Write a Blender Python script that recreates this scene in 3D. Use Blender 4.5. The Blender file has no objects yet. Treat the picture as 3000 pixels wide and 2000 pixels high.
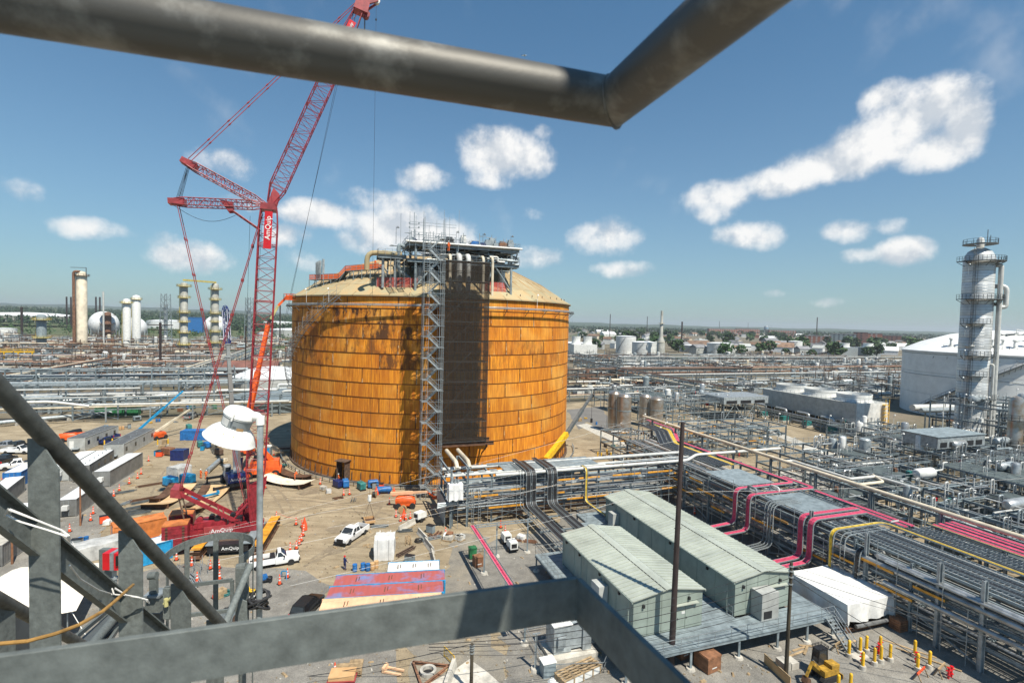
import bpy,bmesh,math,random
import numpy as np
from mathutils import Vector,Matrix
R=math.radians
scene=bpy.context.scene
COL=scene.collection
CAMH=32.0
PIT,ROL=R(2.18),R(1.371)
_fw=Vector((0,math.cos(PIT),-math.sin(PIT)));_rt=Vector((1,0,0));_up=_rt.cross(_fw)
_r2=_rt*math.cos(ROL)+_up*math.sin(ROL);_u2=_up*math.cos(ROL)-_rt*math.sin(ROL)
cd=bpy.data.cameras.new('camera');cam=bpy.data.objects.new('camera',cd);COL.objects.link(cam)
m=Matrix((( _r2.x,_u2.x,-_fw.x,0),(_r2.y,_u2.y,-_fw.y,0),(_r2.z,_u2.z,-_fw.z,CAMH),(0,0,0,1)))
cam.matrix_world=m
cd.sensor_width=36;cd.lens=18.0;cd.clip_start=0.05;cd.clip_end=40000
cd.dof.use_dof=True;cd.dof.focus_distance=60;cd.dof.aperture_fstop=9
scene.camera=cam
SUN_EL=R(58);SUN_H=Vector((0.60,-0.80)).normalized()
SUN_D=Vector((SUN_H.x*math.cos(SUN_EL),SUN_H.y*math.cos(SUN_EL),math.sin(SUN_EL)))
sl=bpy.data.lights.new('sun','SUN');sl.energy=5.0;sl.angle=R(0.55);sl.color=(1.0,0.94,0.82)
so=bpy.data.objects.new('sun',sl);COL.objects.link(so)
so.rotation_euler=(-SUN_D).to_track_quat('-Z','Y').to_euler()
so.location=(0,0,300)
world=bpy.data.worlds.new('World');scene.world=world;world.use_nodes=True
wt=world.node_tree;wt.nodes.clear()
def wn(t,**k):
 n=wt.nodes.new(t)
 for a,b in k.items(): setattr(n,a,b)
 return n
def wl(a,b): wt.links.new(a,b)
def wm(op,a,b=None,c=None,clamp=False):
 n=wn('ShaderNodeMath',operation=op);n.use_clamp=clamp
 for i,v in enumerate((a,b,c)):
  if v is None: continue
  if isinstance(v,(int,float)): n.inputs[i].default_value=v
  else: wl(v,n.inputs[i])
 return n.outputs[0]
sky=wn('ShaderNodeTexSky',sky_type='NISHITA',sun_disc=False,sun_elevation=SUN_EL,
  sun_rotation=math.atan2(SUN_H.x,SUN_H.y),altitude=50,air_density=1.0,dust_density=0.15,ozone_density=4.0)
geo=wn('ShaderNodeTexCoord');sep=wn('ShaderNodeSeparateXYZ');wl(geo.outputs['Generated'],sep.inputs[0])
az=wm('ARCTAN2',sep.outputs[0],sep.outputs[1]);el=wm('ARCSINE',wm('MULTIPLY',sep.outputs[2],0.9999))
uv=wn('ShaderNodeCombineXYZ');wl(az,uv.inputs[0]);wl(el,uv.inputs[1])
nz=wn('ShaderNodeTexNoise',noise_dimensions='2D');nz.inputs['Scale'].default_value=13;nz.inputs['Detail'].default_value=7;nz.inputs['Roughness'].default_value=0.60
wl(uv.outputs[0],nz.inputs['Vector'])
nz2=wn('ShaderNodeTexNoise',noise_dimensions='2D');nz2.inputs['Scale'].default_value=3.2;nz2.inputs['Detail'].default_value=5;nz2.inputs['Roughness'].default_value=0.6
wl(uv.outputs[0],nz2.inputs['Vector'])
def ang(px,py):
 d=_fw+_r2*((px-1500)/1500)-_u2*((py-1000)/1500);d.normalize()
 return math.atan2(d.x,d.y),math.asin(d.z)
CLOUDS=[  # photo position, half sizes, strength : measured sky directions of the cumulus
(2700,320,190,105,1.0),(2820,380,95,105,1.0),(2600,285,90,60,.9),(2590,420,200,85,.95),(2420,480,190,68,.9),(2270,535,150,55,.85),(2110,570,130,55,.85),(2080,620,80,35,.55),(2740,440,150,75,.95),(2660,360,150,90,1.0),(2500,455,150,60,.9),
(1480,455,150,85,1.0),(1400,420,80,60,.8),(1560,470,70,70,.85),(1590,385,35,30,.6),(1450,530,80,30,.55),
(935,628,135,48,.9),(1240,520,95,45,.7),(1110,585,120,42,.6),(1210,680,210,85,1.0),(1330,720,110,55,.75),(1050,710,90,45,.55),(840,690,90,40,.6),
(2205,690,120,48,.85),(2480,675,95,40,.75),(2600,660,60,28,.5),(2650,738,110,46,.85),(2520,750,70,24,.5),(1780,690,120,60,.8),(1560,755,85,45,.8),(1830,790,100,26,.5),(2260,860,45,15,.4),(2420,885,50,16,.4),
(560,755,130,55,.8),(270,668,120,36,.6),(660,480,95,50,.5),(1570,630,45,26,.42),(60,560,60,40,.3),(880,760,80,40,.5),(450,700,90,30,.3),(700,590,90,35,.5)]
def vm(op,a,b=None,c=None):
 n=wn('ShaderNodeVectorMath',operation=op)
 for i,v in enumerate((a,b,c)):
  if v is None: continue
  if isinstance(v,tuple): n.inputs[i].default_value=v
  else: wl(v,n.inputs[i])
 return n.outputs['Value'] if op =='DOT_PRODUCT' else n.outputs[0]
cur=None
for (cx,cy,rx,ry,st) in CLOUDS:
 a0,e0=ang(cx,cy);a1,_=ang(cx+rx,cy);_,e1=ang(cx,cy-ry)
 ia,ie=1/max(1e-4,a1-a0),1/max(1e-4,e1-e0)
 d=vm('MULTIPLY_ADD',uv.outputs[0],(ia,ie,0),(-a0*ia,-e0*ie,0))
 s=wm('MULTIPLY_ADD',vm('DOT_PRODUCT',d,d),-st*.8,st)
 cur=s if cur is None else wm('SMOOTH_MAX',cur,s,0.3)
nz3=wn('ShaderNodeTexNoise',noise_dimensions='2D');nz3.inputs['Scale'].default_value=13;nz3.inputs['Detail'].default_value=4;nz3.inputs['Roughness'].default_value=0.5
wl(vm('ADD',uv.outputs[0],(0.010,0.030,0)),nz3.inputs['Vector'])      # towards the sun: thicker there means shade here
dens=wm('ADD',wm('MULTIPLY',cur,1.6),wm('MULTIPLY',wm('SUBTRACT',nz.outputs[0],0.54),2.2))
mask=wn('ShaderNodeMapRange',interpolation_type='SMOOTHSTEP');mask.inputs['From Min'].default_value=0.05;mask.inputs['From Max'].default_value=1.35
wl(dens,mask.inputs['Value'])
far=wm('MULTIPLY',wm('SUBTRACT',nz2.outputs[0],0.60),3.0)          # thin scattered cloud over the whole sky
mask2=wn('ShaderNodeMapRange',interpolation_type='SMOOTHSTEP');mask2.inputs['From Min'].default_value=0.0;mask2.inputs['From Max'].default_value=1.2;mask2.inputs['To Max'].default_value=0.30
wl(wm('ADD',far,wm('MULTIPLY',wm('SUBTRACT',nz.outputs[0],0.5),0.8)),mask2.inputs['Value'])
mtot=wm('MAXIMUM',mask.outputs[0],mask2.outputs[0])
shade=wn('ShaderNodeMapRange');shade.inputs['From Min'].default_value=-0.15;shade.inputs['From Max'].default_value=0.10
wl(wm('SUBTRACT',nz.outputs[0],nz3.outputs[0]),shade.inputs['Value'])
cc=wn('ShaderNodeMix',data_type='RGBA');wl(shade.outputs[0],cc.inputs['Factor'])
cc.inputs[6].default_value=(6.6,7.1,7.7,1);cc.inputs[7].default_value=(10.6,10.5,10.3,1)
mx=wn('ShaderNodeMix',data_type='RGBA');wl(wm('MULTIPLY',mtot,0.95),mx.inputs['Factor'])
tint=wn('ShaderNodeMix',data_type='RGBA',blend_type='MULTIPLY');tint.inputs['Factor'].default_value=1;wl(sky.outputs[0],tint.inputs[6]);tint.inputs[7].default_value=(.66,1.18,1.26,1)
hz_=wn('ShaderNodeMix',data_type='RGBA');wl(wm('MULTIPLY',wm('EXPONENT',wm('MULTIPLY',wm('MAXIMUM',el,0.0),-4.2)),0.72),hz_.inputs['Factor']);wl(tint.outputs[2],hz_.inputs[6]);hz_.inputs[7].default_value=(4.1,4.25,4.45,1)   # pale summer air low in the sky, all round
wl(hz_.outputs[2],mx.inputs[6]);wl(cc.outputs[2],mx.inputs[7])
bg=wn('ShaderNodeBackground');bg.inputs['Strength'].default_value=0.072;wl(mx.outputs[2],bg.inputs[0])
wo=wn('ShaderNodeOutputWorld');wl(bg.outputs[0],wo.inputs[0])
scene.view_settings.view_transform='Standard';scene.view_settings.look='None'
scene.view_settings.exposure=0.42;scene.view_settings.gamma=1.0;scene.view_settings.use_curve_mapping=False
scene.cycles.use_denoising=True;scene.cycles.max_bounces=5;scene.cycles.diffuse_bounces=2;scene.cycles.glossy_bounces=2
scene.cycles.transparent_max_bounces=24;scene.cycles.transmission_bounces=2;scene.cycles.volume_bounces=0
world.cycles.sampling_method='MANUAL';world.cycles.sample_map_resolution=256
scene.cycles.caustics_reflective=False;scene.cycles.caustics_refractive=False
random.seed(7);RNG=np.random.default_rng(7)
MATS={}
def mat(name,rgb,rough=0.6,metal=0.0,var=0.18,scale=3.0,bump=0.0,rgb2=None,obj=0.12,stretch=None,alpha=None,thr=None):
 """principled paint with fractal colour variation in world space and a per-object tint"""
 if name in MATS: return MATS[name]
 m=bpy.data.materials.new(name);m.use_nodes=True;t=m.node_tree;N=t.nodes;L=t.links
 b=N['Principled BSDF'];b.inputs['Roughness'].default_value=rough;b.inputs['Metallic'].default_value=metal
 ge=N.new('ShaderNodeNewGeometry');vec=ge.outputs['Position']
 if stretch:
  mp=N.new('ShaderNodeMapping');mp.inputs['Scale'].default_value=stretch;L.new(vec,mp.inputs[0]);vec=mp.outputs[0]
 nz=N.new('ShaderNodeTexNoise');nz.inputs['Scale'].default_value=scale;nz.inputs['Detail'].default_value=6;nz.inputs['Roughness'].default_value=0.62
 L.new(vec,nz.inputs['Vector'])
 c2=rgb2 or tuple(max(0,c*(1-2.2*var)) for c in rgb);c1=rgb if rgb2 else tuple(min(1,c*(1+var)) for c in rgb)
 rp=N.new('ShaderNodeValToRGB');lo,hi=thr or (0.30,0.70)
 rp.color_ramp.elements[0].position=lo;rp.color_ramp.elements[1].position=hi
 rp.color_ramp.elements[0].color=(*c2,1);rp.color_ramp.elements[1].color=(*c1,1);L.new(nz.outputs[0],rp.inputs[0])
 oi=N.new('ShaderNodeObjectInfo');mr=N.new('ShaderNodeMapRange');mr.inputs['To Min'].default_value=1-obj;mr.inputs['To Max'].default_value=1+obj
 L.new(oi.outputs['Random'],mr.inputs[0])
 mu=N.new('ShaderNodeVectorMath');mu.operation='SCALE';L.new(rp.outputs[0],mu.inputs[0]);L.new(mr.outputs[0],mu.inputs['Scale'])
 L.new(mu.outputs[0],b.inputs['Base Color'])
 if bump:
  bp=N.new('ShaderNodeBump');bp.inputs['Strength'].default_value=bump;bp.inputs['Distance'].default_value=0.05
  L.new(nz.outputs[0],bp.inputs['Height']);L.new(bp.outputs[0],b.inputs['Normal'])
 if alpha is not None: b.inputs['Alpha'].default_value=alpha
 MATS[name]=m;return m
M={}
def dm(k,*a,**kw): M[k]=mat(k,*a,**kw)
dm('galv',(.36,.40,.415),.42,.35,.22,9)
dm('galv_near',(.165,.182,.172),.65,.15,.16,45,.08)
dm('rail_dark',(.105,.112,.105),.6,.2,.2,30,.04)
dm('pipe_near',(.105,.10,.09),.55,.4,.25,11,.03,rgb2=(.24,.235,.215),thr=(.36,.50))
dm('steel',(.25,.30,.32),.55,.1,.2,1.2)
dm('steel_dark',(.11,.125,.13),.6,.1,.2,1.5)
dm('steel_light',(.36,.40,.415),.45,.25,.2,1.5)
dm('insul',(.50,.51,.505),.34,.5,.2,1.3)
dm('insul_dark',(.33,.335,.335),.38,.5,.25,1.3)
dm('tankwhite',(.82,.82,.80),.5,0,.06,.3,obj=.03)
dm('digger',(.42,.24,.03),.6,0,.3,2)
dm('whitepaint',(.72,.72,.69),.5,0,.1,.8)
dm('whitepipe',(.58,.58,.55),.45,0,.12,1)
dm('cream',(.66,.58,.44),.6,0,.16,.7)
dm('rustpipe',(.26,.13,.075),.8,0,.35,1.2)
dm('brown',(.13,.085,.06),.8,0,.3,2)
dm('black',(.018,.018,.02),.5,0,.2,3)
dm('tyre',(.022,.022,.023),.8,0,.2,6)
dm('glass',(.03,.035,.04),.08,0,.1,3)
dm('red',(.30,.024,.034),.45,0,.24,1.6)
dm('redlite',(.34,.05,.055),.45,0,.2,1.2)
dm('redbox',(.62,.012,.02),.35,0,.1,3)
dm('orange',(.80,.12,.02),.45,0,.15,1.5)
dm('conered',(.85,.10,.03),.5,0,.1,3)
dm('orangebox',(.62,.20,.05),.6,0,.2,1)
dm('deckorange',(.72,.33,.03),.7,0,.2,1.2)
dm('yellow',(.80,.47,.02),.5,0,.15,2)
dm('paleyellow',(.55,.50,.22),.6,0,.2,1)
dm('blue',(.02,.15,.42),.5,0,.2,1.5)
dm('cyanblue',(.02,.30,.58),.45,0,.2,1.5)
dm('navy',(.015,.03,.14),.35,0,.2,1.5)
dm('green',(.03,.18,.07),.55,0,.25,1.5)
dm('teal',(.03,.20,.19),.5,0,.25,1.5)
dm('pink',(.62,.07,.145),.65,0,.22,3,obj=.22)
dm('cableblack',(.03,.03,.032),.5,0,.3,4)
dm('cableyellow',(.70,.48,.05),.5,0,.15,3)
dm('wood',(.42,.30,.17),.8,0,.25,2)
dm('woodbrown',(.26,.12,.06),.75,0,.2,2)
dm('pole',(.075,.06,.038),.85,0,.35,4,.1,stretch=(1,1,.15))
dm('polebrown',(.045,.03,.028),.7,0,.3,3,stretch=(1,1,.15))
dm('concrete',(.50,.47,.41),.85,0,.18,1.2,.05)
dm('tarp',(.74,.74,.72),.6,0,.12,.9,.35)
dm('tarpgrey',(.52,.52,.50),.55,0,.2,.9,.35)
dm('tarpcream',(.80,.73,.62),.6,0,.08,.8,.15)
dm('rustplate',(.46,.26,.11),.85,0,.3,.7,rgb2=(.62,.40,.20))
dm('rustdark',(.13,.065,.035),.85,0,.3,1)
dm('plateface',(.68,.50,.30),.8,0,.2,.5,rgb2=(.55,.33,.14))
dm('skin',(.42,.25,.17),.6,0,.05,5)
dm('bldg',(.28,.33,.29),.5,0,.10,.6,obj=.03)
dm('bldgroof',(.44,.47,.405),.42,.1,.10,.4,obj=.04)
dm('trailer',(.43,.44,.42),.6,0,.12,.8)
dm('trailerdark',(.20,.20,.19),.6,0,.15,.8)
dm('roofwhite',(.72,.73,.73),.6,0,.1,.6)
dm('roofdark',(.10,.105,.11),.8,0,.2,.6)
dm('contred',(.40,.10,.09),.6,0,.2,.5,rgb2=(.16,.22,.42),thr=(.30,.50))
dm('contpeach',(.75,.47,.28),.65,0,.12,.6)
dm('carwhite',(.80,.80,.79),.22,0,.04,1)
dm('carblack',(.02,.021,.022),.2,0,.1,1)
dm('carsilver',(.42,.43,.44),.25,.5,.1,1)
dm('chrome',(.6,.6,.6),.2,.9,.05,1)
dm('hivis',(.85,.16,.03),.7,0,.1,4)
dm('lens',(.9,.9,.88),.2,0,.03,2)
dm('rope',(.74,.72,.68),.9,0,.1,30)
dm('ropebrown',(.40,.22,.06),.85,0,.25,25)
dm('lampwhite',(.84,.83,.79),.35,0,.04,5)
dm('gratedark',(.10,.115,.12),.6,.2,.2,3)
dm('brick',(.30,.115,.075),.85,0,.18,.25)
dm('brickdark',(.19,.085,.065),.85,0,.2,.25)
dm('leaf',(.055,.105,.03),.85,0,.45,.12,rgb2=(.022,.05,.018),obj=.3)
dm('leafdark',(.035,.07,.028),.85,0,.5,.05,rgb2=(.016,.034,.016),obj=.2)
dm('bark',(.10,.075,.05),.9,0,.3,2)
dm('white_lettering',(.82,.82,.80),.5,0,.02,2)
dm('bluetarp',(.03,.22,.46),.6,0,.2,1.5)
class MB:
 def __init__(s): s.v=[];s.f=[]
 def add(s,vs,fs):
  o=len(s.v);s.v.extend(tuple(p) for p in vs);s.f.extend(tuple(i+o for i in f) for f in fs);return s
 def box(s,x0,y0,z0,x1,y1,z1):
  return s.add([(x0,y0,z0),(x1,y0,z0),(x1,y1,z0),(x0,y1,z0),(x0,y0,z1),(x1,y0,z1),(x1,y1,z1),(x0,y1,z1)],
     [(0,3,2,1),(4,5,6,7),(0,1,5,4),(1,2,6,5),(2,3,7,6),(3,0,4,7)])
 def rbox(s,cx,cy,z0,lx,ly,lz,a=0.0,taper=1.0):
  c,n=math.cos(a),math.sin(a);vs=[]
  for z,k in ((z0,1),(z0+lz,taper)):
   for dx,dy in ((-1,-1),(1,-1),(1,1),(-1,1)):
    x,y=dx*lx/2*k,dy*ly/2*k;vs.append((cx+x*c-y*n,cy+x*n+y*c,z))
  return s.add(vs,[(0,3,2,1),(4,5,6,7),(0,1,5,4),(1,2,6,5),(2,3,7,6),(3,0,4,7)])
 def beam(s,p,q,w,h=None,upv=(0,0,1)):
  p,q=Vector(p),Vector(q);h=h or w;d=q-p
  if d.length <1e-6: return s
  d.normalize();u=Vector(upv)
  if abs(d.dot(u))>.98: u=Vector((1,0,0))
  r=d.cross(u).normalized()*(w/2);u2=r.cross(d).normalized()*(h/2)
  vs=[p-r-u2,p+r-u2,p+r+u2,p-r+u2,q-r-u2,q+r-u2,q+r+u2,q-r+u2]
  return s.add(vs,[(0,1,2,3),(7,6,5,4),(0,4,5,1),(1,5,6,2),(2,6,7,3),(3,7,4,0)])
 def ibeam(s,p,q,w,h,t=None,upv=(0,0,1)):
  p,q=Vector(p),Vector(q);d=(q-p).normalized();u=Vector(upv)
  if abs(d.dot(u))>.98: u=Vector((1,0,0))
  r=d.cross(u).normalized();u=r.cross(d).normalized();t=t or h*.09
  s.beam(p+u*(h/2-t/2),q+u*(h/2-t/2),w,t,u);s.beam(p-u*(h/2-t/2),q-u*(h/2-t/2),w,t,u);s.beam(p,q,t,h-2.02*t,u);return s
 def cyl(s,p,q,r0,r1=None,n=10,caps=True):
  p,q=Vector(p),Vector(q);r1=r0 if r1 is None else r1;d=(q-p).normalized()
  u=Vector((0,0,1)) if abs(d.z)<.95 else Vector((1,0,0));a=d.cross(u).normalized();b=d.cross(a)
  vs=[]
  for c,r in ((p,r0),(q,r1)):
   for i in range(n):
    t=2*math.pi*i/n;vs.append(c+a*(r*math.cos(t))+b*(r*math.sin(t)))
  fs=[(i,i+n,(i+1) % n+n,(i+1) % n) for i in range(n)]
  if caps: fs +=[tuple(range(n)),tuple(reversed(range(n,2*n)))]
  return s.add(vs,fs)
 def tube(s,pts,r,n=8,closed=False,bend=0.0,caps=True):
  P=[Vector(p) for p in pts]
  if bend >0 and len(P)>2:                       # round the corners
   Q=[P[0]]
   for i in range(1,len(P)-1):
    a,b,c=P[i-1],P[i],P[i+1];l=min(bend,(a-b).length*.48,(c-b).length*.48)
    p0=b+(a-b).normalized()*l;p1=b+(c-b).normalized()*l
    for k in range(5):
     t=k/4;Q.append(p0*(1-t)**2+b*2*t*(1-t)+p1*t*t)
   Q.append(P[-1]);P=Q
  vs=[];prev=None;k=len(P)
  for i,p in enumerate(P):
   if closed: d=(P[(i+1) % k]-P[i-1])
   else: d=P[min(i+1,k-1)]-P[max(i-1,0)]
   if d.length <1e-9: d=Vector((0,0,1))
   d.normalize()
   if prev is None:
    u=Vector((0,0,1)) if abs(d.z)<.9 else Vector((1,0,0));a=d.cross(u).normalized()
   else:
    a=prev-d*prev.dot(d)
    a=a.normalized() if a.length >1e-6 else d.orthogonal().normalized()
   prev=a;b=d.cross(a);rr=r[i] if isinstance(r,(list,tuple)) else r
   if not closed and 0 <i <k-1 and bend ==0:      # mitre
    d0=(P[i]-P[i-1]).normalized();ca=max(.5,d0.dot(d));rr /= 1 if isinstance(r,(list,tuple)) else ca**.5
   for j in range(n):
    t=2*math.pi*j/n;vs.append(p+a*(rr*math.cos(t))+b*(rr*math.sin(t)))
  fs=[]
  for i in range(k if closed else k-1):
   i2=(i+1) % k
   for j in range(n): fs.append((i*n+j,i*n+(j+1) % n,i2*n+(j+1) % n,i2*n+j))
  if caps and not closed: fs +=[tuple(reversed(range(n))),tuple(range((k-1)*n,k*n))]
  return s.add(vs,fs)
 def lathe(s,prof,c=(0,0,0),n=24,axis=None,caps=True):
  c=Vector(c);vs=[]
  Mx=Matrix.Identity(3) if axis is None else Vector((0,0,1)).rotation_difference(Vector(axis)).to_matrix()
  for r,z in prof:
   for i in range(n):
    t=2*math.pi*i/n;vs.append(c+Mx @ Vector((r*math.cos(t),r*math.sin(t),z)))
  fs=[]
  for k in range(len(prof)-1):
   for i in range(n): fs.append((k*n+i,k*n+(i+1) % n,(k+1)*n+(i+1) % n,(k+1)*n+i))
  if caps: fs +=[tuple(reversed(range(n))),tuple(range((len(prof)-1)*n,len(prof)*n))]
  return s.add(vs,fs)
 def prism(s,poly,z0,z1):
  n=len(poly);vs=[(x,y,z0) for x,y in poly]+[(x,y,z1) for x,y in poly]
  return s.add(vs,[tuple(reversed(range(n))),tuple(range(n,2*n))]+[(i,(i+1) % n,(i+1) % n+n,i+n) for i in range(n)])
 def extr(s,poly,a,b):                               # polygon given as 3-D points, swept by vector
  a=Vector(a);n=len(poly);P=[Vector(p) for p in poly]
  return s.add(P+[p+a for p in P],[tuple(reversed(range(n))),tuple(range(n,2*n))]+[(i,(i+1) % n,(i+1) % n+n,i+n) for i in range(n)])
 def quad(s,a,b,c,d): return s.add([a,b,c,d],[(0,1,2,3)])
 def rail(s,pts,h=1.07,r=.03,post=1.6,n=4,mid=True,toe=False):   # handrail along a polyline
  P=[Vector(p) for p in pts]
  for a,b in zip(P,P[1:]):
   for hh in ((h,h*.5) if mid else (h,)): s.beam(a+Vector((0,0,hh)),b+Vector((0,0,hh)),r*1.6)
   k=max(1,int((b-a).length/post))
   for i in range(k+1):
    q=a.lerp(b,i/k);s.beam(q,q+Vector((0,0,h)),r*1.6)
   if toe: s.beam(a+Vector((0,0,.07)),b+Vector((0,0,.07)),.02,.14)
  return s
FR={}
def meshof(name,mb,m,smooth=False):
 me=bpy.data.meshes.new(name);me.from_pydata([tuple(p) for p in mb.v],[],mb.f)
 me.materials.append(M[m] if isinstance(m,str) else m)
 if smooth:
  me.polygons.foreach_set('use_smooth',[True]*len(me.polygons))
  try: me.set_sharp_from_angle(angle=R(38))
  except Exception: pass
 me.update();return me
def thing(name,label,cat,loc=(0,0,0),rz=0.0,group=None,kind=None):
 o=bpy.data.objects.new(name,None);COL.objects.link(o);o.empty_display_size=.3
 o.location=loc;o.rotation_euler=(0,0,rz);tagit(o,label,cat,group,kind)
 FR[o.name]=(Vector(loc),rz);return o
def tagit(o,label=None,cat=None,group=None,kind=None):
 if label: o['label']=label
 if cat: o['category']=cat
 if group: o['group']=group
 if kind: o['kind']=kind
 return o
def part(name,mb,m,parent,local=False,smooth=False,label=None,kind=None,me=None):
 """one mesh object under its thing (or part); world coordinates unless local"""
 if me is None:
  loc,rz=FR[parent.name]
  if not local:
   c,n=math.cos(-rz),math.sin(-rz)
   a=np.array([tuple(p) for p in mb.v],dtype=float)-np.array(loc)
   a=np.stack([a[:,0]*c-a[:,1]*n,a[:,0]*n+a[:,1]*c,a[:,2]],1)
   mb.v=[tuple(p) for p in a]
  me=meshof(name,mb,m,smooth)
 o=bpy.data.objects.new(name,me);COL.objects.link(o);o.parent=parent
 FR[o.name]=(FR[parent.name] if parent.name in FR else (Vector((0,0,0)),0.0))
 if label: o['label']=label
 if kind: o['kind']=kind
 return o
def solo(name,mb,m,label,cat,group=None,loc=(0,0,0),smooth=False,kind=None):
 """a thing that is one mesh (world coordinates, origin at loc)"""
 L=Vector(loc);mb.v=[tuple(Vector(p)-L) for p in mb.v]
 o=bpy.data.objects.new(name,meshof(name,mb,m,smooth));COL.objects.link(o);o.location=loc
 FR[o.name]=(Vector(loc),0.0)
 return tagit(o,label,cat,group,kind)
def struct(name,mb,m,kind='structure',label=None):
 o=bpy.data.objects.new(name,meshof(name,mb,m));COL.objects.link(o);o['kind']=kind
 FR[o.name]=(Vector((0,0,0)),0.0)
 if label: o['label']=label
 return o
def copy_tree(root,loc,rz=0.0,label=None,group=None,sc=None):
 r=root.copy();COL.objects.link(r);r.location=loc;r.rotation_euler=(0,0,rz);FR[r.name]=(Vector(loc),rz)
 if label: r['label']=label
 if group: r['group']=group
 if sc: r.scale=(sc,sc,sc)
 for ch in list(root.children):
  c=ch.copy();COL.objects.link(c);c.parent=r
  for g in list(ch.children):
   d=g.copy();COL.objects.link(d);d.parent=c
 return r
ORD=['first','second','third','fourth','fifth','sixth','seventh','eighth','ninth','tenth','eleventh','twelfth','thirteenth','fourteenth','fifteenth',
 'sixteenth','seventeenth','eighteenth','nineteenth','twentieth','twenty-first','twenty-second','twenty-third','twenty-fourth','twenty-fifth','twenty-sixth',
 'twenty-seventh','twenty-eighth','twenty-ninth','thirtieth']
def nth(i):
 if i <len(ORD): return ORD[i]
 t=['twentieth','thirtieth','fortieth','fiftieth','sixtieth','seventieth','eightieth','ninetieth','hundredth']
 b=['twenty','thirty','forty','fifty','sixty','seventy','eighty','ninety','one-hundred']
 i +=1;k,u=divmod(i,10);pre=''
 if k >=10: pre='one-hundred-';k -= 10
 if k ==0: return pre+(ORD[u-1] if u else 'tenth') if u else 'hundredth'
 if k ==1: return pre+ORD[9+u]
 return pre+(t[k-2] if u ==0 else b[k-2]+'-'+ORD[u-1])
def V(*a): return Vector(a)
def P2(x,y,z=0.0): return Vector((x,y,z))
def ctext(body,size,loc,rot,m,parent,name='lettering',ext=.004):
 """raised lettering as a mesh under its part"""
 cu=bpy.data.curves.new(name,'FONT');cu.body=body;cu.size=size;cu.extrude=ext;cu.align_x='CENTER';cu.align_y='CENTER';cu.resolution_u=2
 tmp=bpy.data.objects.new('tmp',cu);COL.objects.link(tmp);tmp.matrix_world=Matrix.Translation(loc) @ rot.to_4x4()
 dg=bpy.context.evaluated_depsgraph_get();me=bpy.data.meshes.new_from_object(tmp.evaluated_get(dg));me.transform(tmp.matrix_world)
 bpy.data.objects.remove(tmp);me.materials.clear();me.materials.append(M[m])
 l,rz=FR[parent.name];me.transform(Matrix.Rotation(-rz,4,'Z') @ Matrix.Translation(-Vector(l)))
 o=bpy.data.objects.new(name,me);COL.objects.link(o);o.parent=parent;FR[o.name]=FR[parent.name];return o
def basis(xdir,ydir):
 x=Vector(xdir).normalized();z=x.cross(Vector(ydir)).normalized();y=z.cross(x);return Matrix((x,y,z)).transposed()
# ================================================================ ground
def ground_mat(name,cols,scales,bump=.3,rough=.95,track=False):
 m=bpy.data.materials.new(name);m.use_nodes=True;t=m.node_tree;N=t.nodes;L=t.links;b=N['Principled BSDF'];b.inputs['Roughness'].default_value=rough
 ge=N.new('ShaderNodeNewGeometry');col=None;last=None
 for i,(c,s) in enumerate(zip(cols,scales)):
  nz=N.new('ShaderNodeTexNoise');nz.inputs['Scale'].default_value=s;nz.inputs['Detail'].default_value=7;nz.inputs['Roughness'].default_value=.68
  if track and i ==2:
   mp=N.new('ShaderNodeMapping');mp.inputs['Rotation'].default_value=(0,0,.5);mp.inputs['Scale'].default_value=(.12,1,1);L.new(ge.outputs[0],mp.inputs[0]);L.new(mp.outputs[0],nz.inputs[0])
  else: L.new(ge.outputs[0],nz.inputs[0])
  rp=N.new('ShaderNodeValToRGB');e=rp.color_ramp.elements
  e[0].position,e[1].position=.36,.64;L.new(nz.outputs[0],rp.inputs[0])
  e[0].color=(*c[0],1);e[1].color=(*c[1],1)
  if col is None: col=rp.outputs[0]
  else:
   mx=N.new('ShaderNodeMix');mx.data_type='RGBA';mx.blend_type='MULTIPLY';mx.inputs['Factor'].default_value=1
   L.new(col,mx.inputs[6]);L.new(rp.outputs[0],mx.inputs[7]);col=mx.outputs[2]
  last=nz
 L.new(col,b.inputs['Base Color'])
 bp=N.new('ShaderNodeBump');bp.inputs['Strength'].default_value=bump;bp.inputs['Distance'].default_value=.08;L.new(last.outputs[0],bp.inputs['Height']);L.new(bp.outputs[0],b.inputs['Normal'])
 M[name]=m
ground_mat('dirt',[((.345,.285,.195),(.49,.41,.285)),((.72,.70,.66),(1,1,1)),((.66,.63,.60),(1.0,1.0,1.0)),((.72,.72,.72),(1.15,1.13,1.1))],[.045,.28,1.1,7],track=True)
ground_mat('gravel',[((.20,.19,.17),(.30,.285,.255)),((.72,.71,.70),(1.05,1.04,1.02)),((.62,.62,.62),(1.25,1.25,1.25))],[.09,.6,14],.6)
ground_mat('gravel_tan',[((.30,.265,.205),(.21,.20,.18)),((.8,.8,.8),(1.05,1.04,1.02)),((.66,.66,.66),(1.2,1.2,1.2))],[.16,.8,13],.5)
ground_mat('plain',[((.17,.135,.095),(.26,.215,.155)),((.55,.60,.50),(1,1,1)),((.8,.8,.8),(1.05,1.05,1.05))],[.006,.05,.5],.1)
ground_mat('grassland',[((.07,.095,.035),(.13,.14,.06)),((.7,.7,.7),(1,1,1))],[.02,.3],.1)
ground_mat('asphalt',[((.15,.14,.13),(.20,.19,.175)),((.8,.8,.8),(1.05,1.05,1.05))],[.1,2],.1)
TX_,TY_=-19.637,131.136
g0=MB();S=14000
g0.quad((-S,-3000,-.03),(S,-3000,-.03),(S,S,-.03),(-S,S,-.03));struct('ground',g0,'plain')
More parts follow.
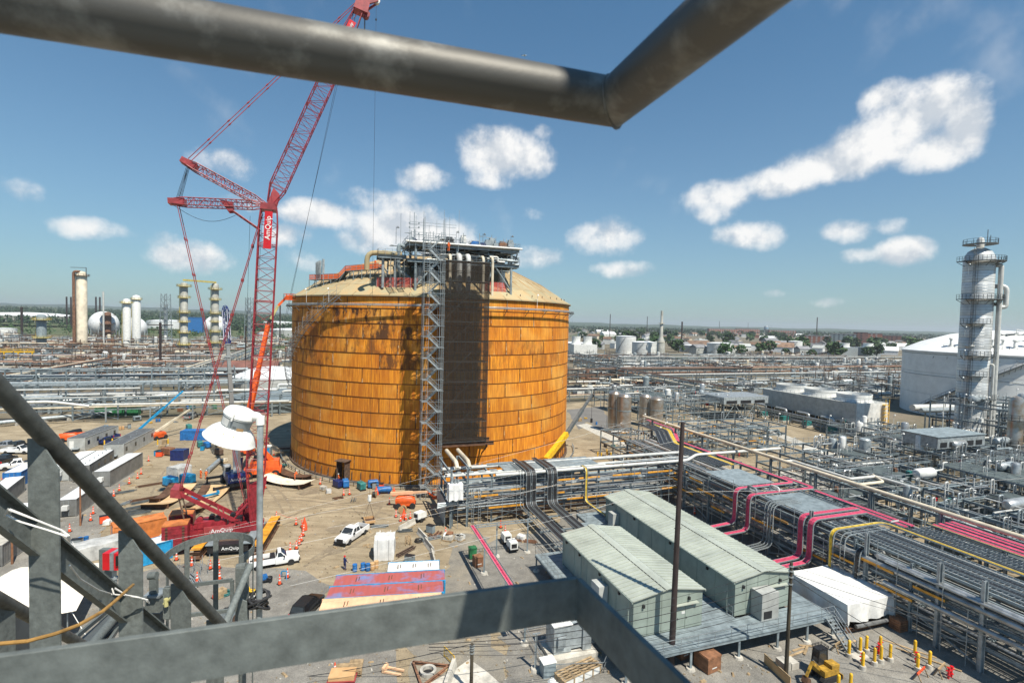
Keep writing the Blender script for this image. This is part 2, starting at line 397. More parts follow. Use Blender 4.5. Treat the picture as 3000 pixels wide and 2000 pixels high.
def patch(name,poly,z,m,jit=.5,step=2.5,kind='structure'):
 P=[]
 for (x0,y0),(x1,y1) in zip(poly,poly[1:]+poly[:1]):
  k=max(1,int(math.hypot(x1-x0,y1-y0)/step))
  for i in range(k):
   f=i/k;P.append((x0+(x1-x0)*f+random.uniform(-jit,jit),y0+(y1-y0)*f+random.uniform(-jit,jit)))
 mb=MB();mb.add([(x,y,z) for x,y in P],[tuple(range(len(P)))]);return struct(name,mb,m)
patch('yard_ground',[(-150,60),(-120,20),(-40,12),(30,12),(60,40),(85,110),(120,150),(95,205),(40,215),(5,190),(-30,200),(-75,190),(-110,150),(-170,140)],.0,'dirt',2,8)
patch('gravel_ground',[(-45.37,62.81),(-40.57,64.68),(-33.73,63.39),(-26.99,63.72),(-21.76,61.22),(-19.17,54.05),(-10.47,49.66),(-7.38,36.80),(-25.14,31.14),(-47.32,38.84),(-48.61,49.84)],.03,'gravel',.7,1.6)
patch('gravel_ground',[(-2.27,72.92),(3.82,76.88),(13.69,87.52),(33.70,97.89),(42.19,87.77),(51.30,74.72),(55.18,57.16),(52.50,41.94),(30.39,28.44),(5.59,27.90),(0.15,41.81),(0.72,49.02),(-3.10,56.06),(-4.06,63.78)],.03,'gravel',.8,1.6)
patch('gravel_ground',[(-8.12,61.87),(-8.07,76.19),(-3.38,75.22),(-3.10,56.06),(0.07,47.97),(-0.65,40.29),(-6.16,40.12),(-9.38,46.17)],.02,'gravel_tan',.9,1.6)
patch('gravel_ground',[(-87.52,111.89),(-77.06,104.82),(-69.37,88.64),(-58.84,73.23),(-51.74,59.80),(-46.97,49.90),(-60.00,46.74),(-95.40,78.89),(-89.51,92.77)],.02,'gravel',.8,2)
patch('road',[(-160.89,267.92),(-421.94,780.60),(-403.76,796.11),(-181.58,353.52),(-130.06,243.78)],.02,'asphalt',.4,8)
patch('road',[(20.83,188.62),(35.17,198.39),(31.64,153.92),(21.26,139.44)],.02,'asphalt',.4,4)
for i,(pl,mm) in enumerate([([(12.65,127.43),(25.19,166.41),(31.13,125.82),(27.41,107.26),(19.87,105.48)],'dirt'),([(54.70,121.66),(77.40,156.62),(81.74,134.01),(78.55,110.09),(63.97,104.33)],'dirt')]):
 patch('dirt_ground',pl,.04,mm,.8,2)
patch('grass_ground',[(-2600,640),(-420,640),(-160,720),(-60,900),(-200,1500),(-2600,1500)],.03,'grassland',12,60)
patch('grass_ground',[(148.72,516.78),(171.43,557.20),(257.00,549.17),(209.52,481.74),(155.19,473.03)],.05,'grassland',2,10)
patch('grass_ground',[(138.14,1258.59),(233.65,1758.17),(403.96,1685.90),(228.94,1145.36)],.05,'grassland',4,30)
patch('grass_ground',[(-250.67,447.24),(-290.15,543.56),(-251.68,580.39),(-215.12,496.16),(-235.91,453.32)],.05,'grassland',4,20)
patch('concrete_ground',[(21.08,160.37),(24.77,163.53),(32.80,136.66),(30.33,129.81)],.05,'concrete',.1,3)
patch('concrete_ground',[(79.21,167.28),(82.54,164.93),(84.16,117.00),(79.33,110.15)],.05,'concrete',.1,3)
patch('concrete_ground',[(56.78,109.59),(63.49,116.64),(79.33,110.15),(68.39,100.40),(59.02,101.79)],.045,'concrete',.2,3)
patch('concrete_ground',[(-6.21,44.03),(-3.16,47.35),(0.13,43.82),(0.22,37.02),(-5.61,36.85)],.05,'concrete',.3,2)
ground_mat('dirt_dark',[((.22,.175,.12),(.33,.27,.185)),((.75,.73,.70),(1,1,1)),((.8,.8,.8),(1.1,1.1,1.1))],[.3,1.4,8])
def ribbon(pts,w,z,m):
 P=[Vector((*p,0)) for p in pts];Q=[]
 for i in range(len(P)-1):
  a,b,c,d=P[max(0,i-1)],P[i],P[i+1],P[min(len(P)-1,i+2)]
  for k in range(10): t=k/10;Q.append(.5*((2*b)+(c-a)*t+(2*a-5*b+4*c-d)*t*t+(3*b-a-3*c+d)*t**3))
 mb=MB();vs=[]
 for i,q_ in enumerate(Q):
  d=(Q[min(i+1,len(Q)-1)]-Q[max(0,i-1)]).normalized();n=V(-d.y,d.x,0);ww=w*random.uniform(.55,1.1)/2;vs +=[q_+n*ww+V(0,0,z),q_-n*ww+V(0,0,z)]
 mb.add(vs,[(2*i,2*i+2,2*i+3,2*i+1) for i in range(len(Q)-1)]);struct('tyre_track_ground',mb,m)
TRK=[[(-35.51,80.18),(-32.99,84.33),(-27.15,86.55),(-21.19,85.10)],[(-34.76,77.61),(-31.06,82.13),(-25.15,83.66),(-19.43,80.64)],[(-25.91,66.38),(-24.74,70.37),(-22.52,78.35),(-22.59,86.23)],[(-41.04,87.52),(-36.91,88.46),(-29.55,87.02)],[(-60.49,108.60),(-53.87,103.42),(-42.89,91.44),(-36.23,81.80)],[(-71.32,105.71),(-66.52,95.66),(-59.70,83.37)],[(-88.22,115.48),(-84.12,125.99),(-83.13,140.38)],[(-126.55,136.58),(-121.85,147.96),(-99.50,143.15)],[(-26.03,64.57),(-24.63,67.58),(-22.55,69.26),(-20.44,74.56)],[(15.45,121.68),(19.54,130.21),(24.69,133.25)],[(63.60,134.48),(72.42,139.32),(74.29,128.17)]]
for i,t_ in enumerate(TRK):
 ribbon(t_,.5,.008+.0005*i,'dirt_dark');ribbon([(x+.9,y+1.4) for x,y in t_],.5,.016+.0005*i,'dirt_dark')
for i,(x,y,r) in enumerate([(-22.48,87.50,2.2),(-49.71,90.96,5),(-23.93,69.59,1.5),(-36.55,93.34,3),(-54.64,108.10,4),(-56.63,91.40,5),(19.80,127.80,4),(70.18,128.96,6),(-25.17,77.18,3),(-49.02,74.15,3)]):
 patch('ground_stain',[(x+r*math.cos(a)*random.uniform(.5,1.2),y+r*.8*math.sin(a)*random.uniform(.5,1.2)) for a in np.linspace(0,6.0,14)],.024+.0005*i,'dirt_dark',.2,.8)
dq=random.Random(77)
for nm,m_,cnt,sz in (('gravel_debris','dirt_dark',2600,.16),('wood_debris','wood',420,.3),('pale_debris','concrete',700,.16)):
 mb=MB()
 for i in range(cnt):
  py=dq.uniform(0,1);d=42+110*py**1.5;x=d*dq.uniform(-.93,.55)-0;s_=sz*dq.uniform(.4,1.4)
  if math.hypot(x-TX_,d-TY_)<36: continue
  mb.rbox(x,d,.03,s_*dq.uniform(.8,3 if sz >.2 else 1.6),s_*.7,s_*.4,dq.uniform(0,3),.7)
 struct(nm,mb,m_,'stuff')
# ================================================================ rusty storage tank
TX,TY,TR,TZ=-19.637,131.136,33.79,36.53
def tk(phi,r=TR,z=0.0):
 a=R(phi);return Vector((TX+r*math.cos(a),TY+r*math.sin(a),z))
def rust_mat():
 m=bpy.data.materials.new('tank_rust');m.use_nodes=True;t=m.node_tree;N=t.nodes;L=t.links;b=N['Principled BSDF'];b.inputs['Roughness'].default_value=.82
 ge=N.new('ShaderNodeNewGeometry');oi=N.new('ShaderNodeObjectInfo');uvn=N.new('ShaderNodeUVMap');sp=N.new('ShaderNodeSeparateXYZ');L.new(uvn.outputs[0],sp.inputs[0])
 def noise(scale,st,det=6,rough=.65,off=0):
  mp=N.new('ShaderNodeMapping');mp.inputs['Scale'].default_value=st;mp.inputs['Location'].default_value=(off,off*.7,off*.3)
  ad=N.new('ShaderNodeVectorMath');ad.operation='ADD';L.new(ge.outputs[0],ad.inputs[0]);cx=N.new('ShaderNodeCombineXYZ')
  mu=N.new('ShaderNodeMath');mu.operation='MULTIPLY';mu.inputs[1].default_value=3;L.new(oi.outputs['Random'],mu.inputs[0]);L.new(mu.outputs[0],cx.inputs[0]);L.new(cx.outputs[0],ad.inputs[1])
  L.new(ad.outputs[0],mp.inputs[0]);n=N.new('ShaderNodeTexNoise');n.inputs['Scale'].default_value=scale;n.inputs['Detail'].default_value=det;n.inputs['Roughness'].default_value=rough;L.new(mp.outputs[0],n.inputs[0]);return n.outputs[0]
 def ramp(v,a,c0,bpos,c1):
  r=N.new('ShaderNodeValToRGB');r.color_ramp.elements[0].position=a;r.color_ramp.elements[1].position=bpos;r.color_ramp.elements[0].color=(*c0,1);r.color_ramp.elements[1].color=(*c1,1);L.new(v,r.inputs[0]);return r.outputs[0]
 def mix(f,c0,c1,blend='MIX'):
  x=N.new('ShaderNodeMix');x.data_type='RGBA';x.blend_type=blend
  if isinstance(f,float): x.inputs['Factor'].default_value=f
  else: L.new(f,x.inputs['Factor'])
  for i,c in ((6,c0),(7,c1)):
   if isinstance(c,tuple): x.inputs[i].default_value=(*c,1)
   else: L.new(c,x.inputs[i])
  return x.outputs[2]
 def ma(op,a,c=None,d=None):
  x=N.new('ShaderNodeMath');x.operation=op;x.use_clamp=op in ('MULTIPLY_ADD',)
  for i,v in enumerate((a,c,d)):
   if v is None: continue
   if isinstance(v,(int,float)): x.inputs[i].default_value=v
   else: L.new(v,x.inputs[i])
  return x.outputs[0]
 fine=noise(4.2,(1,1,.035),5,.7);broad=noise(.55,(1,1,.12),off=9);blot=noise(.55,(1,1,.38),7,.72,off=31);big=noise(.16,(1,1,.9),3,.5,off=71)
 base=ramp(fine,.36,(.40,.105,.004),.66,(.92,.37,.018))
 base=mix(ma('MULTIPLY',ramp(broad,.42,(0,0,0),.62,(.9,.9,.9)),0.65),base,(.45,.125,.005))
 base=mix(ramp(big,.5,(0,0,0),.8,(.55,.55,.55)),base,(.90,.52,.11))
 oc=N.new('ShaderNodeSeparateColor');L.new(oi.outputs['Color'],oc.inputs[0])
 st=ramp(blot,.43,(1,1,1),.53,(0,0,0));base=mix(ma('MULTIPLY',st,oc.outputs[0]),base,(.060,.022,.007))
 pale=ramp(blot,.58,(0,0,0),.70,(1,1,1));base=mix(ma('MULTIPLY',ma('MULTIPLY',pale,oc.outputs[0]),.85),base,(.78,.52,.22))
 e1=ma('SUBTRACT',1.0,ma('MULTIPLY',sp.outputs[1],20.0));e2=ma('SUBTRACT',1.0,ma('MULTIPLY',ma('SUBTRACT',1.0,sp.outputs[1]),18.0))
 e3=ma('SUBTRACT',1.0,ma('MULTIPLY',ma('MINIMUM',sp.outputs[0],ma('SUBTRACT',1.0,sp.outputs[0])),95.0))
 ee=ma('MAXIMUM',ma('MAXIMUM',e1,e2),e3);edge=ma('MULTIPLY_ADD',ee,1.3,ma('MULTIPLY',ma('SUBTRACT',fine,.5),1.2))
 base=mix(ma('MULTIPLY',edge,.7),base,(.13,.040,.008))
 pl=ma('SUBTRACT',1.0,ma('MULTIPLY',sp.outputs[0],60.0));plm=ma('MULTIPLY',ma('MULTIPLY_ADD',pl,1.0,0.0),ramp(noise(.7,(1,1,1),4,.6,off=5),.50,(0,0,0),.62,(1,1,1)))
 base=mix(plm,base,(.74,.58,.36))
 mr=N.new('ShaderNodeMapRange');mr.inputs['To Min'].default_value=.88;mr.inputs['To Max'].default_value=1.08;L.new(oi.outputs['Random'],mr.inputs[0])
 sc=N.new('ShaderNodeVectorMath');sc.operation='SCALE';L.new(base,sc.inputs[0]);L.new(mr.outputs[0],sc.inputs['Scale']);L.new(sc.outputs[0],b.inputs['Base Color'])
 bp=N.new('ShaderNodeBump');bp.inputs['Strength'].default_value=.35;bp.inputs['Distance'].default_value=.06;L.new(fine,bp.inputs['Height']);L.new(bp.outputs[0],b.inputs['Normal'])
 M['tank_rust']=m
rust_mat()
dm('roofdome',(.40,.335,.205),.8,0,.25,.35,rgb2=(.31,.215,.10),thr=(.34,.62),obj=.10)
dm('roofeave',(.34,.32,.20),.8,0,.2,.4,rgb2=(.46,.30,.14))
tank=thing('storage_tank','huge round storage tank of rusty orange steel plates with a domed roof','tank',(TX,TY,0))
zl=[z*32/30 for z in (34.25,31.85,29.09,26.42,23.71,21.04,18.38,15.72,13.02,10.34,7.63,4.98,2.41,.15)]
mb=MB();mb.lathe([(TR-.14,0),(TR-.14,TZ)],(TX,TY,0),120,caps=False);part('inner_shell',mb,'rustdark',tank)
for c in range(13):
 zt,zb=zl[c]-.03,zl[c+1]+.03
 per,off=(18.31,(-93.5,-99.6,-87.4)[c % 3]) if c <10 else (16.5,(-102.65,-108.3,-99.0)[c-10])
 k0=int((-166-off)/per)-1
 for k in range(k0,k0+12):
  a0,a1=off+k*per,off+(k+1)*per
  if a1 <-168 or a0 >6: continue
  mb=MB();n=9;vs=[];fs=[];uv=[]
  gx=.09
  for i in range(n+1):
   u=i/n;a=a0+gx+(a1-a0-2*gx)*u;wob=.012*math.sin(i*2.1+k)
   vs +=[tk(a,TR+.07,zb+wob),tk(a,TR-.02,zt+wob),tk(a,TR-.10,zb+.01),tk(a,TR-.13,zt-.01)]
  for i in range(n):
   p,q=4*i,4*i+4;fs.append((p,q,q+1,p+1));uv +=[(i/n,0),((i+1)/n,0),((i+1)/n,1),(i/n,1)]
   fs.append((p+2,q+2,q,p));uv +=[(.5,0)]*4
   fs.append((p+1,q+1,q+3,p+3));uv +=[(.5,0)]*4
  fs +=[(0,1,3,2),(4*n+2,4*n+3,4*n+1,4*n)];uv +=[(0,.5)]*8
  mb.add(vs,fs);o=part('shell_plate',mb,M['tank_rust'],tank,smooth=True)
  ul=o.data.uv_layers.new(name='UVMap');ul.data.foreach_set('uv',[w for p in uv for w in p])
  amid=(a0+a1)/2;stain=random.uniform(0,.18)
  if c in (1,2,3) and amid <-80: stain=random.uniform(.55,1.0)
  if c ==4 and amid <-115: stain=random.uniform(.4,.8)
  if c ==4 and -95 <amid <-80: stain=.8
  if c in (3,4) and -70 <amid <-35: stain=random.uniform(.25,.7)
  o.color=(stain,stain,stain,1)
RISE=11.6;RS=(TR*TR+RISE*RISE)/(2*RISE);CZ=TZ+RISE-RS
def dome(phi,r,dz=0.0): return tk(phi,r,CZ+math.sqrt(max(0,RS*RS-r*r))+dz)
NP=56
for i in range(NP):
 a0,a1=i*360/NP+.07,(i+1)*360/NP-.07
 mb=MB();rr=[TR-3.2,TR*.78,TR*.6,TR*.42,TR*.25,2.0];vs=[];fs=[]
 for r in rr: vs +=[dome(a0,r),dome((a0+a1)/2,r,.03),dome(a1,r)]
 for k in range(len(rr)-1):
  for j in (0,1): fs.append((3*k+j,3*k+j+1,3*k+4+j,3*k+3+j))
 mb.add(vs,fs);part('roof_panel',mb,'roofdome',tank,smooth=True)
 mb=MB();rr=[TR+.45,TR+.45,TR-1.2,TR-3.1];zz=[-.22,.02,.05,.05];vs=[];fs=[]
 for r,d in zip(rr,zz):
  for a in (a0,(a0+a1)/2,a1): vs.append(tk(a,r,TZ+d) if r >TR else dome(a,r,d))
 for k in range(3):
  for j in (0,1): fs.append((3*k+j,3*k+j+1,3*k+4+j,3*k+3+j))
 mb.add(vs,fs);part('eave_panel',mb,'roofeave',tank)
 mb=MB();prev=None
 for r in (TR-.8,TR*.8,TR*.6,TR*.4,3):
  q=dome(i*360/NP,r,.05)
  if prev is not None: mb.beam(prev,q,.13,.1)
  prev=q
 part('roof_seam',mb,'rustplate',tank)
mb=MB();mb.lathe([(2.2,CZ+RS-.05),(2.2,CZ+RS+.6),(1.9,CZ+RS+.8),(.2,CZ+RS+1.0)],(TX,TY,0),16);part('roof_vent',mb,'roofdome',tank)
mb=MB()
for z in (TZ-.12,): mb.lathe([(TR-.05,z-.25),(TR+.40,z-.1),(TR+.40,z),(TR-.05,z)],(TX,TY,0),120,caps=False)
part('wind_girder',mb,'rustdark',tank)
for z,r,k in ((TZ-1.75,1.15,'steel_light'),(TZ-2.0,1.2,'steel')):
 mb=MB();pts=[tk(a,TR+r,z) for a in range(-170,12,2)];mb.tube(pts,.10,6);part('ring_pipe',mb,k,tank)
for a in range(-166,8,9):
 mb=MB();mb.beam(tk(a,TR,TZ-2.1),tk(a,TR+1.35,TZ-2.1),.1,.12);mb.beam(tk(a,TR,TZ-3.4),tk(a,TR+1.2,TZ-2.15),.08);part('bracket',mb,'steel_dark',tank)
mb=MB();mb.lathe([(TR+.5,0),(TR+.5,.35),(TR-.2,.38)],(TX,TY,0),120,caps=False);part('foundation_ring',mb,'brown',tank)
mb=MB();mb.rail([tk(a,TR+2.2,.05) for a in range(-160,4,3)],.8,.05,3);part('perimeter_rail',mb,'steel',tank)
for a in np.arange(-160,0,3.4):
 mb=MB();mb.beam(tk(a,TR+.12,.35),tk(a,TR+.12,2.1),.12,.12);mb.beam(tk(a,TR+.2,.35),tk(a,TR+.2,.9),.35,.2);part('anchor_strap',mb,'brown',tank)
a=-111.6;q=tk(a,TR);nn=(q-Vector((TX,TY,0))).normalized();tt=Vector((-nn.y,nn.x,0))
mb=MB();w=1.0
for sx in (-1,1): mb.extr([q+tt*(w*sx)+V(0,0,.6),q+tt*(w*sx)+nn*1.6+V(0,0,.6),q+tt*(w*sx)+nn*1.6+V(0,0,4.2),q+tt*(w*sx)+V(0,0,4.2)],tt*(-.08*sx),0)
mb.extr([q+tt*(w+.3)+V(0,0,4.21),q+tt*(w+.3)+nn*1.9+V(0,0,4.21),q-tt*(w+.3)+nn*1.9+V(0,0,4.21),q-tt*(w+.3)+V(0,0,4.21)],(0,0,.1),0)
part('access_hood',mb,'brown',tank)
mb=MB();mr=MB();pa=None
for i in range(60):
 a=-114-i*.95;z=TZ-.3-i*.36;p,q=tk(a,TR+.35,z),tk(a,TR+1.5,z)
 mb.beam(p,q,.22,.04)
 if pa is not None:
  mb.beam(pa[0],p,.05,.12);mb.beam(pa[1],q,.05,.12)
  for h in (.55,1.1): mr.beam(pa[1]+V(0,0,h),q+V(0,0,h),.05)
 if i % 3 ==0:
  mr.beam(q,q+V(0,0,2.2),.05);mr.beam(tk(a,TR,z-1),q,.06)
  for h in (1.5,2.2): mr.beam(q+V(0,0,h),p+V(0,0,h),.04)
 pa=(p,q)
part('spiral_stair',mb,'galv',tank);part('stair_railing',mr,'galv',tank)
for a in (-119,-131.5,-44):
 mb=MB();mb.beam(tk(a,TR+.6,TZ-1.5),tk(a,TR+.6,TZ+1.3),.06);mb.lathe([(.05,0),(.22,-.22),(.02,.1)],tk(a,TR+.75,TZ+1.3),8);part('lamp',mb,'whitepaint',tank)
for a in np.arange(-62,-8,6.0):
 mb=MB();mb.beam(dome(a,TR-.9),dome(a,TR-.9,.5),.14);part('roof_lug',mb,'rustdark',tank)
# ================================================================ roof platform, scaffolds
PT=Vector((.947,.321,0));PN=Vector((-.321,.947,0));PO=Vector((-9.6,101.4,0))
def pf(s,n,z): return PO+PT*s+PN*n+Vector((0,0,z))
plat=thing('roof_platform','steel equipment platform on tall legs straddling the front edge of the tank roof','platform',tuple(pf(0,4,37)))
DZ1,DZ2=43.3,46.4;rp0=random.Random(17)
for i in range(46):
 s=rp0.uniform(-10.6,10.6);n=rp0.uniform(.3,7);z=rp0.choice((DZ1,DZ1,DZ2));mb=MB();mb.beam(pf(s,n,z-rp0.uniform(.5,2.2)),pf(s+rp0.uniform(-1.5,1.5),n,z),.1);mb.beam(pf(s-1,n,z-1),pf(s+1,n,z-1),.12);part('hanger',mb,rp0.choice(('steel_dark','steel_dark','steel')),plat)
for s in (-9.6,-1.5,9.8):
 for n in (.6,8.5):
  mb=MB();p=pf(s,n,0);zz=TZ+.2 if n <2 else 40.2
  mb.cyl((p.x,p.y,zz),(p.x,p.y,DZ2),.26,n=10);mb.cyl((p.x,p.y,zz-.1),(p.x,p.y,zz+.25),.6,n=10);part('leg',mb,'steel',plat,smooth=True)
for s0,s1 in ((-9.6,-5.5),(9.8,6.2)):
 mb=MB();mb.cyl(pf(s0,.6,38.3),pf(s1,.6,DZ1),.17,n=8);part('brace',mb,'steel',plat)
 mb=MB();mb.cyl(pf(s1-2*(1 if s0 >0 else -1),.6,38.3),pf(s1,.6,DZ1),.17,n=8);part('brace',mb,'steel',plat)
for z,k in ((DZ1,'steel'),(DZ2,'steel_light')):
 for n in (.4,4.5,8.8):
  mb=MB();mb.ibeam(pf(-11.2,n,z),pf(11.4,n,z),.35,.55);part('girder',mb,k,plat)
 for s in np.linspace(-11,11.2,10):
  mb=MB();mb.ibeam(pf(s,.4,z-.02),pf(s,8.8,z-.02),.25,.4);part('cross_beam',mb,'steel',plat)
 mb=MB();mb.extr([pf(-11.2,.1,z+.3),pf(11.4,.1,z+.3),pf(11.4,9,z+.3),pf(-11.2,9,z+.3)],(0,0,.06),0);part('deck',mb,'gratedark',plat)
mb=MB();mb.tube([pf(-11.6,-.2,DZ2+.45),pf(11.8,-.2,DZ2+.45)],.2,8);part('header_pipe',mb,'whitepipe',plat)
for i,z in enumerate((DZ2+.36,)):
 mb=MB();mb.rail([pf(-11.2,.1,z),pf(11.4,.1,z),pf(11.4,9,z),pf(-11.2,9,z),pf(-11.2,.1,z)],1.1,.03,1.5);part('handrail',mb,'galv',plat)
mb=MB();mb.rail([pf(-11.2,.1,DZ1+.36),pf(11.4,.1,DZ1+.36),pf(11.4,9,DZ1+.36)],1.1,.03,1.5);part('handrail',mb,'galv',plat)
rp=random.Random(3)
for i in range(70):   # pipework between the decks
 s=rp.uniform(-10.5,9.5);l=rp.uniform(1.5,6);n=rp.uniform(-.1,3.5);z=rp.uniform(DZ1+.5,DZ2-.3);zz=z+rp.choice((-1,1))*rp.uniform(.3,1)
 mb=MB();mb.tube([pf(s,n,z),pf(min(11,s+l),n,z),pf(min(11,s+l),n+rp.choice((0,1.2)),zz),pf(min(11.2,s+l+1.5),n,zz)],rp.choice((.06,.09,.14,.2)),6,bend=.25)
 part('pipe',mb,rp.choice(('steel_light','steel','whitepipe','steel_dark','steel_dark','galv')),plat)
for s,r in ((-1.4,.55),(.4,.5),(3.4,.3),(-3.2,.3),(5.3,.28)):
 mb=MB();mb.tube([pf(s,3.5,DZ1+1.4),pf(s,-1.2,DZ1+1.4),pf(s,-1.2,11.5)],r,10,bend=1.1);part('downpipe',mb,'whitepipe' if r >.4 else 'cream',plat,smooth=True)
for s in (-8.5,-6.4,-4,8.3):   # pump barrels under the deck
 mb=MB();mb.lathe([(.75,39.0),(.8,39.3),(.8,42.2),(.3,42.8)],pf(s,2.5,0),14);part('pump_barrel',mb,'insul',plat,smooth=True)
tops=[(-9.3,'navy',1.4,1.0),(-2.2,'black',1.6,1.8),(.6,'whitepaint',1.2,2.3),(3.1,'blue',1.8,1.3),(4.6,'navy',1.3,1.1),(5.6,'steel_light',1.0,1.8),(6.6,'steel_light',1.5,2.2),(7.6,'navy',.8,1.0),(8.9,'woodbrown',1.6,1.6),(9.8,'black',1,.9),(10.6,'steel_light',1.2,2.1)]
for i,(s,k,w,h) in enumerate(tops):
 o=MB();p=pf(s*1.0-.6,2.2,DZ2+.36)
 o.rbox(p.x,p.y,p.z,w,1.2,h*.8,.32);o.rbox(p.x,p.y,p.z+h*.8,w*.7,.9,h*.2,.32);part('equipment_box',o,k,plat)
for s in np.linspace(-11,11.3,34):
 mb=MB();h=rp.uniform(1.2,3.0);p=pf(s,rp.uniform(.6,6),DZ2+.3);mb.beam(p,p+V(0,0,h),.12);mb.beam(p+V(0,0,h*.8),p+V(rp.uniform(-1.4,1.4),-.3,h*.8),.12);mb.rbox(p.x,p.y,p.z,rp.uniform(.4,1.2),.6,rp.uniform(.5,1.3),.3);part('stanchion',mb,'steel_light',plat)
mb=MB();p=pf(-9.9,1.2,DZ2);mb.beam(p,p+V(0,0,6.2),.12)
for h in (2.0,3.2,4.0): mb.beam(p+V(-1,0,h),p+V(1,0,h),.06);mb.rbox(p.x+.9,p.y,p.z+h,.25,.25,.3);mb.rbox(p.x-.9,p.y,p.z+h,.25,.25,.3)
part('antenna_mast',mb,'galv',plat)
for s in (-1.0,4.6,-13.0,10.7):
 mb=MB();p=pf(s,4,DZ2+.3);mb.beam(p,p+V(0,0,3.4),.07);mb.lathe([(.05,0),(.3,-.25),(.05,.1)],p+V(.35,0,3.4),8);part('lamp',mb,'steel_dark',plat)
for s in (-15.5,-13.2):
 mb=MB();p=pf(s,3.0,0);mb.cyl((p.x,p.y,38.0),(p.x,p.y,43.8),.28,n=10);part('leg',mb,'steel_light',plat,smooth=True)
mb=MB();mb.ibeam(pf(-16.5,2.2,43.9),pf(-11.2,2.2,43.9),.3,.5);mb.ibeam(pf(-16.5,6.2,43.9),pf(-11.2,6.2,43.9),.3,.5);part('wing_girder',mb,'steel',plat)
mb=MB();mb.extr([pf(-16.5,2,44.2),pf(-11.25,2,44.2),pf(-11.25,6.4,44.2),pf(-16.5,6.4,44.2)],(0,0,.06),0);part('wing_deck',mb,'gratedark',plat)
mb=MB();mb.rail([pf(-11.2,2,44.3),pf(-16.5,2,44.3),pf(-16.5,6.4,44.3)],1.1,.03,1.2);part('handrail',mb,'galv',plat)
mb=MB();mb.tube([pf(-18.5,2.8,41.2),pf(-18.5,2.8,44.6),pf(-12,2.8,44.6)],.5,12,bend=1.6);part('vent_pipe',mb,'roofeave',plat,smooth=True)
mb=MB();mb.tube([pf(-11.5,2.6,46),pf(-12.6,2.6,46.5),pf(-12.6,2.6,41.5),pf(-10.4,2.6,40)],.4,10,bend=.8);part('bypass_pipe',mb,'steel',plat,smooth=True)
for i in range(16):
 s=rp.uniform(-16.3,-11.6);z=rp.uniform(41.5,46.5);mb=MB();mb.tube([pf(s,rp.uniform(2,5),z),pf(s+rp.uniform(.5,2),rp.uniform(2,5),z),pf(s+1.5,3,z-rp.uniform(.5,3))],rp.choice((.05,.1,.16)),6,bend=.2);part('pipe',mb,rp.choice(('steel','steel_light','steel_dark')),plat)
for s in (-12.5,-14.2):
 mb=MB();prev=None
 for k in range(9):
  q0,q1=pf(s,1.6-k*.16,43.8-k*.75),pf(s+.9,1.6-k*.16,43.8-k*.75);mb.beam(q0,q1,.25,.05)
 mb.beam(pf(s,1.6,43.8),pf(s,.3,37.8),.08,.25);mb.beam(pf(s+.9,1.6,43.8),pf(s+.9,.3,37.8),.08,.25);part('stair',mb,'steel_dark',plat)
def net_mat(name,rgb,fac,scale=0):
 m=bpy.data.materials.new(name);m.use_nodes=True;t=m.node_tree;N=t.nodes;L=t.links;N.clear()
 o=N.new('ShaderNodeOutputMaterial');mx=N.new('ShaderNodeMixShader');d=N.new('ShaderNodeBsdfDiffuse');tr=N.new('ShaderNodeBsdfTransparent')
 ge=N.new('ShaderNodeNewGeometry');nz=N.new('ShaderNodeTexNoise');nz.inputs['Scale'].default_value=.9;nz.inputs['Detail'].default_value=5;L.new(ge.outputs[0],nz.inputs[0])
 mr=N.new('ShaderNodeMapRange');mr.inputs['From Min'].default_value=.3;mr.inputs['From Max'].default_value=.7;mr.inputs['To Min'].default_value=fac-.12;mr.inputs['To Max'].default_value=fac+.12;L.new(nz.outputs[0],mr.inputs[0])
 d.inputs[0].default_value=(*rgb,1);L.new(mr.outputs[0],mx.inputs[0]);L.new(tr.outputs[0],mx.inputs[1]);L.new(d.outputs[0],mx.inputs[2]);L.new(mx.outputs[0],o.inputs[0]);M[name]=m
net_mat('net_black',(.040,.034,.029),.64);net_mat('net_red',(.62,.13,.11),.58);net_mat('net_orange',(.85,.14,.03),.72)
for a0,a1,rr in ((-103,-88,TR-2.2),(-66,-55,TR-2.0)):
 s=thing('debris_screen','pink mesh debris screen along the tank roof edge, '+('left of the platform' if a0 <-80 else 'right of the dark net'),'screen',tuple(dome((a0+a1)/2,rr)))
 mb=MB()
 for i in range(6):
  f0,f1=a0+(a1-a0)*i/6,a0+(a1-a0)*(i+1)/6;mb.quad(dome(f0,rr),dome(f1,rr),dome(f1,rr,1.9),dome(f0,rr,1.9))
 part('mesh_sheet',mb,'net_red',s);mp=MB()
 for i in range(7):
  f=a0+(a1-a0)*i/6;mp.beam(dome(f,rr),dome(f,rr,2.0),.08)
 part('post_line',mp,'galv',s)
scf=thing('netted_scaffold','tall boxed scaffold wrapped in dark net hanging down the front of the tank','scaffold',tuple(pf(1.6,-6,9)))
S0,S1,N0,N1=-5.6,3.25,-6.4,-3.1;ZB,ZT=9.4,43.0
for n in (N0,N1):
 for s in np.linspace(S0,S1,7):
  mb=MB();mb.beam(pf(s,n,ZB),pf(s,n,ZT),.07);part('standard',mb,'steel_dark',scf)
lv=np.linspace(ZB,ZT,19)
for i,z in enumerate(lv):
 for n in (N0,N1):
  mb=MB();mb.beam(pf(S0,n,z),pf(S1,n,z),.07,.09);part('ledger',mb,'brown' if i % 2 else 'steel',scf)
 mb=MB()
 for s in np.linspace(S0,S1,7): mb.beam(pf(s,N0,z),pf(s,N1,z),.06)
 part('transom',mb,'steel_dark',scf)
 if i % 2 ==0:
  mb=MB();mb.extr([pf(S0,N0+.6,z+.04),pf(S1,N0+.6,z+.04),pf(S1,N1,z+.04),pf(S0,N1,z+.04)],(0,0,.06),0);part('deck_boards',mb,'brown',scf)
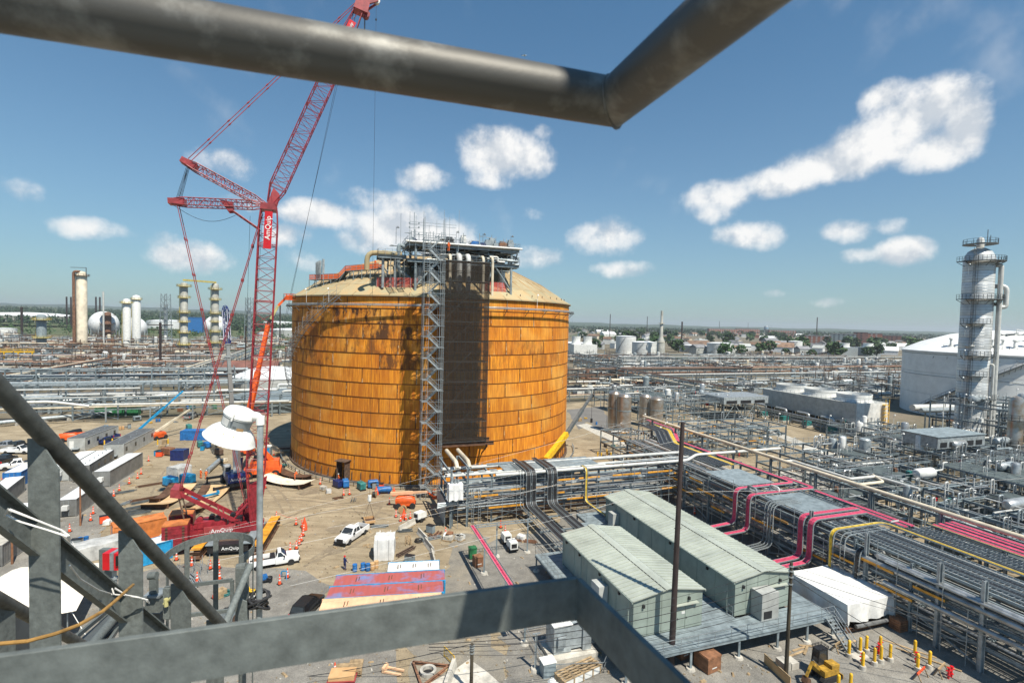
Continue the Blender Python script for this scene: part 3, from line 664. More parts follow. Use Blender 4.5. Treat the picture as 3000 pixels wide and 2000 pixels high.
for i in range(0,18,3):
 mb=MB();mb.beam(pf(S0,N0,lv[i]),pf(0,N0,lv[i+3]),.05);part('diagonal',mb,'steel',scf)
for c in [(pf(S0,N0-.06,ZB),pf(S1,N0-.06,ZB)),(pf(S0-.05,N0,ZB),pf(S0-.05,N1,ZB)),(pf(S1+.05,N0,ZB),pf(S1+.05,N1,ZB))]:
 mb=MB();a,b=c;mb.quad(a,b,b+V(0,0,ZT-ZB),a+V(0,0,ZT-ZB));part('netting',mb,'net_black',scf)
mb=MB();mb.ibeam(pf(S0-.3,N0+.3,ZB-.5),pf(S1+1.6,N0+.3,ZB-.5),.4,.75);mb.ibeam(pf(S0-.3,N1,ZB-.5),pf(S1+1.6,N1,ZB-.5),.4,.75);part('needle_beam',mb,'rustdark',scf)
for s in (S0+.5,S1+.3):
 mb=MB();mb.ibeam(pf(s,N0,ZB-.95),pf(s,0.2,ZB-.95),.3,.5);mb.beam(pf(s,N0+.3,ZB-1.1),pf(s,-.6,ZB-4.5),.2);part('bracket_beam',mb,'rustdark',scf)
stt=thing('stair_tower','silver scaffold stair tower zigzagging up the tank beside the dark net','stair tower',tuple(pf(-6.4,-6.5,0)))
A0,A1,B0,B1=-9.35,-5.75,-8.9,-6.7;TOPZ=50.0;NL=24;LH=(46.2)/NL
for s in (A0,A0+.9,A1-.75,A1):
 for n in (B0,(B0+B1)/2,B1):
  if n ==(B0+B1)/2 and s not in (A0,A1): continue
  mb=MB();mb.beam(pf(s,n,0),pf(s,n,TOPZ if s in (A0,A1) else 47.5),.065);part('standard',mb,'galv',stt)
for k in range(NL+1):
 z=.15+k*LH;mb=MB()
 for n in (B0,B1): mb.beam(pf(A0-.15,n,z),pf(A1+.15,n,z),.06)
 for s in (A0,A1): mb.beam(pf(s,B0,z),pf(s,B1,z),.06)
 part('ledger',mb,'galv',stt)
 if k ==NL: break
 up=k % 2 ==0;x0,x1=(A1-.75,A0+.9) if up else (A0+.9,A1-.75);n0,n1=(B0+.08,B0+1.0) if up else (B1-1.0,B1-.08)
 fl=MB();p0,p1=pf(x0,n0,z),pf(x1,n0,z+LH);q0,q1=pf(x0,n1,z),pf(x1,n1,z+LH)
 fl.beam(p0,p1,.06,.26);fl.beam(q0,q1,.06,.26)
 for i in range(9): fl.beam(p0.lerp(p1,(i+.5)/9),q0.lerp(q1,(i+.5)/9),.22,.03)
 part('stair_flight',fl,'steel_light' if up else 'galv',stt)
 rl=MB()
 for a,b in ((p0,p1),(q0,q1)):
  for h in (.5,1.0): rl.beam(a+V(0,0,h),b+V(0,0,h),.05)
 part('stair_rail',rl,'galv',stt)
 ld=MB();e=(A0,A0+.9) if up else (A1-.75,A1);zz=z+LH
 ld.extr([pf(e[0],B0,zz),pf(e[1],B0,zz),pf(e[1],B1,zz),pf(e[0],B1,zz)],(0,0,.05),0);part('landing',ld,'steel_light',stt)
 gr=MB()
 for h in (.35,.7,1.05): gr.beam(pf(e[0],B0,zz+h),pf(e[1],B0,zz+h),.05)
 part('guard_rail',gr,'galv',stt)
for s in np.linspace(A0-3.4,A1+3.5,9):
 mb=MB();p=pf(s,-4.5+rp.uniform(0,3),45);mb.beam(p,p+V(0,0,rp.uniform(4.5,8)),.06);part('tall_standard',mb,'galv',stt)
for z in (47.5,49.3):
 mb=MB();mb.beam(pf(A0-2,-4,z),pf(A1+3,-4,z),.06);mb.beam(pf(A0-2,-4,z+.5),pf(A1+3,-4,z+.5),.06);part('ledger',mb,'galv',stt)
ww=thing('roof_walkway','raised walkway with orange mesh railings crossing the left of the tank roof','walkway',tuple(tk(-122,TR-5,38)))
pts=[tk(-138,TR-1.6,39.9),tk(-124,TR-4.0,40.0),tk(-121,TR-4.5,41.6),tk(-105,TR-5.0,42.0)]
for i,(a,b) in enumerate(zip(pts,pts[1:])):
 d=(b-a).normalized();nn=Vector((-d.y,d.x,0)).normalized()
 mb=MB();mb.extr([a,b,b+nn*1.6,a+nn*1.6],(0,0,.12),0);part('deck',mb,'steel',ww)
 mb=MB();mb.rail([a,b],1.15,.035,1.2);mb.rail([a+nn*1.6,b+nn*1.6],1.15,.035,1.2);part('handrail',mb,'galv',ww)
 mb=MB();mb.quad(a+V(0,0,.1),b+V(0,0,.1),b+V(0,0,1.2),a+V(0,0,1.2));part('mesh_panel',mb,'net_orange',ww)
 mb=MB();mb.quad(a+nn*1.6+V(0,0,.1),b+nn*1.6+V(0,0,.1),b+nn*1.6+V(0,0,1.2),a+nn*1.6+V(0,0,1.2));part('mesh_panel',mb,'net_orange',ww)
 k=int((b-a).length/2.4)+1
 for j in range(k+1):
  q=a.lerp(b,j/k);
  for e in (0,1.6):
   w=q+nn*e;r=math.hypot(w.x-TX,w.y-TY);zz=CZ+math.sqrt(RS*RS-r*r);mb=MB();mb.beam((w.x,w.y,zz),w,.12);part('support',mb,'steel',ww)
  if j <k:
   q2=a.lerp(b,(j+1)/k);r=math.hypot(q.x-TX,q.y-TY);mb=MB();mb.beam((q.x,q.y,CZ+math.sqrt(RS*RS-r*r)),q2,.09);part('brace',mb,'steel',ww)
for i in range(5):
 p=tk(-134.6+i*1.0+(1.2 if i ==4 else 0),TR-2.4,41.2);mb=MB();mb.rbox(p.x,p.y,p.z,.42,.28,2.4+(.5 if i ==4 else .3*i*.3),.6);mb.beam(p-V(0,0,1.3),p+V(0,0,.2),.1)
 solo('antenna_panel',mb,'steel_light','grey upright antenna panel on the tank roof walkway, '+nth(i)+' from the left','antenna','antenna panels on the tank roof',tuple(p))
# ================================================================ camera platform guard rail
gr=thing('guard_rail','galvanised guard rail corner close overhead with a thick round top pipe and flat bar below','railing',(.08,.55,30.8))
zt=32.238;b=V(.1027,.5595,zt);l=V(-.2903,.4355,zt);r=V(.1561,.3823,zt)
la=b+(l-b)*4.5;ra=b+(r-b)*5.0
mb=MB();n=28;d0=(b-la).normalized();d1=(ra-b).normalized();OD=.0245
def ringpts(c,d,nrm):      # circle cut by the mitre plane
 u=V(0,0,1);a=d.cross(u).normalized();out=[]
 for i in range(n):
  t=2*math.pi*i/n;p=c+a*(OD*math.cos(t))+u*(OD*math.sin(t));k=(c-p).dot(nrm)/d.dot(nrm);out.append(p+d*k)
 return out
mit=(d0+d1).normalized()
R0,R1=ringpts(la,d0,d0),ringpts(b,d0,mit)
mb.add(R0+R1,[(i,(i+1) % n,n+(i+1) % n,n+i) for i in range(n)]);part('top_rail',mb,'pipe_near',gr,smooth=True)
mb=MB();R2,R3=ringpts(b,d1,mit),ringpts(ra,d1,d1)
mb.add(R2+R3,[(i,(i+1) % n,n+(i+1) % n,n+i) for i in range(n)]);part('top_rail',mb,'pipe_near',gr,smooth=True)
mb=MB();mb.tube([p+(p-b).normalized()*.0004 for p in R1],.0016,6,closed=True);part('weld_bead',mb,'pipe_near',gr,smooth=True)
zm=31.697;c=V(.0848,.5989,zm);ml=V(-.3438,.4668,zm);mr_=V(.1549,.4240,zm)
def flat(p,q,h,th,side):
 d=(q-p).normalized();nrm=V(-d.y,d.x,0)*side;mb=MB()
 prof=[(0,.0006),(.0006,0),(th-.0006,0),(th,.0006),(th,h),(0,h)]
 vs=[e+nrm*a-V(0,0,bz) for e in (p,q) for a,bz in prof];k=len(prof)
 mb.add(vs,[tuple(range(k)),tuple(reversed(range(k,2*k)))]+[(i,i+k,(i+1) % k+k,(i+1) % k) for i in range(k)]);return mb
dl=(ml-c).normalized();dr=(mr_-c).normalized()
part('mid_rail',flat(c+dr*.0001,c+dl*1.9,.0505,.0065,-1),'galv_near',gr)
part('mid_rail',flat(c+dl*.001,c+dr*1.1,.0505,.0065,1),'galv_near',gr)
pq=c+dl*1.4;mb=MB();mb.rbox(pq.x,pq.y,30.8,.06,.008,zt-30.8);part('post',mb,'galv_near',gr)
tw=thing('access_tower','galvanised access tower deck and legs that carry the camera position','tower',(0,-.6,0))
mb=MB();mb.box(-2.2,-2.4,30.72,.35,.42,30.78);part('deck_grating',mb,'galv',tw)
for x,y in ((-2.1,-2.3),(.2,-2.3),(.2,.3),(-2.1,.3)):
 mb=MB();mb.ibeam((x,y,0),(x,y,30.7),.2,.2);part('leg',mb,'galv',tw)
mb=MB();mb.box(.50,-.09,30.8,.565,-.02,34.2);part('upright',mb,'galv',tw)
sh=thing('stair_handrail','dark galvanised stair handrail slanting down on angle-iron posts at the left edge','handrail',(-1.45,2.0,29.0))
A=V(-1.386,1.3733,31.7967);B=V(-1.5121,2.6884,30.3291);up_=A+(A-B)*.6
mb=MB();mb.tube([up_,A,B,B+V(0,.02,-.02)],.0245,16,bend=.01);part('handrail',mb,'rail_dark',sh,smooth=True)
d=(B-A).normalized();side=V(d.y,-d.x,0).normalized()
for t in (.115,.42,.685,.93):
 p=A.lerp(B,t);w=.066;th=.006;s=side;f=V(d.x,d.y,0).normalized()
 mb=MB();z0=p.z-1.3;zr=p.z-.012
 q=p-s*.045
 mb.extr([q+V(0,0,z0-p.z),q+s*(w+.02)+V(0,0,z0-p.z),q+s*(w+.02)+V(0,0,-.105),q+s*.03+V(0,0,-.012),q+V(0,0,-.012)],f*th,0)
 part('post',mb,'galv_near',sh)
 mb=MB();mb.extr([q+f*th+V(0,0,z0-p.z),q-s*.006+f*.064+V(0,0,z0-p.z),q-s*.006+f*.064+V(0,0,-.08),q+f*th+V(0,0,-.015)],s*.006,0);part('post_flange',mb,'galv_near',sh)
mb=MB();o=V(0,0,-.31);a,bb=A+(A-B)*.4+o-side*.04,A.lerp(B,.74)+o-side*.04;nrm=side.cross(d).normalized()
mb.beam(a,bb,.005,.078,nrm);mb.beam(a+nrm*.037+side*.013,bb+nrm*.037+side*.013,.03,.005,nrm);mb.beam(a-nrm*.037+side*.013,bb-nrm*.037+side*.013,.03,.005,nrm);part('knee_rail',mb,'galv_near',sh)
mb=MB();mb.beam(A+(A-B)*.4+V(0,0,-1.15),B+V(0,0,-1.15),.01,.25,nrm);part('stringer',mb,'galv_near',sh)
o2=thing('lower_handrail','lower galvanised stair rail crossing behind the big angle post at left','handrail',(-2.209,2.250,30.649))
p0,p1=V(-2.056,1.960,30.912),V(-2.375,2.830,30.107)
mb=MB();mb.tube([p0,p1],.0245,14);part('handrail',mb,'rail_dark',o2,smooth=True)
mb=MB();q=p0.lerp(p1,.19);mb.beam(q,q-V(0,0,1.1),.07,.006);part('post',mb,'galv_near',o2)
mb=MB();mb.beam(V(-2.465,2.347,30.570),V(-2.696,2.927,30.022),.02,.14);part('kick_plate',mb,'steel_dark',o2)
mb=MB();p=V(-2.743,3.318,29.789);q=V(-3.208,4.209,29.530);mb.tube([p,q],.03,12);solo('slanting_conduit',mb,'galv_near','pale galvanised conduit slanting up behind the second angle post','pipe',None,tuple(p),True)
ct=thing('cable_ladder','steel cable ladder with black cables slanting beside the stair','cable tray',(-2.947,3.513,29.634))
for k,(x0,y0,x1,y1,w,kk) in enumerate([(222,1865,318,1785,.02,'galv_near'),(250,1893,348,1800,.16,'steel_dark'),(285,1895,360,1810,.05,'cableblack'),(318,1880,362,1815,.02,'galv_near')]):
 mb=MB();p,q=V(*[float(v) for v in (0,0,0)]),None
 def rp_(x,y,dep): return _fw*dep+_r2*((x-1500)/1500*dep)-_u2*((y-1000)/1500*dep)+V(0,0,CAMH)
 mb.beam(rp_(x0,y0,3.5),rp_(x1,y1,4.4),w,.03);part('side_rail' if k in (0,3) else ('tray' if k ==1 else 'cable'),mb,kk,ct)
def at3(x,y,dep): return _fw*dep+_r2*((x-1500)/1500*dep)-_u2*((y-1000)/1500*dep)+V(0,0,CAMH)
for lab,runs in (('white rope tied round the largest angle post and the sloping rail',[[(20,1502,1.42),(28,1492,1.40),(100,1520,1.43),(180,1552,1.44),(202,1568,1.45),(205,1585,1.47)],[(18,1508,1.42),(60,1528,1.42),(140,1552,1.43),(196,1570,1.44),(204,1584,1.47)],[(12,1510,1.42),(24,1490,1.40),(32,1500,1.41)],[(204,1655,1.5),(235,1695,1.62),(290,1728,1.78),(330,1740,1.9)]]),
    ('white rope tied round the second angle post',[[(330,1735,1.88),(336,1722,1.86),(370,1742,1.9),(400,1747,1.93),(432,1756,1.95),(437,1766,1.97)],[(326,1740,1.88),(360,1742,1.9),(410,1750,1.93),(436,1764,1.97)],[(328,1722,1.86),(334,1740,1.86)]])):
 o=thing('tie_rope',lab,'rope',tuple(at3(*runs[0][0])))
 for rn in runs:
  mb=MB();mb.tube([at3(*p) for p in rn],.0024,6);part('strand',mb,'rope',o,smooth=True)
mb=MB();mb.tube([at3(*p) for p in ((-60,1890,1.20),(0,1884,1.22),(80,1877,1.25),(160,1856,1.3),(230,1830,1.36),(300,1790,1.45),(340,1757,1.52),(366,1733,1.6),(390,1712,1.75))],.0048,8)
solo('brown_hose',mb,'ropebrown','brown rubber hose sagging across the posts at lower left','hose',None,tuple(at3(80,1877,1.25)),True)
rb=thing('alarm_box','bright red alarm box on a galvanised channel post near the stair','alarm box',tuple(at3(315,1770,7.2)-V(0,0,.2)))
D=7.2
def boxpx(x0,y0,x1,y1,dep,th,name,m,parent,shift=0):
 p=at3(x0,y0,dep);q=at3(x1,y1,dep);mb=MB();mb.box(min(p.x,q.x),p.y-th/2+shift,min(p.z,q.z),max(p.x,q.x),p.y+th/2+shift,max(p.z,q.z));return part(name,mb,m,parent)
boxpx(296,1606,318,1860,D+.15,.08,'post','galv_near',rb);bx_=boxpx(315,1612,362,1662,D,.18,'case','redbox',rb)
boxpx(336,1611,344,1663,D-.02,.185,'strap','galv',rb);boxpx(350,1622,360,1650,D-.04,.145,'cover','black',rb)
mb=MB();p=at3(335,1664,D);mb.tube([p,p-V(0,0,.2),p-V(.02,0,.75)],.03,10);part('conduit',mb,'galv',rb,smooth=True)
for z in (.12,.3): mb=MB();mb.cyl(p-V(0,0,z),p-V(0,0,z+.03),.045,n=10);part('coupling',mb,'galv',rb)
lc=thing('ladder_cage','galvanised ladder safety cage hoop with upright straps and swing gate','ladder cage',tuple(at3(610,1850,4.7)-V(0,0,.6)))
zc=at3(610,1622,4.75).z;cc=at3(612,1632,4.75);rad=.365;pts=[]
cx_,cy_=cc.x,cc.y+.02
for i in range(25):
 a=R(-20+220*i/24);pts.append(V(cx_+rad*math.cos(a),cy_+rad*.95*math.sin(a)*1.15,zc))
def strap(pts,w,th,inward):
 mb=MB();vs=[];k=len(pts)
 for p in pts:
  dirn=(p-V(cx_,cy_,p.z)).normalized();vs +=[p+V(0,0,w/2),p-V(0,0,w/2),p-dirn*th-V(0,0,w/2),p-dirn*th+V(0,0,w/2)]
 fs=[(0,1,2,3),(4*k-1,4*k-2,4*k-3,4*k-4)]
 for i in range(k-1):
  for j in range(4): fs.append((4*i+j,4*i+4+j,4*i+4+(j+1) % 4,4*i+(j+1) % 4))
 mb.add(vs,fs);return mb
for dz in (0,-1.0):
 part('hoop',strap([p+V(0,0,dz) for p in pts],.07,.008,1),'galv_near',lc,smooth=True)
for a in (-8,35,75,115,155,192):
 x,y=cx_+(rad-.012)*math.cos(R(a)),cy_+(rad-.012)*1.09*math.sin(R(a));mb=MB();mb.rbox(x,y,zc-1.6,.046,.007,1.64,R(a+90));part('upright_strap',mb,'galv_near',lc)
gy=4.15
gate=[at3(*p) for p in ((484,1722,gy),(680,1698,gy),(681,1786,gy),(486,1808,gy))]
for p,q in zip(gate,gate[1:]+gate[:1]):
 mb=MB();mb.beam(p,q,.018,.028);part('gate_bar',mb,'galv_near',lc)
mb=MB();p=at3(492,1720,gy);mb.beam(p,at3(493,1808,gy),.05);mb.beam(at3(508,1722,gy),at3(509,1806,gy),.03);part('hinge_post',mb,'galv_near',lc)
mb=MB();mb.cyl(at3(486,1752,gy-.05),at3(487,1775,gy-.05),.016,n=8);mb.cyl(at3(480,1768,gy-.05),at3(505,1746,gy-.05),.01,n=8);part('latch',mb,'paleyellow',lc)
mb=MB();p=at3(710,1658,4.2);mb.beam(p,p-V(0,0,.62),.075,.075);part('end_post',mb,'galv_near',lc)
mb=MB();mb.cyl(at3(695,1661,4.2),at3(722,1657,4.2),.03,n=12);part('post_cap',mb,'galv_near',lc,smooth=True)
mb=MB();mb.tube([at3(733,1655,4.1),at3(656,1836,3.6)],.025,12);part('brace_pipe',mb,'galv_near',lc,smooth=True)
p=at3(733,1742,3.9);mb=MB();mb.extr([at3(700,1752,4.0),at3(722,1762,4.0),at3(724,1852,4.0),at3(696,1852,4.0)],(0,.01,0),0);part('gusset',mb,'galv_near',lc)
bk=thing('junction_box','grey steel box between the second and third angle posts','box',tuple(at3(460,1790,4.4)))
boxpx(438,1738,480,1784,4.4,.12,'case','galv_near',bk);boxpx(436,1732,482,1739,4.39,.14,'lid','galv',bk);boxpx(440,1790,474,1830,4.5,.06,'bracket','steel_dark',bk)
mb=MB();mb.cyl(at3(437,1686,4.2),at3(459,1684,4.2),.03,n=12);part('pipe_stub',mb,'galv_near',bk,smooth=True);boxpx(440,1690,460,1738,4.35,.03,'back_plate','galv_near',bk)
fl=thing('flood_light','white dome floodlight tilted on a slim grey pole','floodlight',tuple(at3(767,1900,4.2)))
D=4.2;pt=at3(762.5,1236,D);pb=at3(766.5,1900,D);pb=V(pt.x,pt.y,pb.z)
mb=MB();mb.cyl(pb,pt,.024,n=16);part('pole',mb,'galv',fl,smooth=True)
hc=at3(706,1207,D);ax=V(.37,.03,.93).normalized()
def lm(prof,name,m,c=hc): mb=MB();mb.lathe(prof,c,40,ax,caps=False);return part(name,mb,m,fl,smooth=True)
lm([(.0,.034),(.08,.030),(.108,.018),(.124,-.008),(.127,-.026),(.122,-.030),(.122,-.040),(.118,-.042)],'top_cover','lampwhite')
lm([(.118,-.040),(.114,-.08),(.110,-.120),(.109,-.126)],'ballast_housing','steel_light')
lm([(.109,-.122),(.114,-.128),(.140,-.146),(.168,-.172),(.190,-.205),(.200,-.232),(.206,-.238),(.206,-.243),(.198,-.238),(.185,-.208),(.16,-.175),(.12,-.14),(.0,-.135)],'reflector','lampwhite')
lm([(.0,-.15),(.03,-.15),(.04,-.18),(.03,-.21),(0,-.215)],'bulb','lens')
mb=MB();mb.tube([hc+ax*-.02+V(.07,0,-.01),hc+V(.135,0,-.035),pt+V(0,0,.03)],[.045,.038,.028],12);part('arm',mb,'lampwhite',fl,smooth=True)
mb=MB();mb.cyl(pt-V(0,0,.02),pt+V(0,0,.05),.034,n=14);part('socket',mb,'lampwhite',fl,smooth=True)
fx=ax.cross(V(0,-1,0)).normalized()
def onhouse(ang,h,r):
 u=ax.orthogonal();u=(V(0,-1,0)-ax*V(0,-1,0).dot(ax)).normalized();w=ax.cross(u);return hc+ax*h+(u*math.cos(R(ang))+w*math.sin(R(ang)))*r
mb=MB();P=[(a,h) for h in (-.052,-.112) for a in (-45,-25,-5)];vs=[onhouse(a,h,.1185 if h >-.1 else .1125) for a,h in P];mb.add(vs,[(0,3,4,1),(1,4,5,2)]);part('rating_label',mb,'whitepaint',fl)
mb=MB();P=[(a,h) for h in (-.10,-.122) for a in (32,46,60)];vs=[onhouse(a,h,.1135) for a,h in P];mb.add(vs,[(0,3,4,1),(1,4,5,2)]);part('warning_label',mb,'rustplate',fl)
for a in (-28,2,30):
 mb=MB();mb.lathe([(.004,-.003),(.004,.003)],onhouse(a,-.158,.156),6,ax);part('screw_mark',mb,'cableyellow',fl)
mb=MB();mb.beam(onhouse(5,.01,.124),onhouse(5,-.05,.127),.028,.012);part('clip',mb,'lampwhite',fl)
p=onhouse(20,-.10,.1150);ctext('150',.022,p,basis((ax.cross((p-hc)-ax*(p-hc).dot(ax)))*1,ax),'black',fl,'lettering',.0005)
mb=MB()
for i in range(5):
 z=pt.z-1.50-.012*i;rr=.07+.012*((i*7) % 3);mb.tube([V(pt.x+rr*math.cos(t),pt.y-.01+rr*.8*math.sin(t),z+.05*math.sin(t*1+i)+.03) for t in np.linspace(0,2*math.pi,20)[:-1]],.011,6,closed=True)
solo('cable_coil',mb,'cableblack','coil of black cable hung round the floodlight pole','cable',None,(pt.x,pt.y,pt.z-1.5),True)
# ================================================================ red lattice crawler crane
CF=V(-36.6,72.6,0);CU=V(.92,.392,0).normalized();CW=V(-CU.y,CU.x,0)
def cp(t,w,z): return CF+CU*t+CW*w+V(0,0,z)
crane=thing('crawler_crane','tall red lattice-boom crawler crane with luffing jib standing left of the tank','crane',tuple(cp(-1.5,0,0)))
def lattice(o,p0,p1,side,w0,wm,w1,d0,dmid,d1,taper0,taper1,bays,m,cr=.09,lr=.045,pre='boom',seg=0):
 """four-chord lattice from p0 to p1; side is one cross direction; widths at foot, middle and head"""
 p0,p1=Vector(p0),Vector(p1);ax=(p1-p0);Ln=ax.length;ax.normalize();s=Vector(side);s=(s-ax*s.dot(ax)).normalized();q=ax.cross(s)
 def wd(f):
  if f <taper0: k=f/taper0;return w0+(wm-w0)*k,d0+(dmid-d0)*k
  if f >1-taper1: k=(1-f)/taper1;return w1+(wm-w1)*k,d1+(dmid-d1)*k
  return wm,dmid
 def cn(f,i):
  a,b=wd(f);sx,sy=((-1,-1),(1,-1),(1,1),(-1,1))[i];return p0+ax*(Ln*f)+s*(sx*a/2)+q*(sy*b/2)
 fs=sorted(set([0,taper0,1-taper1,1]+list(np.linspace(taper0,1-taper1,bays+1))))
 for i in range(4):
  mb=MB()
  for a,b in zip(fs,fs[1:]): mb.cyl(cn(a,i),cn(b,i),cr,n=6)
  part(pre+'_chord',mb,m,o)
 for i in range(4):
  j=(i+1) % 4;mb=MB()
  for k,(a,b) in enumerate(zip(fs,fs[1:])):
   if k % 2: mb.cyl(cn(a,i),cn(b,j),lr,n=5)
   else: mb.cyl(cn(b,i),cn(a,j),lr,n=5)
   mb.cyl(cn(b,i),cn(b,j),lr,n=5)
   if seg and k % seg ==0: mb.cyl(cn(min(1,b+.004),i),cn(min(1,b+.004),j),lr*1.5,n=5)
  part(pre+'_lacing',mb,m,o)
 return cn
cnb=lattice(crane,cp(0,0,2.6),cp(1.85,0,47.3),CU,.5,2.35,2.0,2.6,2.6,2.2,.17,.05,22,'red',.085,.038,'boom',5)
cnj=lattice(crane,cp(1.95,0,47.8),cp(14.0,0,78.4),CU,.7,2.1,1.0,2.2,2.2,1.2,.08,.22,18,'red',.072,.034,'jib',5)
for w in (-1.25,1.25):
 mb=MB();mb.extr([cp(-.35,w,2.2),cp(.6,w,2.2),cp(1.75,w,8.6),cp(-.75,w,7.4)],CW*.12,0);part('boom_foot_plate',mb,'red',crane)
 mb=MB();mb.cyl(cp(-3.2,w*.9,2.6),cp(.3,w*.9,6.6),.13,n=8);mb.cyl(cp(-2.0,w*.9,4.1),cp(-.6,w*.9,5.6),.2,n=8);part('boom_stop',mb,'red',crane)
mb=MB();mb.extr([cp(.7,-1.3,46.9),cp(2.8,-1.3,46.9),cp(2.6,-1.3,47.9),cp(.8,-1.3,47.7)],CW*2.6,0);part('boom_head',mb,'redlite',crane)
for w in (-1.1,1.1):
 mb=MB();mb.extr([cp(1.7,w,47.9),cp(2.8,w,47.7),cp(3.2,w,49.2),cp(2.4,w,50.0)],CW*.1,0);part('jib_foot_plate',mb,'redlite',crane)
for nm,(t,z),wd_ in (('upper_strut',(-8.1,52.2),1.1),('lower_strut',(-9.5,46.9),1.1)):
 lattice(crane,cp(1.4,0,47.6),cp(t,0,z),V(0,0,1),.4,.95,.7,1.9,2.0,1.6,.16,.10,13,'red',.07,.032,nm)
 dd=V(CU.x*(t-1.4),CU.y*(t-1.4),z-47.6).normalized()
 mb=MB();e=cp(t,0,z);mb.beam(e-dd*1.2,e+dd*.7,1.8,.7);part(nm+'_head',mb,'redlite',crane)
 for s in (-.6,.6):
  mb=MB();mb.cyl(e-CW*(s-.06)+dd*.2,e-CW*(s+.06)+dd*.2,.42,n=14);part('sheave',mb,'red',crane)
mb=MB()
for w in (-.8,.8): mb.cyl(cp(-3.3,w,46.8),cp(.7,w,44.1),.10,n=6)
for k in range(7):
 f=k/7;a,b=cp(-3.3+4*f,-.8,46.8-2.7*f),cp(-3.3+4*(f+.14),.8,46.8-2.7*(f+.14));mb.cyl(a,b,.04,n=5)
part('strut_stop',mb,'red',crane)
for w in (-.9,.9): mb=MB();mb.extr([cp(-4.2,w,47.6),cp(-2.7,w,47.5),cp(-2.6,w,46.3),cp(-3.2,w,46.2)],CW*.08,0);part('gusset_plate',mb,'redlite',crane)
def pend(p,q,r,m,joints=7,nm='pendant'):
 p,q=Vector(p),Vector(q);mb=MB();mb.cyl(p,q,r,n=6);d=(q-p).normalized()
 for k in range(1,joints):
  c=p.lerp(q,k/joints);mb.cyl(c-d*.18,c+d*.18,r*2.1,n=6)
 part(nm,mb,m,crane)
for w in (-.75,.75):
 pend(cp(-7.9,w,52.6),cp(13.3,w*.6,78.6),.05,'redlite',9)                    # strut to jib head
 pend(cp(-9.2,w,46.7),cp(-.9,w*.9,4.6),.048,'redlite',9,'backstay')           # strut to boom base
 pend(cp(-9.0,w*1.4,7.9),cp(1.0,w*1.2,46.6),.06,'redlite',8,'boom_pendant')  # mast to boom head
for k in range(6):
 w=-.7+.28*k;mb=MB();mb.cyl(cp(-8.0+.05*(k % 2),w,51.9),cp(-9.3+.3*(k % 2),w,47.1),.028,n=5);part('luffing_rope',mb,'black',crane)
for k,(a,b) in enumerate([((-.9,4.5),(12.8,78)),((-1.1,4.6),(1.0,46.5)),((-1.3,5),(13.2,78.3)),((-1.6,5),(-.6,46))]):
 mb=MB();mb.cyl(cp(a[0],-.4+.2*k,a[1]),cp(b[0],-.3+.2*k,b[1]),.022,n=5);part('hoist_rope',mb,'black',crane)
mb=MB();pts=[cp(-9.6+f*7.2,.2,46.4-3.0*math.sin(f*math.pi*.9)*.55) for f in np.linspace(0,1,12)];mb.tube(pts,.03,5);part('control_cable',mb,'black',crane)
mb=MB();mb.extr([cp(12.9,-.9,77.6),cp(14.9,-.9,77.2),cp(15.3,-.9,79.2),cp(13.6,-.9,80.0)],CW*1.8,0);part('jib_head',mb,'redlite',crane)
mb=MB();mb.beam(cp(14.3,-.4,78.6),cp(16.4,-.3,79.8),.35,.5);mb.beam(cp(14.6,.4,77.9),cp(16.4,.3,79.6),.2,.3);part('sheave_arm',mb,'redlite',crane)
mb=MB();mb.cyl(cp(16.35,-.3,79.7),cp(16.35,.3,79.7),.42,n=18);part('sheave',mb,'whitepaint',crane,smooth=True)
mb=MB();mb.cyl(cp(14.8,-.5,77.3),cp(14.8,.5,77.3),.5,n=16);part('sheave',mb,'red',crane)
HK=cp(16.25,0,0)
mb=MB();mb.cyl(HK+V(0,0,79.5),HK+V(0,0,4.4),.02,n=6);mb.lathe([(.02,-.2),(.12,-.1),(.12,.1),(.02,.2)],HK+V(0,0,77),10);part('hoist_rope',mb,'black',crane)
mb=MB();mb.cyl(HK+V(0,0,4.45),HK+V(0,0,3.6),.28,n=16);mb.cyl(HK+V(0,0,3.6),HK+V(0,0,3.45),.18,n=12);part('headache_ball',mb,'whitepaint',crane,smooth=True)
for w in (-.35,0,.35):
 mb=MB();mb.cyl(cp(14.6+w*.3,w,77.2),cp(14.6+w*.3,w,71.5),.03,n=5);part('hook_rope',mb,'black',crane)
mb=MB();p=cp(14.6,0,71.2);mb.rbox(p.x,p.y,p.z-1.2,.5,.9,1.4,.4);mb.tube([p-V(0,0,1.2),p-V(0,0,1.7),p-V(.25,0,1.95),p-V(.4,0,1.7)],.08,6);part('hook_block',mb,'red',crane)
for w in (-1.1,1.1):
 mb=MB();mb.beam(cp(-1.2,w,2.6),cp(-9.0,w*1.0,7.9),.32,.45);part('mast_leg',mb,'red',crane)
for f in (.3,.38,.95):
 mb=MB();a,b=cp(-1.2-7.8*f,-1.1,2.6+5.3*f),cp(-1.2-7.8*(f+.06),1.1,2.6+5.3*(f+.06));mb.beam(a,b,.16);part('mast_strut',mb,'red',crane)
mb=MB();mb.extr([cp(-8.6,-1.4,7.2),cp(-9.9,-1.4,7.5),cp(-9.8,-1.4,8.6),cp(-8.9,-1.4,8.4)],CW*2.8,0);part('mast_head',mb,'redlite',crane)
for k in range(6):
 w=(-1.2,-1.0,-.8,.8,1.0,1.2)[k];mb=MB();mb.cyl(cp(-9.0,w,7.4),cp(-7.9,w,2.3),.05,n=5);part('mast_rope',mb,'brown',crane)
mb=MB();mb.extr([cp(-8.6,-1.45,1.6),cp(1.0,-1.45,1.6),cp(1.4,-1.45,2.2),cp(.6,-1.45,2.6),cp(-8.6,-1.45,2.5)],CW*2.9,0);part('house_bed',mb,'red',crane)
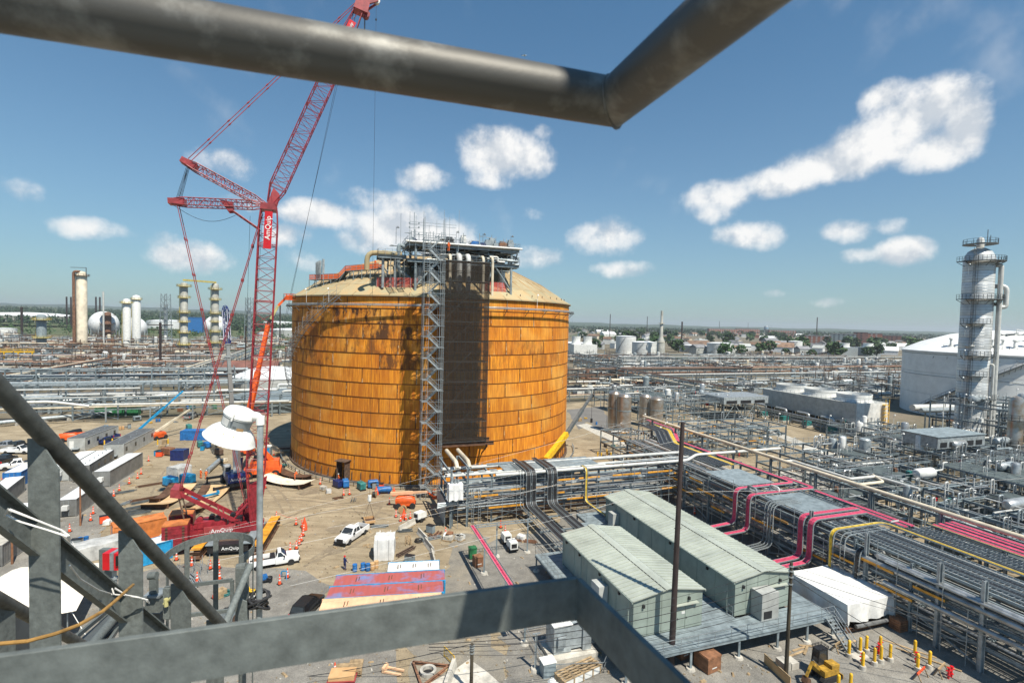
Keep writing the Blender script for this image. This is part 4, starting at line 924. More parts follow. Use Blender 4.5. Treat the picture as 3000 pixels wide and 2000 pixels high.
mb=MB();mb.extr([cp(-5.9,-1.75,1.75),cp(-2.1,-1.75,1.75),cp(-2.1,-1.75,3.0),cp(-5.9,-1.75,3.0)],CW*.28,0);sp_=part('side_panel',mb,'redlite',crane)
ctext('AmQuip',.78,cp(-3.75,-1.765,2.38),basis(CU,(0,0,1)),'white_lettering',sp_,'lettering',.006)
mb=MB();c0=cp(-5.35,-1.765,2.38);
for k in range(3): mb.beam(c0+CU*(.12*k)+V(0,0,-.25),c0+CU*(.12*k+.2)+V(0,0,.12+.08*k),.01,.09,tuple(CW))
part('emblem',mb,'white_lettering',crane)
for (t0,t1,w0,w1,z0,z1,m,nm) in [(-7.2,-3.4,-.9,1.2,2.5,3.5,'red','engine_house'),(-3.2,-1.4,-1.1,1.1,2.5,3.3,'black','winch_housing'),(-2.0,.4,1.5,3.0,1.4,4.0,'red','operator_cab'),(-2.2,-.2,3.0,3.3,2.2,3.5,'red','cab_step')]:
 mb=MB();mb.extr([cp(t0,w0,z0),cp(t1,w0,z0),cp(t1,w0,z1),cp(t0,w0,z1)],CW*(w1-w0),0);part(nm,mb,m,crane)
for t,w in ((-6.6,-.2),(-5.2,.3),(-4.4,-.5),(-2.6,0)):
 mb=MB();mb.cyl(cp(t,w-.4,3.7),cp(t,w+.4,3.7),.38,n=12);part('winch_drum',mb,'black' if t >-6 else 'red',crane)
for t in (-8.0,-7.3,-4.9,-2.9):
 mb=MB();mb.rail([cp(t,-1.5,2.6),cp(t+1.3,-1.5,2.6)],1.0,.03,.7);part('handrail',mb,'red',crane)
mb=MB();mb.extr([cp(.45,1.6,2.4),cp(.45,2.9,2.4),cp(.45,2.9,3.8),cp(.45,1.6,3.8)],CU*.03,0);part('cab_window',mb,'glass',crane)
mb=MB();mb.extr([cp(-10.4,-3.0,1.0),cp(-7.4,-3.0,1.0),cp(-7.4,-3.0,1.35),cp(-10.4,-3.0,1.35)],CW*6.0,0);part('counterweight_tray',mb,'red',crane)
for w0 in (-3.1,1.0):
 for k in range(7):
  mb=MB();z=1.38+k*.40;mb.extr([cp(-10.5,w0,z),cp(-7.6,w0,z),cp(-7.6,w0,z+.37),cp(-10.5,w0,z+.37)],CW*2.1,0);part('counterweight_slab',mb,'red',crane)
  for t in (-10.1,-8.2):
   mb=MB();mb.extr([cp(t,w0-.09,z+.05),cp(t+.28,w0-.09,z+.05),cp(t+.28,w0-.09,z+.27),cp(t,w0-.09,z+.27)],CW*.09,0);part('lifting_lug',mb,'rustdark',crane)
 mb=MB();mb.extr([cp(-10.5,w0,4.18),cp(-7.6,w0,4.18),cp(-7.6,w0,4.3),cp(-10.5,w0,4.3)],CW*2.1,0);part('counterweight_cap',mb,'orangebox',crane)
TD=V(-.2165,.9763,0);TS=V(TD.y,-TD.x,0);TC=V(-38.0,71.3,0)
def tp(a,s,z): return TC+TD*a+TS*s+V(0,0,z)
for s in (-3.7,3.7):
 for k in range(44):       # shoes round the loop
  Ls=9.6;per=2*Ls+math.pi*1.5;q=(k+.5)/44*per;hr=.72
  if q <Ls: a,z,an=-Ls/2+q,1.46,0
  elif q <Ls+math.pi*.75: th=(q-Ls)/.75;a,z,an=Ls/2+hr*math.sin(th),.74+hr*math.cos(th),-th
  elif q <2*Ls+math.pi*.75: a,z,an=Ls/2-(q-Ls-math.pi*.75),.03,math.pi
  else: th=(q-2*Ls-math.pi*.75)/.75;a,z,an=-Ls/2-hr*math.sin(th),.74-hr*math.cos(th),math.pi-th
  e=TD*(math.cos(an)*.235)+V(0,0,math.sin(an)*.235);c=tp(a,s,z);mb=MB()
  mb.beam(c-TS*.62,c+TS*.62,.44,.09,tuple(TD.cross(TS)*math.cos(an)+TD*(-math.sin(an)) if abs(an)>.01 and abs(an-math.pi)>.01 else V(0,0,1)))
  mb.beam(c-TS*.5,c+TS*.5,.08,.14,(0,0,1))
  part('track_shoe',mb,'deckorange' if z >1.2 else 'rustdark',crane)
 mb=MB();mb.extr([tp(-4.6,s-.38,.3),tp(4.6,s-.38,.3),tp(5.0,s-.38,.75),tp(4.6,s-.38,1.25),tp(-4.6,s-.38,1.25),tp(-5.0,s-.38,.75)],TS*.76,0);part('track_frame',mb,'rustdark',crane)
mb=MB();mb.extr([tp(-3.0,-3.0,.55),tp(-3.0,3.0,.55),tp(-3.0,3.0,1.5),tp(-3.0,-3.0,1.5)],TD*6.0,0);part('car_body',mb,'brown',crane)
cb=MB();cb.extr([tp(-4.4,-2.6,.5),tp(-4.4,2.4,.5),tp(-4.4,2.4,1.55),tp(-4.4,-2.6,1.55)],TD*1.2,0);cwt=part('car_body_weight',cb,'black',crane)
ctext('AmQuip',.62,tp(-4.41,.2,1.02),basis(TS,(0,0,1)),'white_lettering',cwt,'lettering',.006)
for s in (-2.2,2.3):
 mb=MB();mb.extr([tp(-4.6,s-.6,1.58),tp(-4.6,s+.6,1.58),tp(2.8,s+.6,1.58),tp(2.8,s-.6,1.58)],(0,0,.08),0);part('deck_plate',mb,'steel',crane)
mb=MB();mb.cyl(tp(0,0,1.5),tp(0,0,1.62),1.5,n=24);part('slew_ring',mb,'black',crane)
for (t,z,dt,L,nm) in ((1.75,44.0,.04,5.2,'boom'),(12.2,73.9,.40,3.4,'jib')):
 d=V(CU.x*dt,CU.y*dt,1).normalized();c=cp(t,-1.42 if nm =='boom' else -.95,z);sd=CU-d*CU.dot(d);sd.normalize()
 mb=MB();mb.extr([c-d*L/2-sd*.5,c-d*L/2+sd*.5,c+d*L/2+sd*.5,c+d*L/2-sd*.5],CW*.04,0);bn=part('banner',mb,'redbox',crane)
 ctext('AmQuip',.95 if nm =='boom' else .62,c-CW*.03+d*.3,basis(d,-sd),'white_lettering',bn,'lettering',.006)
pan=thing('lifting_pan','rusty steel pan hanging in slings under the crane hook above the sandy yard','pan',tuple(HK+V(0,0,.35)),.42)
mb=MB();mb.rbox(HK.x,HK.y,.38,1.5,1.9,.06,.42);part('floor_plate',mb,'rustdark',pan)
for dx,dy,lx,ly in ((-.75,0,.06,1.9),(.75,0,.06,1.9),(0,-.95,1.5,.06),(0,.95,1.5,.06)):
 c,n=math.cos(.42),math.sin(.42);mb=MB();mb.rbox(HK.x+dx*c-dy*n,HK.y+dx*n+dy*c,.38,lx,ly,.42,.42);part('side_plate',mb,'rustplate',pan)
for dx in (-.7,.7):
 for dy in (-.9,.9):
  c,n=math.cos(.42),math.sin(.42);mb=MB();mb.cyl(HK+V(dx*c-dy*n,dx*n+dy*c,.8),HK+V(0,0,3.4),.02,n=5);part('sling',mb,'brown',pan)
# ================================================================ blue and white mobile crane
mcb=V(-52.00,95.59,0)
mc=thing('mobile_crane','blue rough-terrain crane with white boom raised behind the red crane','crane',tuple(mcb))
HD=V(-.62,.78,0).normalized();HS=V(HD.y,-HD.x,0)
def mp_(a,s,z): return mcb+HD*a+HS*s+V(0,0,z)
mb=MB();mb.extr([mp_(-4.2,-1.3,.9),mp_(3.8,-1.3,.9),mp_(3.8,-1.3,1.5),mp_(-4.2,-1.3,1.5)],HS*2.6,0);part('chassis',mb,'black',mc)
mb=MB();mb.extr([mp_(-4.0,-1.5,1.5),mp_(1.2,-1.5,1.5),mp_(1.2,-1.5,2.7),mp_(-3.4,-1.5,3.0),mp_(-4.0,-1.5,2.6)],HS*3.0,0);hb=part('house',mb,'navy',mc)
ctext('AmQuip',.75,mp_(-4.03,.1,2.1),basis(HS,(0,0,1)),'white_lettering',hb,'lettering',.006)
mb=MB();mb.extr([mp_(-.6,-1.55,2.0),mp_(1.3,-1.55,2.0),mp_(1.1,-1.55,3.9),mp_(-.6,-1.55,3.9)],HS*1.1,0);cbx=part('cab',mb,'whitepaint',mc)
mb=MB();mb.extr([mp_(-.4,-1.57,2.9),mp_(1.0,-1.57,2.9),mp_(.95,-1.57,3.7),mp_(-.4,-1.57,3.7)],HS*-.02,0);mb.extr([mp_(-.62,-1.45,2.9),mp_(-.62,-.6,2.9),mp_(-.62,-.6,3.7),mp_(-.62,-1.45,3.7)],HD*-.02,0);part('cab_window',mb,'glass',mc)
for a in (-3.1,2.6):
 for s in (-1.35,1.35):
  mb=MB();c=mp_(a,s,.8);mb.cyl(c-HS*.32,c+HS*.32,.8,n=20);w=part('wheel',mb,'tyre',mc,smooth=True);mb=MB();mb.cyl(c-HS*.34,c+HS*.34,.4,n=14);part('rim',mb,'navy',w)
for a in (-3.9,3.6):
 for sd in (-1,1):
  mb=MB();mb.beam(mp_(a,sd*1.0,1.0),mp_(a,sd*3.9,1.0),.4,.4);og=part('outrigger',mb,'black',mc);mb=MB();mb.beam(mp_(a,sd*3.8,1.3),mp_(a,sd*3.8,.1),.2);mb.cyl(mp_(a,sd*3.8,.02),mp_(a,sd*3.8,.12),.45,n=12);part('float_pad',mb,'black',og)
b0=mp_(-2.2,.3,3.0)
B1,B2,B3,B4=V(-50.689,94.138,7.549),V(-53.789,98.377,13.754),V(-57.725,103.851,26.109),V(-60.640,108.149,33.854)
mb=MB();mb.beam(b0,B1,.95,1.0);part('boom_base',mb,'whitepaint',mc)
mb=MB();mb.beam(B1-(B1-b0)*.02,B2,.8,.85);part('boom_section',mb,'steel_dark',mc)
mb=MB();mb.beam(B2,B2.lerp(B3,.55),.72,.75);part('boom_section',mb,'black',mc)
mb=MB();mb.beam(B2.lerp(B3,.5),B3,.62,.65);part('boom_section',mb,'steel_dark',mc)
for f in (0,.28,.55,.8,1): c=B2.lerp(B3,f);mb=MB();mb.cyl(c-V(0,0,.1),c+V(0,0,.1),.62,n=12);part('boom_collar',mb,'steel_light',mc)
lattice(mc,B3,B4,V(1,0,0),.5,.95,.5,.5,.9,.5,.1,.12,7,'navy',.1,.055,'jib')
mb=MB();mb.beam(mp_(-1.6,.9,3.0),b0.lerp(B1,.55)+HS*.9,.35,.35);part('stowed_jib',mb,'navy',mc)
mb=MB();mb.cyl(mp_(.4,.3,2.2),b0.lerp(B1,.5),.2,n=10);part('lift_ram',mb,'steel_light',mc)
# ================================================================ orange boom lift reaching for the tank rim
bl0=V(-49.14,101.18,0)
bl=thing('boom_lift','giant orange boom lift behind the red crane with its basket at the tank rim','boom lift',tuple(bl0))
eb,ec,ed=V(-48.146,101.016,30.506),V(-46.508,101.655,34.129),V(-45.211,102.216,35.739)
ea=V(-51.183,98.224,9.726)
mb=MB();mb.rbox(bl0.x,bl0.y,.9,6.8,2.8,.9,.35);part('chassis',mb,'orange',bl)
mb=MB();mb.rbox(bl0.x+.4,bl0.y+.1,1.85,5.4,2.5,1.5,.35,.94);part('turntable',mb,'orange',bl)
mb=MB();mb.rbox(bl0.x-.2,bl0.y+.1,3.3,3.2,1.4,1.0,.35,.9);part('counterweight',mb,'black',bl)
for dx in (-2.4,2.4):
 for dy in (-1.3,1.3):
  c,n=math.cos(.35),math.sin(.35);q=bl0+V(dx*c-dy*n,dx*n+dy*c,.75);mb=MB();mb.cyl(q-V(-n,c,0)*.25,q+V(-n,c,0)*.25,.75,n=18);w=part('wheel',mb,'tyre',bl,smooth=True);mb=MB();mb.cyl(q-V(-n,c,0)*.27,q+V(-n,c,0)*.27,.36,n=12);part('rim',mb,'orange',w)
mb=MB();mb.beam(bl0+V(1.5,.5,3.2),ea,.8,.9);part('tower_boom',mb,'orange',bl)
mb=MB();mb.beam(ea,ea.lerp(eb,.55),.8,.95);part('main_boom',mb,'orange',bl)
mb=MB();mb.beam(ea.lerp(eb,.5),eb,.6,.72);part('fly_boom',mb,'orange',bl)
mb=MB();mb.beam(eb,eb.lerp(ec,.25),.75,.6);part('knuckle',mb,'black',bl)
mb=MB();mb.beam(eb,ec,.42,.5);part('jib_boom',mb,'paleyellow',bl)
mb=MB();mb.beam(ec,ed,.36,.45);part('jib_tip',mb,'orange',bl)
bk_=MB();c=ed+V(.7,0,-.4);bk_.rail([c+V(-.9,-.5,0),c+V(.9,-.5,0),c+V(.9,.5,0),c+V(-.9,.5,0),c+V(-.9,-.5,0)],1.15,.05,.6);bk_.rbox(c.x,c.y,c.z-.06,1.9,1.1,.08);bk_.rbox(c.x,c.y-.4,c.z,1.2,.2,.9);part('basket',bk_,'orange',bl)
# ================================================================ plant grid (turned 19 degrees) and generators
GA=R(19);GX,GY=V(math.cos(GA),math.sin(GA),0),V(-math.sin(GA),math.cos(GA),0)
def gp(s,n,z=0.0): return GX*s+GY*n+V(0,0,z)
def gthing(name,label,cat,s,n,group=None): return thing(name,label,cat,tuple(gp(s,n)),GA,group)
def gbox(mb,s0,n0,z0,s1,n1,z1): return mb.extr([gp(s0,n0,z0),gp(s1,n0,z0),gp(s1,n1,z0),gp(s0,n1,z0)],(0,0,z1-z0),0)
def gpart(nm,m,o,*b,**k): mb=MB();gbox(mb,*b);return part(nm,mb,m,o,**k)
def tray(o,pts,w,m_cable,nm='cable_tray',bend=.45,rung=.45,fill=.82,rails='galv'):
 """ladder tray along a polyline: side rails, rungs and a bed of cables"""
 P=[Vector(p) for p in pts];Q=[P[0]]
 for i in range(1,len(P)-1):
  a,b,c=P[i-1],P[i],P[i+1];l=min(bend,(a-b).length*.45,(c-b).length*.45);p0=b+(a-b).normalized()*l;p1=b+(c-b).normalized()*l
  for k in range(5): t=k/4;Q.append(p0*(1-t)**2+b*2*t*(1-t)+p1*t*t)
 Q.append(P[-1])
 lat=[];prev=None
 for i in range(len(Q)):
  d=(Q[min(i+1,len(Q)-1)]-Q[max(i-1,0)]).normalized();h=V(-d.y,d.x,0)
  if h.length <.25: l=prev if prev is not None else V(1,0,0)
  else:
   l=h.normalized()
   if prev is not None and l.dot(prev)<0: l=-l
  lat.append(l);prev=l
 if lat and (Q[1]-Q[0]).normalized().z ** 2 >.9:
  for i in range(len(lat)):
   if abs(lat[i].x-1)>1e-6:
    for j in range(i): lat[j]=lat[i]
    break
 def strip(hw0,hw1,dz):
  mb=MB();vs=[];fs=[]
  for i,(q,l) in enumerate(zip(Q,lat)):
   d=(Q[min(i+1,len(Q)-1)]-Q[max(i-1,0)]).normalized();u=l.cross(d).normalized();
   if u.z <-.01: u=-u
   vs +=[q+l*hw0+u*dz[0],q+l*hw1+u*dz[0],q+l*hw1+u*dz[1],q+l*hw0+u*dz[1]]
  k=len(Q)
  for i in range(k-1):
   for j in range(4): fs.append((4*i+j,4*i+4+j,4*i+4+(j+1) % 4,4*i+(j+1) % 4))
  mb.add(vs,fs+[(0,1,2,3),(4*k-4,4*k-3,4*k-2,4*k-1)]);return mb
 part(nm+'_rail',strip(-w/2,-w/2+.05,(-.07,.09)),rails,o);part(nm+'_rail',strip(w/2-.05,w/2,(-.07,.09)),rails,o)
 if m_cable:
  c=w*fill;k=max(2,int(c/.16))
  for j in range(k):
   a=-w/2+.06+(w-.12)*j/k*(fill/.82 if fill <.8 else 1);part('cable_run',strip(a,a+(w-.12)/k*.86,(-.05,.06)),m_cable,o)
 mb=MB()
 for q0,q1,l in zip(Q,Q[1:],lat):
  k=int((q1-q0).length/rung)
  for j in range(k): c=q0.lerp(q1,(j+.5)/k);mb.beam(c-l*(w/2),c+l*(w/2),.05,.03)
 if mb.v: part('rung_run',mb,rails,o)
def rack(name,label,axis,a0,a1,b0,b1,levels,bay,npipes,seed,mats=('insul','steel_light','whitepipe','steel','insul_dark'),cm='steel',cw=.3,brace=True,mid=False,rail=False,trays=0,dens=.8,base=0.0,group=None,sizes=(.09,.13,.18,.26),ends=True,lite=False):
 """pipe rack along the plant grid; axis 's' or 'n' is the long way, b0..b1 across"""
 q=random.Random(seed)
 def c(a,b,z): return gp(a,b,z) if axis =='s' else gp(b,a,z)
 o=thing(name,label,'pipe rack',tuple(c((a0+a1)/2,(b0+b1)/2,base)),GA,group)
 k=max(1,int(round(abs(a1-a0)/bay)));top=max(levels)
 cols=[b0,b1]+([(b0+b1)/2] if mid else [])
 for i in range(k+1):
  a=a0+(a1-a0)*i/k
  if lite:
   mb=MB()
   for b in cols: mb.beam(c(a,b,base),c(a,b,top+.15),cw)
   for z in levels: mb.beam(c(a,b0-.2,z-.2),c(a,b1+.2,z-.2),.26,.34)
   part('support_frame',mb,cm,o);continue
  for b in cols:
   mb=MB();mb.ibeam(c(a,b,base),c(a,b,top+.15),cw,cw,.05);part('column',mb,cm,o)
  for z in levels:
   mb=MB();mb.ibeam(c(a,b0-.2,z-.2),c(a,b1+.2,z-.2),.22,.34,.04);part('cross_beam',mb,cm,o)
  if brace and i % 3 ==1 and i <k:
   a2=a0+(a1-a0)*(i+1)/k;mb=MB();mb.beam(c(a,b0,base+.3),c(a2,b0,levels[0]-.3),.14);mb.beam(c(a2,b0,base+.3),c(a,b0,levels[0]-.3),.14);part('brace',mb,cm,o)
 for z in levels:
  for b in cols:
   mb=MB();mb.ibeam(c(a0,b,z-.45),c(a1,b,z-.45),.2,.3,.04);part('longitudinal',mb,cm,o)
 for li,z in enumerate(levels):
  b=b0+.25;cnt=0
  while b <b1-.2 and cnt <npipes:
   r=q.choice(sizes)
   if q.random()<dens:
    e0=a0-(q.uniform(0,1.5) if ends else 0);e1=a1+(q.uniform(0,1.5) if ends else 0)
    if q.random()<.25: e1=a0+(a1-a0)*q.uniform(.4,.9)
    elif q.random()<.2: e0=a0+(a1-a0)*q.uniform(.1,.5)
    pts=[c(e0,b+r,z+r),c(e1,b+r,z+r)]
    w=q.random()
    if w <.16: pts.append(c(e1,b+r,z+r+q.uniform(.6,1.4)))
    elif w <.3: pts.append(c(e1,b+r,z-q.uniform(1,2.5)))
    elif w <.4: m_=(e0+e1)/2;pts=[c(e0,b+r,z+r),c(m_,b+r,z+r),c(m_,b+r,z+r+.9),c(m_+1.6,b+r,z+r+.9),c(m_+1.6,b+r,z+r),c(e1,b+r,z+r)]
    mb=MB();mb.tube(pts,r,8 if r >.15 else 6,bend=r*2.5);part('pipe',mb,q.choice(mats),o,smooth=True);cnt +=1
   b +=2*r+q.uniform(.10,.45)
 for t in range(trays):
  b=q.uniform(b0+.6,b1-.6);tray(o,[c(a0,b,top+.25),c(a1,b,top+.25)],q.uniform(.5,.9),'cableblack' if q.random()<.6 else None)
 if rail:
  mb=MB();mb.rail([c(a0,b0-.2,top+.1),c(a1,b0-.2,top+.1)],1.1,.03,1.8);part('handrail',mb,'galv',o)
 return o
def scaffold_bay(o,s,n,ls,ln,z0,z1,q,lift=2.0,boards=True):
 for a in (0,1):
  for b in (0,1): mb=MB();mb.beam(gp(s+ls*a,n+ln*b,z0),gp(s+ls*a,n+ln*b,z1+1.0),.06);part('scaffold_standard',mb,'galv',o)
 z=z0+lift
 while z <=z1:
  mb=MB()
  for b in (0,1):
   for h in (0,.5,1.0): mb.beam(gp(s,n+ln*b,z+h),gp(s+ls,n+ln*b,z+h),.05)
  for a in (0,1): mb.beam(gp(s+ls*a,n,z+1),gp(s+ls*a,n+ln,z+1),.05)
  part('scaffold_rail',mb,'galv',o)
  if boards: gpart('toe_board','deckorange',o,s,n-.03,z+.05,s+ls,n+.02,z+.24);gpart('plank','wood',o,s,n+.04,z,s+ls,n+ln,z+.05)
  z +=lift*(1 if q.random()<.7 else 1.5)
# ================================================================ two grey-green electrical buildings
def ebuilding(label,s0,s1,n0,n1,z0,ze,hv,seed):
 o=gthing('electrical_building',label,'building',(s0+s1)/2,n0);sm=(s0+s1)/2;rz_=ze+.62
 def wallrun(p0,p1,nseg,name='wall_panel',gable=False):
  for i in range(nseg):
   a,b=p0.lerp(p1,i/nseg+.001),p0.lerp(p1,(i+1)/nseg-.001);d=(p1-p0).normalized();nn=V(d.y,-d.x,0)
   def top(p):
    if not gable: return ze
    f=(p-p0).length/(p1-p0).length;return ze+.62*(1-abs(f-.5)*2)-.03
   mb=MB();ma,mz=a.lerp(b,.5),0
   poly=[V(a.x,a.y,z0),V(b.x,b.y,z0),V(b.x,b.y,top(b))]
   if gable and (a-p0).length/(p1-p0).length <.5 <(b-p0).length/(p1-p0).length: c=p0.lerp(p1,.5);poly.append(V(c.x,c.y,top(c)))
   poly.append(V(a.x,a.y,top(a)));mb.extr(poly,nn*-.08,0);part(name,mb,'bldg',o)
   mb=MB();mb.beam(V(a.x,a.y,z0)+nn*.01,V(a.x,a.y,top(a))+nn*.01,.05,.05);part('wall_seam',mb,'bldg',o)
 nl=int((n1-n0)/2.9)
 wallrun(gp(s0,n1),gp(s0,n0),nl);wallrun(gp(s0,n0),gp(s1,n0),5,gable=True);wallrun(gp(s1,n0),gp(s1,n1),nl);wallrun(gp(s1,n1),gp(s0,n1),5,gable=True)
 gpart('interior_floor','bldg',o,s0+.1,n0+.1,z0-.05,s1-.1,n1-.1,z0+.02)
 k=int((n1-n0+.5)/.62)
 for side in (0,1):
  e,r_=(s0-.22,sm-.30) if side ==0 else (s1+.22,sm+.30)
  for i in range(k):
   a=n0-.25+(n1-n0+.5)*i/k;b=n0-.25+(n1-n0+.5)*(i+1)/k;mb=MB()
   mb.extr([gp(e,a+.015,ze+.02),gp(r_,a+.015,rz_+.02),gp(r_,b-.015,rz_+.02),gp(e,b-.015,ze+.02)],(0,0,.05),0)
   mb.beam(gp(e,a+.03,ze+.10),gp(r_,a+.03,rz_+.10),.05,.09);part('roof_sheet',mb,'bldgroof',o)
 mb=MB();mb.extr([gp(sm-.5,n0-.27,rz_+.11),gp(sm,n0-.27,rz_+.2),gp(sm+.5,n0-.27,rz_+.11)],GY*(n1-n0+.54),0);part('ridge_cap',mb,'bldgroof',o)
 for side in (-1,1): mb=MB();mb.beam(gp(sm+side*.5,n0-.27,rz_+.08),gp(sm+side*.5,n1+.27,rz_+.08),.06,.05);part('ridge_gap',mb,'black',o)
 for e in (s0-.25,s1+.25):
  mb=MB();mb.beam(gp(e,n0-.2,ze-.05),gp(e,n1+.2,ze-.05),.12,.16);part('gutter',mb,'bldg',o)
  for f in (.03,.34,.66,.97):
   n=n0+(n1-n0)*f;mb=MB();mb.beam(gp(e,n,z0),gp(e,n,ze-.1),.09);part('downpipe',mb,'bldg',o)
 for (s,n,ls,ln,h,zz) in hv:
  u=MB();gbox(u,s,n,zz,s+ls,n+ln,zz+h);part('hvac_unit',u,'trailer',o);
  gpart('hvac_grille','black',o,s+ls*.12,n-.02,zz+.15,s+ls*.6,n-.005,zz+h*.34);mb=MB();p=gp(s+ls*.5,n-.01,zz+h*.22);mb.cyl(p,p-GY*.03,.16,n=14);part('hvac_fan',mb,'black',o)
 for f,w in ((.62,.95),(.75,.95)):
  s=s0+(s1-s0)*f;dd=gpart('door','bldg',o,s,n0-.045,z0+.02,s+w,n0-.003,z0+2.2);gpart('door_handle','black',dd,s+.08,n0-.10,z0+1.0,s+.13,n0-.046,z0+1.15)
 for f in (.12,.78): gpart('wall_lamp','black',o,s0+(s1-s0)*f,n0-.22,ze-.75,s0+(s1-s0)*f+.2,n0-.003,ze-.45)
 gpart('alarm_light','redbox',o,s0+(s1-s0)*.84,n0-.10,ze-1.35,s0+(s1-s0)*.84+.12,n0-.003,ze-1.2);gpart('sign_plate','whitepaint',o,s0+(s1-s0)*.69,n0-.07,z0+1.5,s0+(s1-s0)*.69+.4,n0-.046,z0+1.75)
 gpart('door_hood','bldgroof',o,s0+(s1-s0)*.55,n0-.4,z0+2.5,s0+(s1-s0)*.92,n0-.003,z0+2.58)
 for f in (.15,.4,.7,.92):
  n=n0+(n1-n0)*f;gpart('wall_lamp','black',o,s0-.2,n,ze-.6,s0-.003,n+.22,ze-.3)
 return o
FZ=2.2
eb1=ebuilding('nearer grey-green metal electrical building with ridged pale roof',27.0,34.9,41.1,57.0,FZ,5.8,[(25.9,45.8,1.05,1.7,2.7,FZ+.02)],1)
eb2=ebuilding('longer grey-green metal electrical building behind the first one',39.2,46.6,41.3,68.0,FZ,5.8,[(41.2,39.7,2.2,1.5,2.75,FZ+.02),(38.1,64.0,1.05,1.4,2.4,FZ+.02)],2)
pl=gthing('grating_platform','raised grey grating walkway with handrails and posts round the electrical buildings','platform',36,39)
for (a,b,c,d) in [(24.6,38.3,26.95,60.2),(27.0,38.3,49.6,41.05),(35.0,41.1,39.1,68),(27.0,57.1,34.9,60.2),(36.0,68.1,48.5,71.5),(46.7,41.1,49.6,44.5)]:
 gpart('deck','steel',pl,a,b,FZ-.1,c,d,FZ-.02)
 for i,n in enumerate(np.arange(b+.3,d,1.0)): gpart('grating_bar','steel_dark',pl,a+.05,n,FZ-.02,c-.05,n+.04,FZ-.005)
for (p,q) in [((24.6,38.3),(49.6,38.3)),((24.6,38.3),(24.6,60.2)),((24.6,60.2),(34.9,60.2)),((49.6,38.3),(49.6,39.0)),((36,71.5),(48.5,71.5)),((36,68.1),(36,71.5)),((38.9,41.2),(38.9,41.9))]:
 mb=MB();mb.ibeam(gp(*p,FZ-.22),gp(*q,FZ-.22),.14,.3,.03);part('edge_beam',mb,'steel',pl)
 mb=MB();mb.rail([gp(*p,FZ),gp(*q,FZ)],1.07,.022,1.9);part('handrail',mb,'galv',pl)
for s,n in [(24.7,38.4),(31.6,38.4),(37.2,38.4),(42.0,38.4),(45.9,38.4),(49.4,38.4),(24.7,45),(24.7,52),(24.7,60),(34.8,60),(36.1,71.4),(48.4,71.4)]:
 mb=MB();mb.beam(gp(s,n,.2),gp(s,n,FZ-.37),.2);ps=part('post',mb,'steel',pl);mb=MB();mb.cyl(gp(s,n,.01),gp(s,n,.22),.45,.38,n=12);part('footing',mb,'concrete',ps)
st=MB();
for e in (0,1): st.beam(gp(48.2+e*1.1,38.25,FZ-.05),gp(48.2+e*1.1,35.7,.1),.06,.25)
for i in range(9): f=(i+.5)/9;gbox(st,48.2,38.2-2.55*f-.12,FZ-.1-(FZ-.1)*f,49.3,38.2-2.55*f+.12,FZ-.06-(FZ-.1)*f)
part('stair',st,'galv',pl)
for e in (48.2,49.3): mb=MB();mb.beam(gp(e,38.25,FZ+1.05),gp(e,35.7,1.15),.045);mb.beam(gp(e,38.25,FZ+.55),gp(e,35.7,.65),.045);mb.beam(gp(e,37,1.0),gp(e,37,2.2),.045);mb.beam(gp(e,35.7,0),gp(e,35.7,1.15),.045);part('stair_rail',mb,'galv',pl)
gpart('landing_slab','concrete',pl,47.9,34.6,.03,49.7,35.6,.15)
# ================================================================ pipe rack A along the front of the tank
rA=rack('pipe_rack','long steel pipe rack with cable trays running below the tank towards the right','s',17.4,62.0,77.2,83.2,[2.6,5.0,7.6],6.1,7,11,trays=0)
q=random.Random(5)
for s in np.arange(26,43,1.42): gpart('cover_plate','steel',rA,s,77.6,7.95,s+1.38,82.6,8.01)
for s in np.arange(18,26,2.0): gpart('cover_plate','steel_light',rA,s,78.4,7.75,s+1.2,79.6,7.80)
mb=MB();mb.tube([gp(24.2,76.6,7.7),gp(60.6,76.6,7.7),gp(63.8,78.2,8.1),gp(84,78.2,8.1)],.27,10,bend=.8);part('main_pipe',mb,'whitepipe',rA,smooth=True)
for n,z,r_ in ((76.9,5.4,.2),(76.7,2.9,.17),(76.4,4.6,.12),(76.5,3.4,.12)):
 mb=MB();mb.tube([gp(18,n,z),gp(61,n,z)],r_,8);part('pipe',mb,q.choice(('insul','steel_light')),rA,smooth=True)
for s0_,s1_,z in ((26.6,31,5.2),(34,37.8,6.1),(38.6,42.5,6.1),(45,50.5,6.1),(52,57,6.1),(23,29,2.6),(33.5,36,4.0),(36.5,44.5,2.8),(20.5,24.5,4.6),(57.5,61,5.6),(55,60,3.0)):
 gpart('toe_board','deckorange',rA,s0_,76.05,z,s1_,76.11,z+.28);gpart('plank','wood',rA,s0_,76.12,z,s1_,76.55,z+.05)
for i,s in enumerate(np.arange(18,61,2.4)):
 mb=MB();mb.beam(gp(s,76.0,0),gp(s,76.0,6.5+q.uniform(0,2.2)),.055);part('scaffold_standard',mb,'galv',rA)
for z in (2.0,3.6,5.2,6.8): mb=MB();mb.beam(gp(17.6,76.0,z),gp(61,76.0,z),.05);part('scaffold_ledger',mb,'galv',rA)
for s in (29.4,33.1):
 tray(rA,[gp(s,83.0,8.25),gp(s,75.6,8.25),gp(s,75.6,2.6),gp(s,57.3,2.6)],.75,'cableblack',bend=1.3);tray(rA,[gp(s+.95,81.5,8.25),gp(s+.95,75.6,8.25),gp(s+.95,75.6,2.6),gp(s+.95,57.3,2.6)],.75,'cableblack',bend=1.3)
tray(rA,[gp(24,81.2,8.2),gp(28.3,81.2,8.2),gp(28.3,75.7,8.2),gp(28.3,75.7,2.6),gp(28.3,57.3,2.6)],.5,None,bend=1.0)
